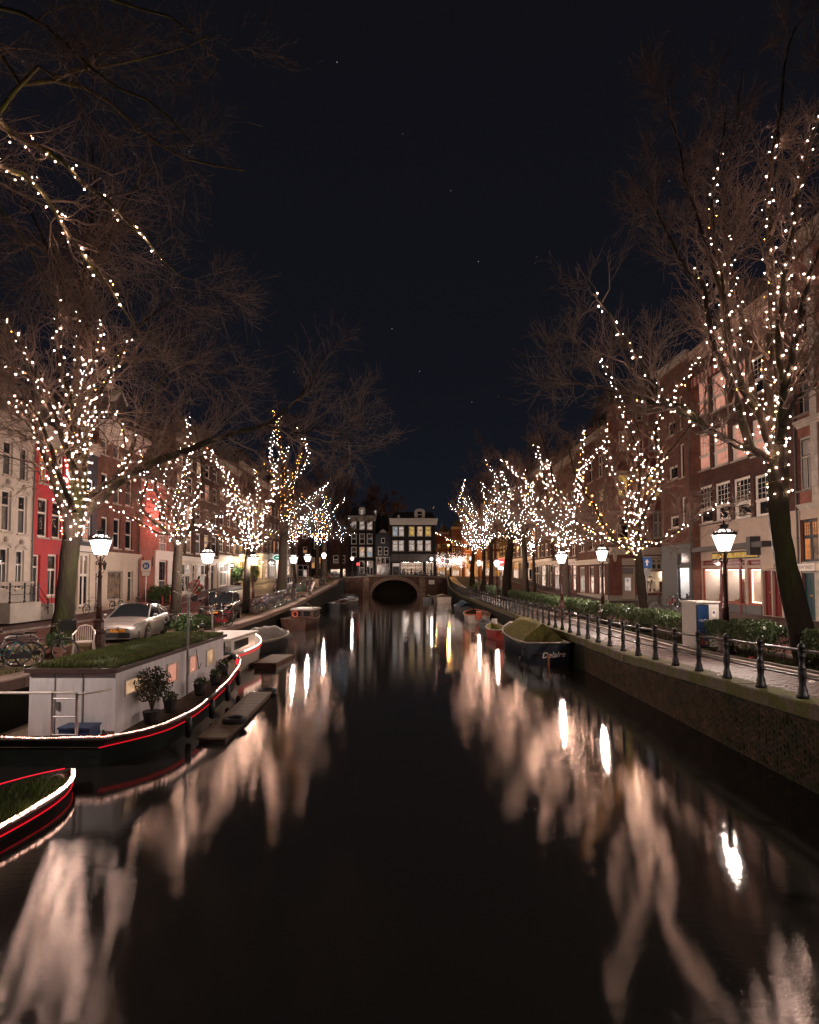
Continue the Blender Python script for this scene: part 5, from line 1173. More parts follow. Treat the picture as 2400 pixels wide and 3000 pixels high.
h = House('dark brick shop house with gridded white windows and a maroon door', 'R', 31.55, 43.1, 1.43, 19.0, [(3.95, TAN_WALL), (6.1, TAN_WALL), (99, BR_DARK)], D=10); RIGHT_SHOP = h
for (x0, x1, y0, y1) in ((2044, 2086, 1424, 1534), (2093, 2138, 1412, 1524), (2147, 2198, 1398, 1519), (2208, 2263, 1388, 1511)): h.win((x0, x1, y0, y1), 'B', ('dark', 'dark'))
for (x0, x1, y0, y1), k in (((2038, 2078, 1269, 1378), 'salmon'), ((2087, 2131, 1250, 1364), 'salmon'), ((2141, 2187, 1238, 1346), 'salmon'), ((2200, 2256, 1222, 1330), 'salmon')): h.win((x0, x1, y0, y1), 'B', (k, k))
for (x0, x1, y0, y1), k in (((2030, 2072, 1118, 1218), 'salmon'), ((2082, 2126, 1090, 1200), 'salmon'), ((2138, 2182, 1062, 1172), 'salmon'), ((2196, 2252, 1038, 1150), 'dark')): h.win((x0, x1, y0, y1), 'B', (k, k))
shopw = [h.hole(r) for r in ((2056, 2113, 1664, 1762), (2121, 2182, 1664, 1766), (2189, 2228, 1664, 1771))]
dq = h.dr((2262, 2288, 1672, 1808), MAROON, fm=MAROON, transom=False, panels=2); dq2 = h.dr((2234, 2259, 1672, 1803), MAROON, fm=MAROON, transom=False, panels=2)
for r in ((2056, 2113, 1642, 1656), (2121, 2182, 1641, 1656), (2189, 2228, 1640, 1656)): h.win(r, 'X', ('white',), fm=MAROON, sill=None)
h.done(BR_DARK, 'gable', 3.4)
PINKROOM = mat('pale_room_wall', (.75, .64, .56), .8, .05, 2)
for q in shopw: interior(h, q, 2.6, PINKROOM, (1, .84, .73), 60, REDWOOD)
for q in shopw:
    h.part('stall_riser', GREYRISER, lambda mb: mb.box(q[0] - .1, -.06, 0, q[1] + .1, -.004, q[2] - .08)); h.part('shop_sill', REDWOOD, lambda mb: mb.box(q[0] - .1, -.1, q[2] - .078, q[1] + .1, -.002, q[2] - .005))
for u in (shopw[0][0] - .16, (shopw[0][0] + shopw[1][1]) / 2, (shopw[1][0] + shopw[2][1]) / 2): h.part('shopfront_post', MAROON, lambda mb: mb.box(u - .11, -.09, 0, u + .11, -.006, 3.55))
q = h.rect(2088, 2222, 1619, 1634); n = 8
for k in range(n):
    a = q[0] + (q[1] - q[0]) * k / n; b = q[0] + (q[1] - q[0]) * (k + .92) / n; h.part('stained_pane', lit('stained_glass', (1, .62, .14), .75, (.25, .10, .01), 5, .8), lambda mb: mb.box(a, -.05, q[2], b, -.02, q[3]))
h.part('stained_frame', IRON, lambda mb: mb.box(q[0] - .1, -.018, q[2] - .08, q[1] + .1, -.004, q[3] + .08))
q = h.rect(2003, 2262, 1597, 1612); DK = mat('dark_beam', (.05, .048, .05), .5, .2)
h.part('canopy_beam', DK, lambda mb: mb.box(q[0], -.62, q[2], q[1], -.02, q[2] + .34)); q2 = h.rect(2216, 2228, 1572, 1650); h.part('beam_end', DK, lambda mb: mb.box(q2[0], -.66, q2[2] + .5, q2[1], -.005, q2[3]))
q = h.rect(2005, 2150, 1012, 1072)
cornice(h.t, h.w, 18.5, .6, .8, TAN_WALL); h.part('door_canopy', TAN_WALL, lambda mb: mb.box(dq[0] - .15, -.5, dq[3] + .12, dq2[1] + 1.0, -.008, dq[3] + .38))
q = h.rect(2022, 2182, 1105, 1120)
for k in range(26):   # scalloped awning over the third floor windows
    a = q[0] + (q[1] - q[0]) * k / 26; b = a + (q[1] - q[0]) / 26 * .96; zt = 17.2
    h.part('awning_scallop', (mat('awning_red', (.35, .05, .04), .7, .2), mat('awning_white', (.55, .45, .38), .7, .1))[k % 2], lambda mb: mb.prism([(a, zt), (a, zt - .55), ((a + b) / 2, zt - .68), (b, zt - .55), (b, zt)], -.42, -.38))
h.part('clinker_pier', brick('dark_clinker', (.05, .05, .065), (.03, .03, .04), (.02, .02, .02), bh=.055), lambda mb: mb.box(-.02 + 0, -.12, 0, .34, -.004, 3.4))
# things standing in the shop windows
def in_shop(h, u, v, z):
    return Vector((h.XF + v, h.b - u, h.zb + z))
def cabinet(label, h, u, v, z, w, hh):
    t = thing('display_cabinet', label, 'cabinet', in_shop(h, u, v, z), R(-90)); mb = MB()
    for a in (-w / 2, w / 2 - .05):
        for b in (0, .35): mb.box(a, b, 0, a + .05, b + .05, hh)
    mb.box(-w / 2, 0, hh, w / 2, .4, hh + .07); mb.build('frame', REDWOOD, t)
    for k in range(4): mb = MB(); mb.box(-w / 2 + .05, .03, .1 + (hh - .2) * k / 3, w / 2 - .05, .37, .13 + (hh - .2) * k / 3); mb.build('shelf', WHITE, t)
    for k in range(6):
        mb = MB(); mb.lathe([(.03, 0), (.06, .05), (.035, .13), (.05, .18)], 6, (-w / 2 + .15 + (k % 3) * (w - .3) / 2, .2, .14 + (hh - .2) * (k // 3) / 3)); mb.build('vase', mat('shop_ware_%d' % (k % 3), ((.3, .12, .06), (.08, .1, .09), (.5, .4, .2))[k % 3], .4, .2), t)
uc = [(q[0] + q[1]) / 2 for q in shopw]
cabinet('red framed glass cabinet at the left of the middle shop window', h, shopw[1][0] + .5, 1.2, shopw[1][2], .75, 1.5)
cabinet('red framed glass cabinet at the right of the middle shop window', h, shopw[1][1] - .45, 1.0, shopw[1][2], .8, 1.55)
cabinet('narrow pale cabinet in the right shop window near the maroon door', h, shopw[2][0] + .5, 1.0, shopw[2][2], .5, 1.3)
t = thing('wall_clock', 'round brass clock hanging in the middle shop window', 'clock', in_shop(h, uc[1] + .3, 2.5, shopw[1][2] + 1.75), R(-90)); mb = MB(); mb.lathe([(.20, 0), (.22, .04), (.18, .06)], 14); o = mb.build('case', mat('brass', (1, 1, 1)), t); o.rotation_euler = (R(90), 0, 0)
t = thing('table', 'small dark table with chairs in the right shop window', 'table', in_shop(h, uc[2], 1.5, shopw[2][2]), R(-90)); mb = MB(); mb.box(-.5, -.3, .5, .5, .3, .54); mb.build('top', DARKWOOD, t)
for a in (-.45, .45):
    for b in (-.25, .25): mb = MB(); mb.box(a - .02, b - .02, 0, a + .02, b + .02, .498); mb.build('leg', DARKWOOD, t)
# light strings framing the three windows
pts = []
for q in shopw:
    for k in range(26): pts.append(in_shop(h, q[0] + .12 + (q[1] - q[0] - .24) * k / 25, .26, q[3] - .13))
q = shopw[2]
for k in range(24): pts.append(in_shop(h, q[0] + .13, .26, q[2] + .1 + (q[3] - q[2] - .25) * k / 23)); pts.append(in_shop(h, q[0] + .1 + (q[1] - q[0] - .2) * k / 23, .28, q[2] + .12))
t = thing('string_lights', 'warm fairy lights framing the shop windows beside the maroon door', 'fairy lights', pts[0]); merged_bulbs('bulbs', [np.array(tuple(p - pts[0])) for p in pts], .022, glow('shop_bulb', (1, .62, .40), 22), t)
# corner bay of the same block: brick upper floors jutting over a glass display corner
h = House('brick corner house jutting out over a bright glass display corner', 'R', 42.25, 47.4, 1.43, 19.4, [(2.0, GREYRISER), (4.9, GREYRISER), (99, BR_BROWN)], XF=21.3, D=10)
for r, st, ks in (((1996, 2008, 1456, 1545), 'X', ('dark',)), ((1990, 2003, 1300, 1400), 'X', ('dark',)), ((1986, 1998, 1160, 1260), 'X', ('dark',)), ((1962, 1988, 1512, 1548), 'X', ('dark',)), ((1958, 1985, 1365, 1405), 'X', ('dark',)), ((1954, 1978, 1235, 1278), 'X', ('dark',))): h.win(r, st, ks)
cq = h.hole((1984, 2024, 1660, 1757)); cq2 = h.win((1984, 2020, 1606, 1655), 'X', ('cur',), fm=GREYRISER, sill=None)
h.done(BR_BROWN, 'flat'); interior(h, cq, 1.2, WHITE, (.95, .97, 1), 110, IRON, n_panel=1, floor=WHITE)
h.part('dark_pier', DK, lambda mb: mb.box(h.w - .36, -.12, 0, h.w - .02, -.004, 4.2)); cornice(h.t, h.w, 19.0, .5, .35, STONE)
t = thing('figurine', 'small black rearing animal figure in the glass display corner', 'statue', in_shop(h, (cq[0] + cq[1]) / 2 - .1, .6, cq[2] + .02), R(-90))
mb = MB(); mb.box(-.3, -.12, 0, .3, .12, .05); mb.build('plinth', BLACK_PL, t)
mb = MB(); mb.tube([(-.26, 0, .42), (-.12, 0, .40), (.08, 0, .48), (.17, 0, .62), (.26, 0, .68), (.34, 0, .64)], [.05, .10, .11, .07, .055, .03], 8); mb.tube([(-.14, .04, .40), (-.18, .04, .22), (-.12, .04, .05)], [.05, .03, .025], 6); mb.tube([(-.12, -.04, .40), (-.05, -.04, .22), (-.1, -.04, .05)], [.05, .03, .025], 6); mb.tube([(.1, .04, .46), (.26, .04, .40), (.24, .04, .26)], [.04, .025, .02], 6); mb.tube([(.1, -.04, .46), (.3, -.04, .46), (.32, -.04, .34)], [.04, .025, .02], 6); mb.tube([(-.26, 0, .42), (-.36, 0, .48), (-.34, 0, .58)], [.04, .025, .01], 6); mb.build('body', BLACK_PL, t, True)
# pale classical building at the right frame edge
h = House('pale stone and brick building at the right frame edge with a teal door', 'R', 24.0, 31.5, 1.43, 21.0, [(3.6, STONE), (6.35, TAN_WALL), (99, BR_RED)], D=10)
for r, st, ks in (((2336, 2373, 1280, 1436), 'T2', ('blind', 'blind', 'blind')), ((2322, 2366, 1062, 1216), 'T2', ('dark', 'cur', 'dark')), ((2316, 2362, 860, 990), 'T', ('dark',)), ((2440, 2490, 1240, 1410), 'T2', ('dark',))): h.win(r, st, ks, fm=STONE, sash=WFR, sill=STONE_D)
h.win((2318, 2396, 1522, 1646), 'V3g', ('orange', 'dim', 'orange', 'orange'), fm=WFR, sill=None); h.win((2402, 2470, 1530, 1660), 'V3g', ('orange', 'dim', 'orange', 'orange'), fm=WFR, sill=None)
TEAL = mat('teal_door', (.018, .055, .068), .35, .15, 2, coat=.2); h.dr((2348, 2386, 1678, 1860), TEAL, fm=TEAL, transom=False, panels=4)
h.win((2400, 2470, 1700, 1840), 'V2', ('dark', 'cur'), fm=TEAL, sill=None)
h.done(BR_RED, 'flat')
for x0, x1 in ((2291, 2306), (2378, 2400)): q = h.rect(x0, x1, 1290, 1500); h.part('pilaster', STONE, lambda mb: [mb.box(q[0] + .02, -.09, 6.4 + k * .42, q[1] - .02, -.004, 6.4 + k * .42 + .405) for k in range(33)])
cornice(h.t, h.w, 6.05, .32, .18, STONE, 'belt_course', 3); cornice(h.t, h.w, 10.6, .4, .25, STONE, 'belt_course', 3); cornice(h.t, h.w, 14.8, .45, .3, STONE, 'belt_course', 3); cornice(h.t, h.w, 20.4, .7, .7, STONE, brackets=9)
q = h.rect(2345, 2470, 1652, 1672); h.part('canopy', CREAM, lambda mb: mb.box(q[0], -.55, q[2], h.w, -.006, q[3])); ql_ = h.rect(2366, 2420, 1653, 1668)
h.part('sign_board', WHITE, lambda mb: mb.box(ql_[0], -.60, q[2] - .01, ql_[1], -.553, q[3] + .02))
lettering('TEWTREET', .26, mat('sign_letter', (.22, .18, .15), .6, 0), h.t, ((ql_[0] + ql_[1]) / 2, -.604, (q[2] + q[3]) / 2), (R(90), 0, 0))
# corner shop: front facing the camera, chamfered corner to the canal street
CY = 56.0; X0 = P(1786, 1690, CY).x
h = House('red brick corner shop house with cream fascia and a pale door', 'F', X0, X0 + 9.5, 1.43, 18.8, [(.55, STONE), (4.6, BR_RED), (99, BR_RED)], XF=CY, D=6, name='corner_house'); CSH = h
for r, st, ks in (((1807, 1845, 1508, 1578), 'X', ('dark',)), ((1913, 1946, 1498, 1577), 'V2g', ('dark', 'blind', 'dark', 'blind')), ((1809, 1842, 1378, 1455), 'X', ('yellow',)), ((1896, 1936, 1376, 1455), 'V2', ('yellow', 'dim', 'dim', 'yellow')), ((1812, 1842, 1262, 1320), 'X', ('dim',)), ((1900, 1936, 1262, 1322), 'V2', ('dark', 'cur')), ((1862, 1884, 1185, 1232), 'X', ('dark',))): h.win(r, st, ks, fm=CREAM)
cw = h.hole((1894, 1956, 1672, 1737)); h.win((1892, 1958, 1636, 1670), 'V4', ('blind', 'cur'), fm=CREAM, sill=None); h.dr((1822, 1861, 1660, 1757), CREAM, fm=CREAM, kind='blind'); dqq = h.holes[-1]
h.win((1828, 1854, 1688, 1735), 'X', ('white',), fm=CREAM, setb=.10, sill=None); h.holes.pop()
h.done(BR_RED, 'mansard', 3.0, skip='a'); interior(h, cw, 3.2, CREAM, (1, .84, .68), 75, CREAM, n_panel=2)
q = h.rect(1786, 1978, 1607, 1625); cornice(h.t, h.w, q[2], q[3] - q[2] + .1, .6, CREAM, 'fascia', 3); q = h.rect(1822, 1860, 1636, 1656); h.part('door_blind', CREAM, lambda mb: mb.box(q[0], -.3, q[2], q[1], -.006, q[3]))
q = h.rect(1893, 1957, 1629, 1635); h.part('lintel', CREAM, lambda mb: mb.box(q[0] - .3, -.32, q[2], q[1] + .3, -.005, q[3]))
for xx in (1800, 1878, 1966): q = h.rect(xx - 4, xx + 4, 1625, 1645); h.part('console_bracket', CREAM, lambda mb: mb.prism([(q[0], q[3]), (q[1], q[3]), (q[1], q[2] + .3), (q[1] - .08, q[2]), (q[0] + .08, q[2]), (q[0], q[2] + .3)], -.38, -.006))
for z in (4.95, 8.6, 12.4): cornice(h.t, h.w, z + .0, .28, .16, STONE, 'belt_course', 2)
q = h.rect(1880, 1909, 1592, 1601); t = thing('street_name_sign', 'dark blue street name plate on the red brick corner house', 'sign', (h.a + q[0], CY - .03, h.zb + q[2]))
mb = MB(); mb.box(0, -.03, 0, q[1] - q[0], 0, q[3] - q[2]); mb.build('plate', mat('sign_navy', (.012, .02, .06), .4, 0), t)
w_ = q[1] - q[0]; mb = MB(); mb.box(.03, -.034, .05, .26, -.031, q[3] - q[2] - .05); mb.build('crest_panel', WHITE, t)
mb = MB(); mb.box(.32, -.034, (q[3] - q[2]) * .55, w_ - .04, -.031, (q[3] - q[2]) * .82); mb.build('name_line', WHITE, t); mb = MB(); mb.box(w_ - .32, -.034, .05, w_ - .04, -.031, .11); mb.build('small_line', WHITE, t)
# tables and ware inside the corner shop
t = thing('table', 'white laid table in the corner shop window', 'table', (h.a + (cw[0] + cw[1]) / 2 - .3, CY + 1.2, h.zb + cw[2])); mb = MB(); mb.lathe([(.55, .46), (.55, .50)], 16); mb.build('top', WHITE, t); mb = MB(); mb.lathe([(.2, 0), (.04, .05), (.04, .455)], 8); mb.build('pedestal', WHITE, t)
for k in range(5):
    a = k * 1.25; pl_n = ('rightmost', 'back right', 'back left', 'front left', 'front right')[k]; tt = tag(obj('vase', None if False else (lambda m: (m.lathe([(.03, 0), (.09, .08), (.05, .2), (.07, .26)], 8), m.mesh('vase', WHITE, True))[1])(MB()), None, (h.a + (cw[0] + cw[1]) / 2 - .3 + .34 * math.cos(a), CY + 1.2 + .34 * math.sin(a), h.zb + cw[2] + .502)), pl_n + ' white pot standing on the table in the corner shop', 'vase', 'pots on the shop table')
for k, sx_ in enumerate((-1, 1)):
    t = thing('chair', ('white chair left of the laid table in the corner shop', 'white chair right of the laid table in the corner shop')[k], 'chair', (h.a + (cw[0] + cw[1]) / 2 - .3 + sx_ * .85, CY + 1.0, h.zb + cw[2]), R(90) * sx_); mb = MB(); mb.box(-.2, -.2, .3, .2, .2, .34); mb.build('seat', WHITE, t); mb = MB(); mb.box(-.2, -.2, .342, .2, -.16, .75); mb.build('backrest', WHITE, t)
    for a in (-.17, .17):
        for b in (-.17, .17): mb = MB(); mb.box(a - .02, b - .02, 0, a + .02, b + .02, .298); mb.build('leg', WHITE, t)
# canal side of the corner and the houses beyond
h = House('canal side of the brick corner house with narrow display windows', 'R', CY + .02, 66.6, 1.43, 17.4, [(.55, STONE), (99, BR_BROWN)], XF=20.0, D=6)
for z, k in ((5.2, 'cur'), (8.9, 'yellow'), (12.6, 'dark')):
    for u0 in (1.2, 4.4, 7.6): h.win([u0, u0 + 1.7, z, z + 2.4], 'V2g' if z < 6 else 'V2', (k, 'dark', 'cur', 'dark'), False, fm=CREAM)
for u0, k in ((.8, 'white'), (3.9, 'shop'), (7.2, 'shop')): h.win([u0, u0 + 2.0, .6, 3.5], 'T', (k, 'blind'), False, fm=CREAM, sill=None)
h.done(BR_BROWN, 'flat', 3.0, skip='ab'); cornice(h.t, h.w, 3.7, .5, .5, CREAM, 'fascia', 3); cornice(h.t, h.w, 16.9, .5, .5, STONE)
row_house('brick shop house with two bright white ground windows behind the trees', 'R', 66.62, 77.5, 1.85, 16.5, BR_BROWN, 4, (4.4, 7.6, 10.8), ('dark', 'cur', 'warm', 'dark', 'salmon'), [('V2', .04, .3, .3, 3.4, ('shop', 'white')), ('V2', .36, .64, .3, 3.4, ('white', 'shop')), ('d', .68, .78, .1, 3.4, 0), ('V1', .82, .97, .3, 3.4, 'shop')], 31, XF=20, style='V2', gm=MAROON)
row_house('dark shop house with a lit slatted shutter on the ground floor', 'R', 77.52, 90.0, 2.3, 17.5, BR_BROWN, 5, (4.4, 7.4, 10.6), ('dark', 'warm', 'cur', 'dim'), [('V3', .04, .36, .3, 3.2, ('dark', 'cur')), ('S16', .44, .66, .1, 3.2, ('shop', 'shop')), ('d', .72, .8, .1, 3.2, 0), ('V1', .84, .97, .3, 3.2, ('dark', 'dim'))], 32, XF=20, style='S22', gm=WFR)
row_house('brown shop house with an amber lit front near the no entry sign', 'R', 90.02, 107.5, 3.0, 17.0, BR_BROWN, 5, (4.4, 7.4, 10.4), ('dark', 'cur', 'warm', 'dark'), [('V3', .05, .34, .3, 3.4, ('amber', 'shop')), ('d', .4, .48, .1, 3.3, 0), ('V3', .55, .95, .3, 3.4, ('shop', 'amber', 'dark'))], 33, XF=20, style='S22', gm=WFR)
row_house('last right brick house at the street crossing', 'R', 107.52, 122.0, 3.75, 15.5, BR_DARK, 4, (4.4, 7.4, 10.2), ('dark', 'cur', 'dark'), [('V3', .05, .45, .3, 3.4, ('shop', 'dark', 'white')), ('d', .55, .66, .1, 3.3, 0), ('V2', .74, .95, .3, 3.4, ('dark', 'shop'))], 34, XF=20, style='S22', gm=WFR)
for h, q in SHOPIN: interior(h, q, 4.0, PINKROOM, (1, .84, .70), 60, WFR, 2 if q[1] - q[0] > 3 else 0)
# ------------------------------------------------------------------ hedges and plants
def leaf_cloud(name, pts, size, m_, parent, rg, kind='stuff', upb=.3):
    n = len(pts); a = nrm(rg.normal(size=(n, 3))); b = nrm(np.cross(a, nrm(rg.normal(size=(n, 3)) + [0, 0, upb]))); s = (size * rg.uniform(.6, 1.25, n))[:, None]
    c = np.cross(a, b)
    v = np.stack([pts - a * s, pts + b * s * .5 + c * s * .12, pts + a * s, pts - b * s * .5 + c * s * .12], 1).reshape(-1, 3)
    f = np.arange(4 * n).reshape(n, 4)
    return obj(name, np_mesh(name, v, f, m_, False), parent, kind=kind)
def hedge(label, y0, y1, n, size, h=1.02, w=.95, seed=1, stems=True, xo=0.0):
    rg = np.random.default_rng(seed); t = thing('hedge', label, 'hedge', (10.55 + xo, (y0 + y1) / 2, 1.4), 0, 'clipped hedges between towpath and street')
    def base(Y): return np.array([(ZR(y) + ZS(y)) / 2 + .03 for y in Y])
    Y = rg.uniform(y0, y1, n); face = rg.random(n); hh = h * (1 + .06 * np.sin(Y * 1.7 + seed) + .05 * np.sin(Y * 4.1))
    u = rg.random(n); x = np.where(face < .42, (u - .5) * w, np.where(face < .86, -w / 2, w / 2)); z = np.where(face < .42, hh, .22 + (hh - .22) * np.sqrt(rg.random(n)))
    dep = np.abs(rg.normal(size=n)) * .10
    x = np.where(face < .42, x, x + np.where(face < .86, dep, -dep)) + rg.normal(size=n) * .03; z = np.where(face < .42, z - dep, z) + rg.normal(size=n) * .03
    round_ = np.clip((np.abs(x) - w * .36) / (w * .14), 0, 1); z = z - round_ * np.where(face < .42, .07, 0)
    pts = np.stack([x, Y - (y0 + y1) / 2, z + base(Y) - 1.4], 1)
    leaf_cloud('foliage', pts, size, LEAF, t, rg)
    mb = MB(); ns = int((y1 - y0) * 7)
    for k in range(ns):
        yy = rg.uniform(y0 + .1, y1 - .1); xx = rg.uniform(-.3, .3); b = (ZR(yy) + ZS(yy)) / 2 - 1.4
        for q in range(2): mb.tube([(xx, yy - (y0 + y1) / 2, b), (xx + rg.normal() * .08, yy - (y0 + y1) / 2 + rg.normal() * .12, b + .45), (xx + rg.normal() * .16, yy - (y0 + y1) / 2 + rg.normal() * .25, b + .92)], [.011, .008, .004], 3)
    mb.build('stems', TWIG, t, kind='stuff'); return t
hedge('near hedge section between the leaning tree and the electric cabinet', 15.7, 19.3, 9500, .045, seed=3)
hedge('low hedge piece at the right frame edge beyond the leaning trunk', 11.0, 14.6, 7000, .045, seed=4)
hedge('long middle hedge section beyond the electric cabinet', 21.3, 43.4, 26000, .055, seed=5)
hedge('far hedge section with a rounded end curving to the bridge', 44.4, 72.0, 17000, .085, seed=6)
# grass tufts along the kerbs and on the verge
def grass(name, label, pts, h, w, m_, rg):
    n = len(pts); a = rg.uniform(0, 6.28, n); hh = h * rg.uniform(.4, 1.2, n); dx, dy = np.cos(a), np.sin(a); ln = rg.uniform(.1, .7, n) * hh
    v = np.stack([pts + np.stack([-dy * w, dx * w, np.zeros(n)], 1), pts + np.stack([dy * w, -dx * w, np.zeros(n)], 1), pts + np.stack([dx * ln, dy * ln, hh], 1)], 1).reshape(-1, 3)
    o = obj(name, np_mesh(name, v, np.arange(3 * n).reshape(n, 3), m_, False), kind='stuff'); return tag(o, label, 'grass')
rg = np.random.default_rng(9)
Y = rg.uniform(10, 34, 9000); cl_ = np.sin(Y * 1.3) + np.sin(Y * 3.7) + rg.normal(size=9000) * .5; Y = Y[cl_ > .3]; x = rg.uniform(9.98, 10.35, len(Y))
grass('grass_fringe', 'grass growing between the kerb stones and the foot of the hedge', np.stack([x, Y, [ZR(y) + .04 for y in Y]], 1), .10, .008, GRASS, rg)
Y = rg.uniform(13, 60, 26000); x = rg.uniform(-13.4, -9.75, 26000); k = np.sin(Y * .9 + x * 1.3) + np.sin(x * 3.1 - Y * .4) + rg.normal(size=26000) * .45; s_ = (k > .75); Y, x = Y[s_], x[s_]
grass('verge_grass', 'thin mossy grass patches on the left quay', np.stack([x, Y, [ZL(y) - .01 for y in Y]], 1), .07, .010, GRASS, rg)
def shrub(label, loc, r, h, n, size, seed, m_=LEAF2, pot=None, cat='plant', flowers=None):
    rg = np.random.default_rng(seed); t = thing('potted_plant' if pot else 'shrub', label, cat, loc); z0 = 0
    if pot:
        mb = MB()
        if pot[0] == 'box': mb.box(-pot[1], -pot[2], 0, pot[1], pot[2], pot[3]); mb.box(-pot[1] - .02, -pot[2] - .02, pot[3] - .05, pot[1] + .02, pot[2] + .02, pot[3] + .01)
        else: mb.lathe([(pot[1] * .7, 0), (pot[1], pot[3] * .9), (pot[1] * 1.08, pot[3] * .92), (pot[1] * 1.08, pot[3])], 12)
        mb.build('planter', pot[4], t); z0 = pot[3]
    d = nrm(rg.normal(size=(n, 3))); rad = rg.random(n) ** .4 * (1 + .3 * np.sin(d[:, 0] * 5 + seed) * np.cos(d[:, 2] * 4)); pts = d * rad[:, None] * [r, r, h / 2] + [0, 0, z0 + h / 2]
    leaf_cloud('foliage', pts, size, m_, t, rg); mb = MB()
    for k in range(9): a = rg.uniform(0, 6.28); mb.tube([(0, 0, max(0, z0 - .1)), (math.cos(a) * r * .3, math.sin(a) * r * .3, z0 + h * .4), (math.cos(a) * r * .6, math.sin(a) * r * .6, z0 + h * .8)], [.02, .014, .006], 4)
    mb.build('stems', TWIG, t)
    if flowers is not None: leaf_cloud('flowers', pts[rg.random(n) < .35] * [1.1, 1.1, 1.05], size * 1.2, flowers, t, rg)
    return t
TERRA = mat('terracotta', (.20, .085, .05), .7, .25, 5); DARKPOT = mat('dark_planter', (.03, .03, .032), .6, .2, 5)
shrub('leafy green plant in a brown wooden box beside the white chair', (-10.75, 17.6, ZL(17.6)), .28, .42, 700, .06, 1, pot=('box', .32, .2, .3, TERRA))
shrub('big green bush in front of the rose brick house', (-20.7, 48.3, 1.38), .95, 1.7, 3200, .10, 2); shrub('smaller green shrub in a dark round planter by the pedestrian sign', (-20.2, 45.6, 1.35), .55, .8, 1200, .09, 3, pot=('pot', .5, .5, .6, DARKPOT))
shrub('cluster of bright red flowers beside the second left lamp', (-16.5, 44.5, 1.9), .55, 1.1, 900, .10, 4, flowers=mat('red_petal', (.55, .012, .016), .5, .15), pot=('pot', .3, .3, .5, DARKPOT))
shrub('green bush on the grass in front of the silver car', (-10.1, 26.2, ZL(26)), .75, .8, 1700, .08, 5); shrub('dark low bush on the houseboat side of the quay', (-10.0, 28.1, ZL(28)), .5, .7, 900, .08, 6)
shrub('potted olive bush beside the white portico', (-20.8, 70.5, 2.5), .7, 2.0, 1500, .12, 7, pot=('pot', .4, .4, .6, DARKPOT)); shrub('potted bay bush by the golden lit front', (-20.6, 77.0, 2.9), .7, 1.8, 1500, .12, 8, pot=('pot', .4, .4, .6, DARKPOT))
shrub('small plant pot on the pavement behind the thick left trunk', (-19.6, 32.6, 1.3), .3, .4, 400, .06, 9, pot=('pot', .22, .2, .3, TERRA)); shrub('grassy plant at the far end of the hedge row', (9.9, 77.0, 1.6), .9, 1.5, 1500, .12, 10)
shrub('green plant patch by the distant wooden platform', (-10.6, 59.0, ZL(59)), .7, .8, 900, .1, 11)
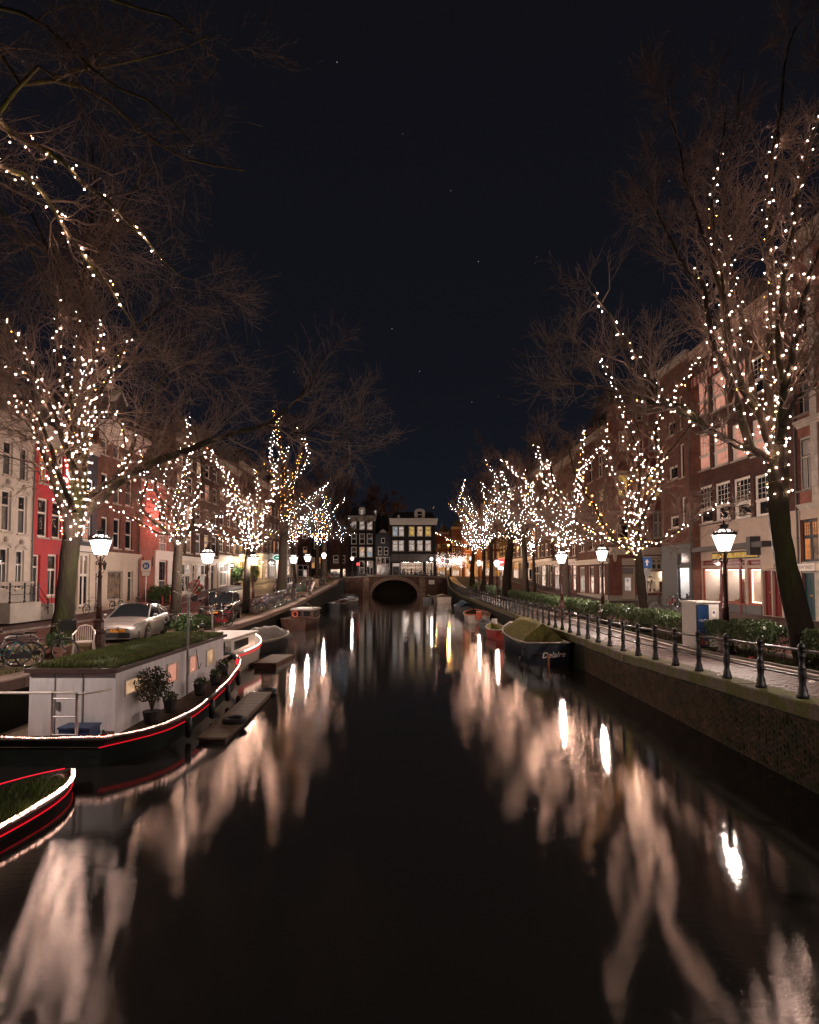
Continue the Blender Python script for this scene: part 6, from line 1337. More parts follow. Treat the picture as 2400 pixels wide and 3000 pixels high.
# ------------------------------------------------------------------ bicycles
BIKEP = mat('bike_paint', (.02, .02, .022), .35, .1, 8); CHROME = mat('chrome', (.55, .53, .52), .2, .1, 8, metal=.95); SADDLE = mat('saddle_leather', (.02, .016, .014), .5, .2, 8)
def torus(mb, c, Rr, r, n=22, k=5, mi=0):
    o = len(mb.v)
    for i in range(n):
        a = 2 * math.pi * i / n
        for j in range(k):
            b = 2 * math.pi * j / k; q = Rr + r * math.cos(b); mb.v.append((c[0] + q * math.cos(a), c[1] + r * math.sin(b), c[2] + q * math.sin(a)))
    for i in range(n):
        for j in range(k): mb.f.append((o + i * k + j, o + i * k + (j + 1) % k, o + ((i + 1) % n) * k + (j + 1) % k, o + ((i + 1) % n) * k + j)); mb.m.append(mi)
def make_bike(label, loc, rz, group=None, crate=False, paint=BIKEP):
    t = thing('bicycle', label, 'bicycle', loc, rz, group); r = .345; wb = .56
    for sx_ in (-wb, wb):
        mb = MB(); torus(mb, (0, 0, 0), r - .018, .02); w = mb.build('wheel', RUBBER, t, True, loc=(sx_, 0, r))
        mb = MB(); torus(mb, (0, 0, 0), r - .045, .012, 22, 4); mb.build('rim', CHROME, w, True)
        mb = MB()
        for k in range(14): a = 2 * math.pi * k / 14; mb.tube([(0, .02 * (-1) ** k, 0), ((r - .05) * math.cos(a), 0, (r - .05) * math.sin(a))], .0028, 3)
        mb.tube([(0, -.05, 0), (0, .05, 0)], .025, 6); mb.build('spokes', CHROME, w)
        mb = MB()
        a0, a1 = (R(15), R(190)) if sx_ < 0 else (R(35), R(170)); n = 10
        for i in range(n + 1):
            a = a0 + (a1 - a0) * i / n
            for yy in (-.028, .028): mb.v.append((sx_ + (r + .025) * math.cos(a), yy, r + (r + .025) * math.sin(a)))
        mb.f = [(2 * i, 2 * i + 1, 2 * i + 3, 2 * i + 2) for i in range(n)]; mb.m = [0] * n; mb.build('mudguard', CHROME if sx_ < 0 else paint, t)
    mb = MB(); bb = (-.10, 0, .29); st = (-.24, 0, .72); hd = (.40, 0, .80); hl = (.43, 0, .62)
    mb.tube([hl, bb], .018, 6); mb.tube([hd, (.2, 0, .62), (-.15, 0, .42)], .016, 6); mb.tube([bb, st], .016, 6); mb.tube([(hd[0] - .02, 0, .9), hl], .02, 6)
    for yy in (-.05, .05): mb.tube([bb, (-wb, yy, r)], .011, 5); mb.tube([st, (-wb, yy, r)], .009, 5); mb.tube([hl, (.48, yy, .56), (wb, yy, r)], .012, 5)
    mb.build('frame', paint, t, True)
    mb = MB(); mb.tube([(.37, 0, .86), (.35, 0, 1.05), (.37, 0, 1.08)], .013, 5); mb.tube([(.08, -.29, 1.02), (.2, -.29, 1.06), (.36, -.16, 1.10), (.38, 0, 1.09), (.36, .16, 1.10), (.2, .29, 1.06), (.08, .29, 1.02)], .012, 5); mb.build('handlebar', CHROME, t, True)
    mb = MB(); mb.ball((.47, 0, .86), .055, 7); mb.build('headlight', CHROME, t)
    mb = MB(); mb.add([(-.40, -.10, .93), (-.40, .10, .93), (-.10, .03, .92), (-.10, -.03, .92), (-.38, -.07, .87), (-.38, .07, .87), (-.12, .02, .88), (-.12, -.02, .88)], [(0, 1, 2, 3), (7, 6, 5, 4), (0, 4, 5, 1), (1, 5, 6, 2), (2, 6, 7, 3), (3, 7, 4, 0)]); mb.tube([st, (-.27, 0, .88)], .013, 5); mb.build('saddle', SADDLE, t)
    mb = MB(); mb.box(-.86, -.06, .74, -.36, .06, .76); mb.tube([(-.80, .06, .74), (-wb, .07, r)], .007, 4); mb.tube([(-.80, -.06, .74), (-wb, -.07, r)], .007, 4); mb.build('luggage_rack', BIKEP, t)
    mb = MB(); mb.box(-.60, .05, .27, -.02, .075, .40); mb.build('chain_case', BIKEP, t)
    mb = MB(); mb.tube([(-.10, -.08, .29), (-.04, -.09, .14), (-.04, -.17, .14)], .010, 4); mb.tube([(-.10, .08, .29), (-.16, .09, .44), (-.16, .17, .44)], .010, 4); mb.tube([(-.48, .06, .28), (-.42, .16, .01)], .009, 4); mb.build('crank', CHROME, t)
    if crate:
        mb = MB(); a, b, c, d, e, f = .42, .80, -.20, .20, .92, 1.20
        mb.box(a, c, e, b, d, e + .02)
        for x0, x1, y0, y1 in ((a, b, c, c + .015), (a, b, d - .015, d), (a, a + .015, c + .016, d - .016), (b - .015, b, c + .016, d - .016)): mb.box(x0, y0, e + .021, x1, y1, f)
        mb.build('crate', BLACK_PL, t)
    return t
TEALP = mat('teal_bike_paint', (.02, .16, .20), .3, .1, 8, coat=.3); REDP = mat('red_bike_paint', (.32, .02, .025), .35, .1, 8); BLUEP = mat('blue_bike_paint', (.05, .12, .26), .35, .1, 8); GREYP = mat('grey_bike_paint', (.30, .30, .31), .35, .1, 8)
b0 = make_bike('teal bicycle with a silver rear wheel at the left frame edge', (-10.35, 14.75, ZL(14.7)), R(213), paint=TEALP)
b1 = make_bike('black bicycle carrying a dark front crate beside the white chair', (-10.0, 15.7, ZL(15.7)), R(38), crate=True)
BK = dup(b1, (-11.4, 15.5, ZL(15.5)), R(214), 'dark bicycle with a crate leaning behind the teal bicycle')
proto = make_bike('dark bicycle leaning on the steel rack in front of the black car', (-10.5, 28.6, ZL(28.6)), R(20), 'parked bicycles on the left quay')
def bk(x, Y, rz, label, z=None, paint=None, lean=0.0, group='parked bicycles on the left quay'):
    o = dup(proto, (x, Y, (ZL(Y) if z is None else z) - .005), None, label, group, {'bike_paint': paint} if paint else None); o.rotation_euler = (lean, 0, R(rz)); return o
bk(-9.7, 29.0, 200, 'bicycle with a red rimmed wheel near the mooring bollard', paint=REDP); bk(-11.0, 27.9, 15, 'grey bicycle parked right behind the silver car', paint=GREYP); bk(-10.2, 30.3, 190, 'red framed bicycle by the second left lamp post', paint=REDP); bk(-12.0, 28.4, 170, 'dark bicycle half hidden behind the silver car')
bk(-11.9, 14.3, 205, 'dark bicycle cut by the left frame edge behind the teal one'); bk(-11.2, 13.6, 30, 'silver bicycle with a bell at the left frame corner', paint=GREYP)
rr = random.Random(4)
ORD = ('first', 'second', 'third', 'fourth', 'fifth', 'sixth', 'seventh', 'eighth', 'ninth', 'tenth', 'eleventh', 'twelfth'); CNT = {}
def nth(row, c): CNT[(row, c)] = CNT.get((row, c), -1) + 1; return ORD[CNT[(row, c)]]
cols_ = [None, None, None, REDP, BLUEP, GREYP, None]
NMS = {None: 'black', REDP: 'red', BLUEP: 'blue', GREYP: 'silver'}
for k in range(20):
    p_ = cols_[k % 7]; Y = 38.0 + k * .72 + rr.uniform(-.1, .1)
    bk(-10.55 + rr.uniform(-.12, .12), Y, 12 + rr.uniform(-10, 10), '%s %s bicycle from the near end of the crowded row beyond the black car' % (nth(1, p_), NMS[p_]), paint=p_, lean=rr.uniform(-.12, .12), group='%s bicycles in the crowded row beyond the black car' % NMS[p_])
for k in range(16):
    p_ = cols_[(k * 3 + 1) % 7]; Y = 57.5 + k * .9 + rr.uniform(-.2, .2)
    bk(-10.7 + rr.uniform(-.3, .3) - k * .03, Y, rr.choice((10, 190)) + rr.uniform(-20, 20), '%s %s bicycle beyond the thick dark trunk counted from the near end' % (nth(2, p_), NMS[p_]), paint=p_, lean=rr.uniform(-.15, .15), group='%s bicycles beyond the thick dark trunk' % NMS[p_])
for k in range(14):
    p_ = cols_[(k * 2 + 3) % 7]; Y = 84 + k * 1.5 + rr.uniform(-.3, .3)
    bk(XL(Y) - 1.5 + rr.uniform(-.5, .5), Y, rr.choice((5, 180)) + rr.uniform(-25, 25), '%s %s bicycle up the ramp to the left bridge end' % (nth(3, p_), NMS[p_]), paint=p_, group='%s bicycles on the ramp to the left bridge end' % NMS[p_])
for k, x in enumerate((-9.6, -8.2, -6.2, -4.4, -3.9, -.8, .6, 1.9, 3.2, 4.1, 6.2, 7.0, 7.8)):
    p_ = cols_[(k * 5) % 7]; bk(x, YB + .85, rr.choice((0, 180)) + rr.uniform(-8, 8), '%s %s bicycle from the left leaning on the bridge railing' % (nth(4, p_), NMS[p_]), z=deck(x) - .02, paint=p_, lean=rr.uniform(-.1, .1), group='%s bicycles leaning on the bridge railing' % NMS[p_])
for x, Y, rz, lab in ((-20.6, 34.6, 95, 'white framed bicycle leaning by the dark blue house'), (-20.8, 41.0, 88, 'black bicycle leaning between the green door and the arched window'), (-20.9, 44.9, 92, 'dark bicycle beside the cream wall corner'), (-20.7, 37.6, 85, 'grey bicycle below the white glazed doors')): bk(x, Y, rz, lab, z=ZL(Y) + .01, paint=GREYP if 'white' in lab or 'grey' in lab else None, group='bicycles against the left house fronts')
bk(20.1, 43.3, 265, 'red and black bicycle parked beside the glass display corner', z=1.44, paint=REDP, group='bicycles beside the display corner'); bk(20.9, 44.2, 262, 'black bicycle nearest the corner shop beside the display corner', z=1.44, group='bicycles beside the display corner')
def rack(label, x, Y, rz, w=.75, h=.82):
    t = thing('bicycle_rack', label, 'bicycle rack', (x, Y, ZL(Y) - .02), rz, 'steel hoop racks on the left quay'); mb = MB(); r = .12
    mb.tube([(-w / 2, 0, 0), (-w / 2, 0, h - r), (-w / 2 + r * .3, 0, h - r * .3), (-w / 2 + r, 0, h), (w / 2 - r, 0, h), (w / 2 - r * .3, 0, h - r * .3), (w / 2, 0, h - r), (w / 2, 0, 0)], .028, 8); mb.build('hoop', STEEL, t, True)
    mb = MB()
    for s in (-1, 1): mb.lathe([(.06, 0), (.06, .03)], 8, (s * w / 2, 0, .02))
    mb.build('base_plate', STEEL, t)
for lab, x, Y, rz in (('steel hoop rack between the teal and the black bicycle', -10.5, 15.6, R(30)), ('steel hoop rack at the left frame edge', -11.4, 14.7, R(30)), ('steel hoop rack just behind the silver car', -10.6, 27.4, R(10)), ('steel hoop rack beside the second left lamp', -9.9, 29.6, R(15))): rack(lab, x, Y, rz)
t = thing('post', 'plain grey steel post at the quay edge by the red rimmed wheel', 'post', (-9.5, 28.0, ZL(28) - .02)); mb = MB(); mb.tube([(0, 0, 0), (0, 0, .95)], .05, 8); mb.build('shaft', STEEL, t); mb = MB(); mb.lathe([(.055, .951), (.04, 1.0), (.01, 1.02)], 8); mb.build('cap', STEEL, t)
# ------------------------------------------------------------------ garden chair, bollard, cabinet, signs, pallets
t = thing('garden_chair', 'white plastic garden chair on the quay beside the nearest left lamp', 'chair', (-10.15, 18.05, ZL(18)), R(205))
mb = MB(); mb.prism([(-.26, .40), (.26, .40), (.26, .43), (-.26, .43)], -.24, .26); mb.build('seat', PLASTIC_W, t)
for sx_ in (-1, 1):
    for yy, dx in ((-.22, .05), (.26, .04)): mb = MB(); mb.tube([(sx_ * .25, yy, .42), (sx_ * (.25 + dx), yy * 1.15, 0)], [.028, .02], 6); mb.build('leg', PLASTIC_W, t)
    mb = MB(); mb.tube([(sx_ * .28, .30, .40), (sx_ * .30, .30, .63), (sx_ * .30, .18, .66), (sx_ * .29, -.12, .67), (sx_ * .25, -.26, .74)], .025, 6); mb.build('armrest', PLASTIC_W, t, True)
mb = MB(); mb.tube([(-.25, -.24, .42), (-.25, -.27, .70), (-.17, -.30, .86), (0, -.32, .91), (.17, -.30, .86), (.25, -.27, .70), (.25, -.24, .42)], .025, 6); mb.build('back_frame', PLASTIC_W, t, True)
for k in range(7): x = -.18 + .06 * k; mb = MB(); mb.tube([(x, -.235, .43), (x, -.28, .70), (x * .95, -.31, .89 - abs(x) * .3)], .013, 4); mb.build('back_slat', PLASTIC_W, t)
t = thing('mooring_bollard', 'squat black mooring bollard with a rope on the left coping', 'bollard', (-9.5, 26.4, ZL(26.4))); mb = MB(); mb.lathe([(.20, 0), (.20, .05), (.13, .08), (.12, .26), (.22, .30), (.23, .38), (.16, .42), (.05, .44)], 12); mb.build('post', BLACK_PL, t, True)
mb = MB(); [mb.lathe([(.135, .10 + k * .035), (.15, .118 + k * .035), (.135, .135 + k * .035)], 12) for k in range(3)]; mb.build('rope_coil', mat('rope', (.35, .27, .2), .8, .2), t)
mb = MB(); mb.tube([(-9.5, 26.3, ZL(26.4) + .14), (-9.3, 24.0, ZL(24) - .1), (-8.9, 21.5, 1.25), (-8.5, 20.0, 1.2)], .022, 5); tag(mb.build('mooring_rope', mat('rope', (1, 1, 1)), None), 'pale mooring rope from the bollard down to the houseboat', 'rope')
t = thing('electric_cabinet', 'pale grey electric cabinet with a blue poster rising above the hedge', 'cabinet', (10.45, 20.3, 1.36), R(14)); cw_, cd, chh = .46, .36, 1.53
mb = MB(); mb.box(-cw_, -cd, 0, cw_, cd, chh); mb.build('body', mat('cabinet_paint', (.50, .46, .42), .5, .08, 3), t); mb = MB(); mb.box(-cw_ - .04, -cd - .04, chh + .002, cw_ + .04, cd + .04, chh + .06); mb.build('lid', mat('cabinet_paint', (1, 1, 1)), t)
mb = MB(); mb.box(.04, -cd - .014, .10, cw_ - .03, -cd - .002, chh - .10); mb.build('door', mat('cabinet_paint', (1, 1, 1)), t); mb = MB(); mb.box(.17, -cd - .019, 1.05, .30, -cd - .0145, 1.26); st_ = mb.build('sticker', WHITE, t); mb = MB(); mb.box(.19, -cd - .023, 1.15, .28, -cd - .0195, 1.24); mb.build('blue_print', mat('sticker_blue', (.02, .04, .22), .5, 0), st_)
mb = MB(); mb.box(-cw_ - .03, -cd - .05, .02, .0, -cd - .003, chh - .06); po = mb.build('poster_frame', mat('poster_frame', (.02, .022, .03), .4, 0), t)
mb = MB(); mb.box(-cw_ + .0, -cd - .056, .06, -.03, -cd - .0505, chh - .10); mb.build('poster', mat('poster_blue', (.018, .05, .13), .3, .45, 1.8, coat=.4), po)
mb = MB(); mb.prism([(-.45, .08), (-.40, .42), (-.36, .50), (-.31, .40), (-.28, .52), (-.25, .38), (-.20, .08)], -cd - .0595, -cd - .0565); mb.build('poster_house', mat('poster_red', (.25, .06, .04), .4, .3), po); mb = MB(); mb.box(-.19, -cd - .0595, .08, -.05, -cd - .0565, .20); mb.build('poster_wall', mat('poster_ochre', (.35, .18, .06), .4, .3), po)
mb = MB(); zq = .92
pts = [(-.43 + .055 * k, -cd - .058, zq + (.06 if k % 2 else -.02) * (1 if k in (1, 5) else .5)) for k in range(8)]; mb.tube(pts, .006, 4); mb.tube([(-.42, -cd - .058, zq - .04), (-.06, -cd - .058, zq - .02)], .004, 4); mb.build('poster_script', WHITE, po)
def rsign(label, x, Y, z0, h, disc, col, r=.30, bar=None, face=-1, plate=None):
    t = thing('traffic_sign', label, 'sign', (x, Y, z0)); mb = MB(); mb.tube([(0, .04, 0), (0, .04, h + r)], .035, 6); mb.build('pole', STEEL, t)
    mb = MB(); n = 20
    if disc: mb.add([(r * math.cos(2 * math.pi * k / n), face * .012, h + r * math.sin(2 * math.pi * k / n)) for k in range(n)] + [(r * math.cos(2 * math.pi * k / n), 0, h + r * math.sin(2 * math.pi * k / n)) for k in range(n)], [tuple(range(n)), tuple(range(2 * n - 1, n - 1, -1))] + [(k, k + n, (k + 1) % n + n, (k + 1) % n) for k in range(n)])
    else: mb.box(-r, -.012, h - r * 1.2, r, 0, h + r * 1.2)
    o = mb.build('sign_face', col, t)
    if bar == 'entry': mb = MB(); mb.box(-r * .7, -.02, h - r * .16, r * .7, -.013, h + r * .16); mb.build('white_bar', WHITE, o)
    if bar == 'walk':
        n = 20; mb = MB(); rr_ = r * .75; mb.add([(rr_ * math.cos(2 * math.pi * k / n), -.018, h + rr_ * math.sin(2 * math.pi * k / n)) for k in range(n)], [tuple(range(n))]); d = mb.build('blue_disc', mat('sign_blue', (.02, .09, .30), .4, 0), o)
        mb = MB()
        for cx_, s in ((-.07, 1.0), (.09, .8)): mb.ball((cx_, -.022, h + .13 * s), .030 * s, 6); mb.prism([(cx_ - .04 * s, h + .09 * s), (cx_ + .04 * s, h + .09 * s), (cx_ + .05 * s, h - .04 * s), (cx_ + .06 * s, h - .15 * s), (cx_ + .02 * s, h - .15 * s), (cx_, h - .06 * s), (cx_ - .04 * s, h - .15 * s), (cx_ - .08 * s, h - .15 * s), (cx_ - .05 * s, h - .02 * s)], -.025, -.020)
        mb.build('walking_figures', WHITE, o)
    if bar == 'arrow':
        q = r / .3; mb = MB(); mb.prism([(-.05 * q, h - .22 * q), (.05 * q, h - .22 * q), (.05 * q, h + .02 * q), (.15 * q, h + .02 * q), (0, h + .24 * q), (-.15 * q, h + .02 * q), (-.05 * q, h + .02 * q)], -.02, -.0135); mb.build('white_arrow', WHITE, o)
    if plate: mb = MB(); mb.box(-r * .8, -.012, h - r * 1.2 - .34, r * .8, 0, h - r * 1.2 - .03); mb.build('under_plate', plate, t)
    return t
SRED = mat('sign_red', (.45, .015, .02), .4, 0); SBLUE = mat('sign_blue', (.02, .09, .30), .4, 0); SBACK = mat('sign_back', (.12, .125, .125), .5, .1)
rsign('white square sign with a blue pedestrian disc by the rose brick house', -20.2, 44.2, 1.3, 3.35, False, WHITE, .36, 'walk', plate=WHITE)
rsign('blue square one way arrow sign fixed beside the slim tree', 10.98, 25.95, 1.4, 3.05, False, SBLUE, .20, 'arrow', plate=STEEL)
rsign('red no entry sign on the right bank beyond the second lit trunk', 10.6, 63.5, 1.7, 3.75, True, SRED, .42, 'entry', plate=WHITE)
rsign('red no entry sign at the bridge in front of the canopy of lights', 7.5, 117.5, 3.85, 3.35, True, SRED, .42, 'entry'); rsign('grey back of the round sign mounted highest at the right bridge end', 8.4, 117.0, 3.85, 4.15, True, SBACK, .46); rsign('grey back of the lower round sign at the right bridge end', 8.45, 117.2, 3.85, 3.1, True, SBACK, .46); rsign('blue round sign back beside the most distant right tree', 11.1, 98.0, 3.2, 3.1, True, mat('sign_blueback', (.05, .09, .16), .5, .1), .36)
rsign('orange direction board beside the most distant right lamp', 11.6, 101.0, 3.4, 1.8, False, mat('orange_board', (1, 1, 1)), .42); rsign('red round sign at the left bridge end', -9.6, 114.0, 3.7, 2.6, True, SRED, .34)
t = thing('shop_sign', 'oval green and white hanging shop sign on the left house row', 'sign', (XFL + .9, 92.0, 6.9)); mb = MB(); mb.tube([(-.9, 0, .6), (.1, 0, .62)], .02, 4); mb.build('bracket', IRON, t)
mb = MB(); n = 20; mb.add([(.75 * math.cos(2 * math.pi * k / n), -.06, .48 * math.sin(2 * math.pi * k / n)) for k in range(n)] + [(.75 * math.cos(2 * math.pi * k / n), .06, .48 * math.sin(2 * math.pi * k / n)) for k in range(n)], [tuple(range(n)), tuple(range(2 * n - 1, n - 1, -1))] + [(k, k + n, (k + 1) % n + n, (k + 1) % n) for k in range(n)]); mb.build('rim', glow('sign_white_glow', (.8, 1, .9), 1.1), t)
mb = MB(); mb.add([(.62 * math.cos(2 * math.pi * k / n), -.066, .36 * math.sin(2 * math.pi * k / n)) for k in range(n)], [tuple(range(n))]); oo = mb.build('green_face', glow('sign_green_glow', (.02, .25, .14), .8), t); mb = MB(); mb.prism([(-.4, -.06), (-.1, .12), (.4, .05), (.42, -.05), (0, -.1)], -.075, -.068); mb.build('white_swoosh', glow('sign_white_glow', (1, 1, 1), 1), oo)
def pallet(label, x, Y, m_, rz=0.0, tilt=0.0):
    t = thing('pallet', label, 'pallet', (x, Y, ZL(Y) + .02), rz, None); t.rotation_euler = (tilt, 0, rz)
    for k in range(6): mb = MB(); mb.box(-.7, -.55 + .20 * k, .10, .7, -.55 + .20 * k + .12, .125); mb.build('slat', m_, t)
    for k in (-1, 0, 1): mb = MB(); mb.box(k * .62 - .05, -.55, 0, k * .62 + .05, .57, .098); mb.build('bearer', m_, t)
pallet('orange red painted pallet leaning at the foot of the thick trunk', -10.6, 51.6, mat('red_pallet', (.40, .075, .045), .6, .25), .2, .5); pallet('weathered wooden pallet with moss beside the orange red one', -9.9, 53.6, WOODM, .1)
t = thing('wooden_platform', 'low dark wooden platform on the quay edge near the pallets', 'platform', (-9.9, 55.6, ZL(55.6) - .02), R(2))
for k in range(7): mb = MB(); mb.box(-.55, -1.3 + .37 * k, .26, .55, -1.3 + .37 * k + .35, .30); mb.build('plank', WOODM, t)
mb = MB(); mb.box(-.5, -1.25, 0, .5, 1.2, .255); mb.build('base', DARKWOOD, t)
t = thing('leaning_board', 'white board leaning among the bicycles beyond the thick trunk', 'board', (-10.2, 60.5, ZL(60.5)), R(20)); mb = MB(); mb.prism([(0, 0), (.06, 0), (.5, 1.0), (.44, 1.0)], -.5, .5); mb.build('panel', WHITE, t); mb = MB(); mb.prism([(.0, -.01), (.10, -.01), (.12, .02), (.0, .02)], -.5, .5); mb.build('foot_edge', STEEL, t)
t = thing('crate_box', 'pale brown box standing among the bicycles by the distant tree', 'box', (-10.5, 66.0, ZL(66))); mb = MB(); mb.box(-.35, -.3, 0, .35, .3, .95); mb.build('body', mat('cardboard', (.36, .25, .17), .7, .15), t); mb = MB(); mb.box(-.37, -.32, .952, .37, .32, 1.0); mb.build('lid', mat('cardboard', (1, 1, 1)), t)
for k, (x, Y) in enumerate(((-19.9, 46.6), (-19.7, 47.6), (-19.4, 49.0))):
    t = thing('marker_post', ('short red marker post beside the dark planter', 'red marker post in front of the big green bush', 'leaning red and white post by the big green bush')[k], 'post', (x, Y, 1.3)); t.rotation_euler = (0, .12 if k == 2 else 0, 0)
    for q in range(4): mb = MB(); mb.lathe([(.07, q * .24 + .001), (.07, q * .24 + .239)], 8); mb.build('band', (SRED, WHITE)[q % 2] if k == 2 else SRED, t)
t = thing('bollard', 'slim dark bollard on the pavement before the corner shop window', 'bollard', (P(1930, 1690, 52.5).x, 52.5, 1.43)); mb = MB(); mb.lathe([(.10, 0), (.10, .08), (.065, .12), (.06, .8), (.08, .84), (.06, .9), (.02, .96)], 8); mb.build('shaft', LAMPPOST, t); mb = MB(); mb.lathe([(.082, .6), (.082, .66)], 8); mb.build('band', IRON, t)
# ------------------------------------------------------------------ cars
def make_car(label, name, loc, rz, paint, prof, roofp, Wd, wheels, rw, suv=False, plate=None):
    """prof: (x, z_top) hood/belt line; roofp: (x, z) roof line; x forward positive"""
    t = thing('parked_car', label, 'car', loc, rz); L0, L1 = prof[0][0], prof[-1][0]
    N = 64; mb = MB(); S = 9; hw = Wd / 2
    xs = [L0 + (L1 - L0) * (.5 - .5 * math.cos(math.pi * i / (N - 1))) * .35 + (L1 - L0) * (i / (N - 1)) * .65 for i in range(N)]
    def half(x):
        f = min(1, (L1 - x) / .85); g = min(1, (x - L0) / .6); return hw * (1 - .26 * (1 - f) ** 2.2) * (1 - .14 * (1 - g) ** 2)
    for x in xs:
        zt = interp(x, prof); zb = .20 + (.10 if suv else 0)
        if x > L1 - .25: zb = zb - .0 + .05 * (x - L1 + .25) / .25
        for wx in wheels:
            dx = abs(x - wx); Ra = rw + .065
            if dx < Ra: zb = max(zb, rw + math.sqrt(Ra * Ra - dx * dx) * .97)
        h = half(x); zm = max(zb, .20)
        hh = zt - zm
        sec = [(h * .93, zb), (h * .99, zb + min(.06, hh * .1)), (h, zm + hh * .45), (h * .985, zm + hh * .72), (h * .95, zm + hh * .92), (h * .88, zt), (h * .6, zt + .025), (h * .3, zt + .04), (0, zt + .045)]
        for y, z in sec: mb.v.append((x, -y, z))
        for y, z in reversed(sec[:-1]): mb.v.append((x, y, z))
    n = 2 * S - 1
    for i in range(N - 1):
        for k in range(n - 1): mb.f.append((i * n + k, i * n + k + 1, (i + 1) * n + k + 1, (i + 1) * n + k)); mb.m.append(0)
    mb.f += [tuple(range(n))[::-1], tuple((N - 1) * n + k for k in range(n))]; mb.m += [0, 0]
    mb.build('body', paint, t, True)
    mb = MB(); mb.box(L0 + .15, -hw * .86, .22, L1 - .15, hw * .86, .5); mb.build('underbody', BLACK_PL, t)
    # greenhouse
    r0, r1 = roofp[0][0], roofp[-1][0]; M = 30; gx = [r0 + (r1 - r0) * i / (M - 1) for i in range(M)]
    zmax = max(z for _, z in roofp); ws = [x for x, z in roofp if z > zmax - .06]; xa, xb = min(ws), max(ws)
    def gp(x):
        zt = interp(x, roofp); zb = interp(x, prof) - .02; hb = half(x) * .90; k = max(0, min(1, (zt - zb) / (zmax - zb + 1e-6))); hr = hb - (hb - hw * .66) * k
        return zb, zt, hb, hr
    G = {'windscreen': MB(), 'rear_window': MB(), 'side_window': MB(), 'side_window_b': MB(), 'roof': MB()}
    for i in range(M - 1):
        x0, x1 = gx[i], gx[i + 1]; p0, p1 = gp(x0), gp(x1); xm = (x0 + x1) / 2
        for s, nm in ((-1, 'side_window'), (1, 'side_window_b')): G[nm].quad((x0, s * p0[2], p0[0]), (x1, s * p1[2], p1[0]), (x1, s * p1[3], p1[1] - .05), (x0, s * p0[3], p0[1] - .05))
        tgt = G['roof'] if xa <= xm <= xb else (G['windscreen'] if xm > xb else G['rear_window'])
        ys_ = (-1, -.5, 0, .5, 1); cr = (-.05, 0, .015, 0, -.05)
        for a, b, c, d in zip(ys_, ys_[1:], cr, cr[1:]): tgt.quad((x0, a * p0[3], p0[1] + c), (x1, a * p1[3], p1[1] + c), (x1, b * p1[3], p1[1] + d), (x0, b * p0[3], p0[1] + d))
    CG = mat('car_glass', (.012, .014, .016), .05, 0, spec=.8)
    for nm, m_ in (('windscreen', CG), ('rear_window', CG), ('side_window', CG), ('side_window_b', CG), ('roof', paint if not plate else CG)): G[nm].build('side_window' if nm == 'side_window_b' else nm, m_, t, nm in ('roof', 'windscreen', 'rear_window'))
    for s in (-1, 1):   # pillars
        mb = MB(); pts = []
        for i in range(M): p = gp(gx[i]); pts.append((gx[i], s * (p[3] + .008), p[1] - .045))
        mb.tube(pts, .030, 6); mb.build('roof_rail', paint, t, True)
        for fx in ((.42,) if not suv else (.36, .66)):
            x = r0 + (r1 - r0) * fx; p = gp(x); mb = MB(); mb.tube([(x, s * (p[2] + .003), p[0]), (x - .06, s * (p[3] + .003), p[1] - .05)], .028, 4); mb.build('door_pillar', paint if not suv else BLACK_PL, t)
        x = r1 - .42; mb = MB(); mb.ball((x, s * (hw + .09), interp(x, prof) + .10), .095, 8, 0, .75); mb.build('wing_mirror', paint, t, True)
        for x in (wheels[1] - .45, (wheels[0] + wheels[1]) / 2 - .1): mb = MB(); mb.box(x - .62, s * (hw * .992) - .012, .70 if not suv else .82, x - .45, s * (hw * .992) + .012, .725 if not suv else .845); mb.build('door_handle', CHROME if suv else paint, t)
        # headlight and lower lamp
        xl = L1 - .34; h = half(xl + .05); zz = interp(xl, prof); mb = MB()
        mb.add([(L1 - .10, s * h * .66, zz - .18), (L1 - .02 - .14, s * h * .84, zz - .14), (xl - .16, s * h * 1.0, zz - .02), (xl - .28, s * h * .99, zz + .02), (xl + .02, s * h * .86, zz + .012), (L1 - .14, s * h * .70, zz - .09)], [tuple(range(6)), tuple(range(5, -1, -1))])
        mb.add([(L1 - .07, s * h * .66, zz - .18), (L1 - .12, s * h * .86, zz - .14), (xl - .16, s * h * 1.02, zz - .02), (xl - .28, s * h * 1.01, zz + .02), (xl + .02, s * h * .88, zz + .03), (L1 - .11, s * h * .70, zz - .07)], [tuple(range(6)), tuple(range(5, -1, -1))])
        mb.build('headlight', mat('headlight_glass', (.55, .53, .52), .08, .3, 14, metal=.6), t)
        mb = MB(); mb.ball((L1 - .13, s * h * .80, .40), .05, 8); mb.build('fog_light', CHROME, t)
    for wx in wheels:
        for s in (-1, 1):
            mb = MB(); prw = [(.18, -.10), (rw - .05, -.10), (rw, -.07), (rw, .07), (rw - .05, .10), (.18, .10)]; mb.lathe(prw, 20); w = mb.build('wheel', RUBBER, t, True, loc=(wx, s * (hw - .115), rw), rot=(R(90), 0, 0))
            mb = MB(); mb.lathe([(rw * .66, -s * .101), (rw * .70, -s * .112), (rw * .64, -s * .106), (rw * .60, -s * .07)], 20); mb.lathe([(.065, -s * .07), (.06, -s * .115), (.02, -s * .12)], 10)
            for k in range(5): a = 2 * math.pi * k / 5; c, s2 = math.cos(a), math.sin(a); q = lambda r_, w_: (c * r_ - s2 * w_, s2 * r_ + c * w_); mb.add([(*q(.05, -.035), -s * .110), (*q(.05, .035), -s * .110), (*q(rw * .66, .055), -s * .108), (*q(rw * .66, -.055), -s * .108)], [(0, 1, 2, 3), (3, 2, 1, 0)])
            mb.build('rim', ALLOY, w)
    fz = interp(L1 - .1, prof)
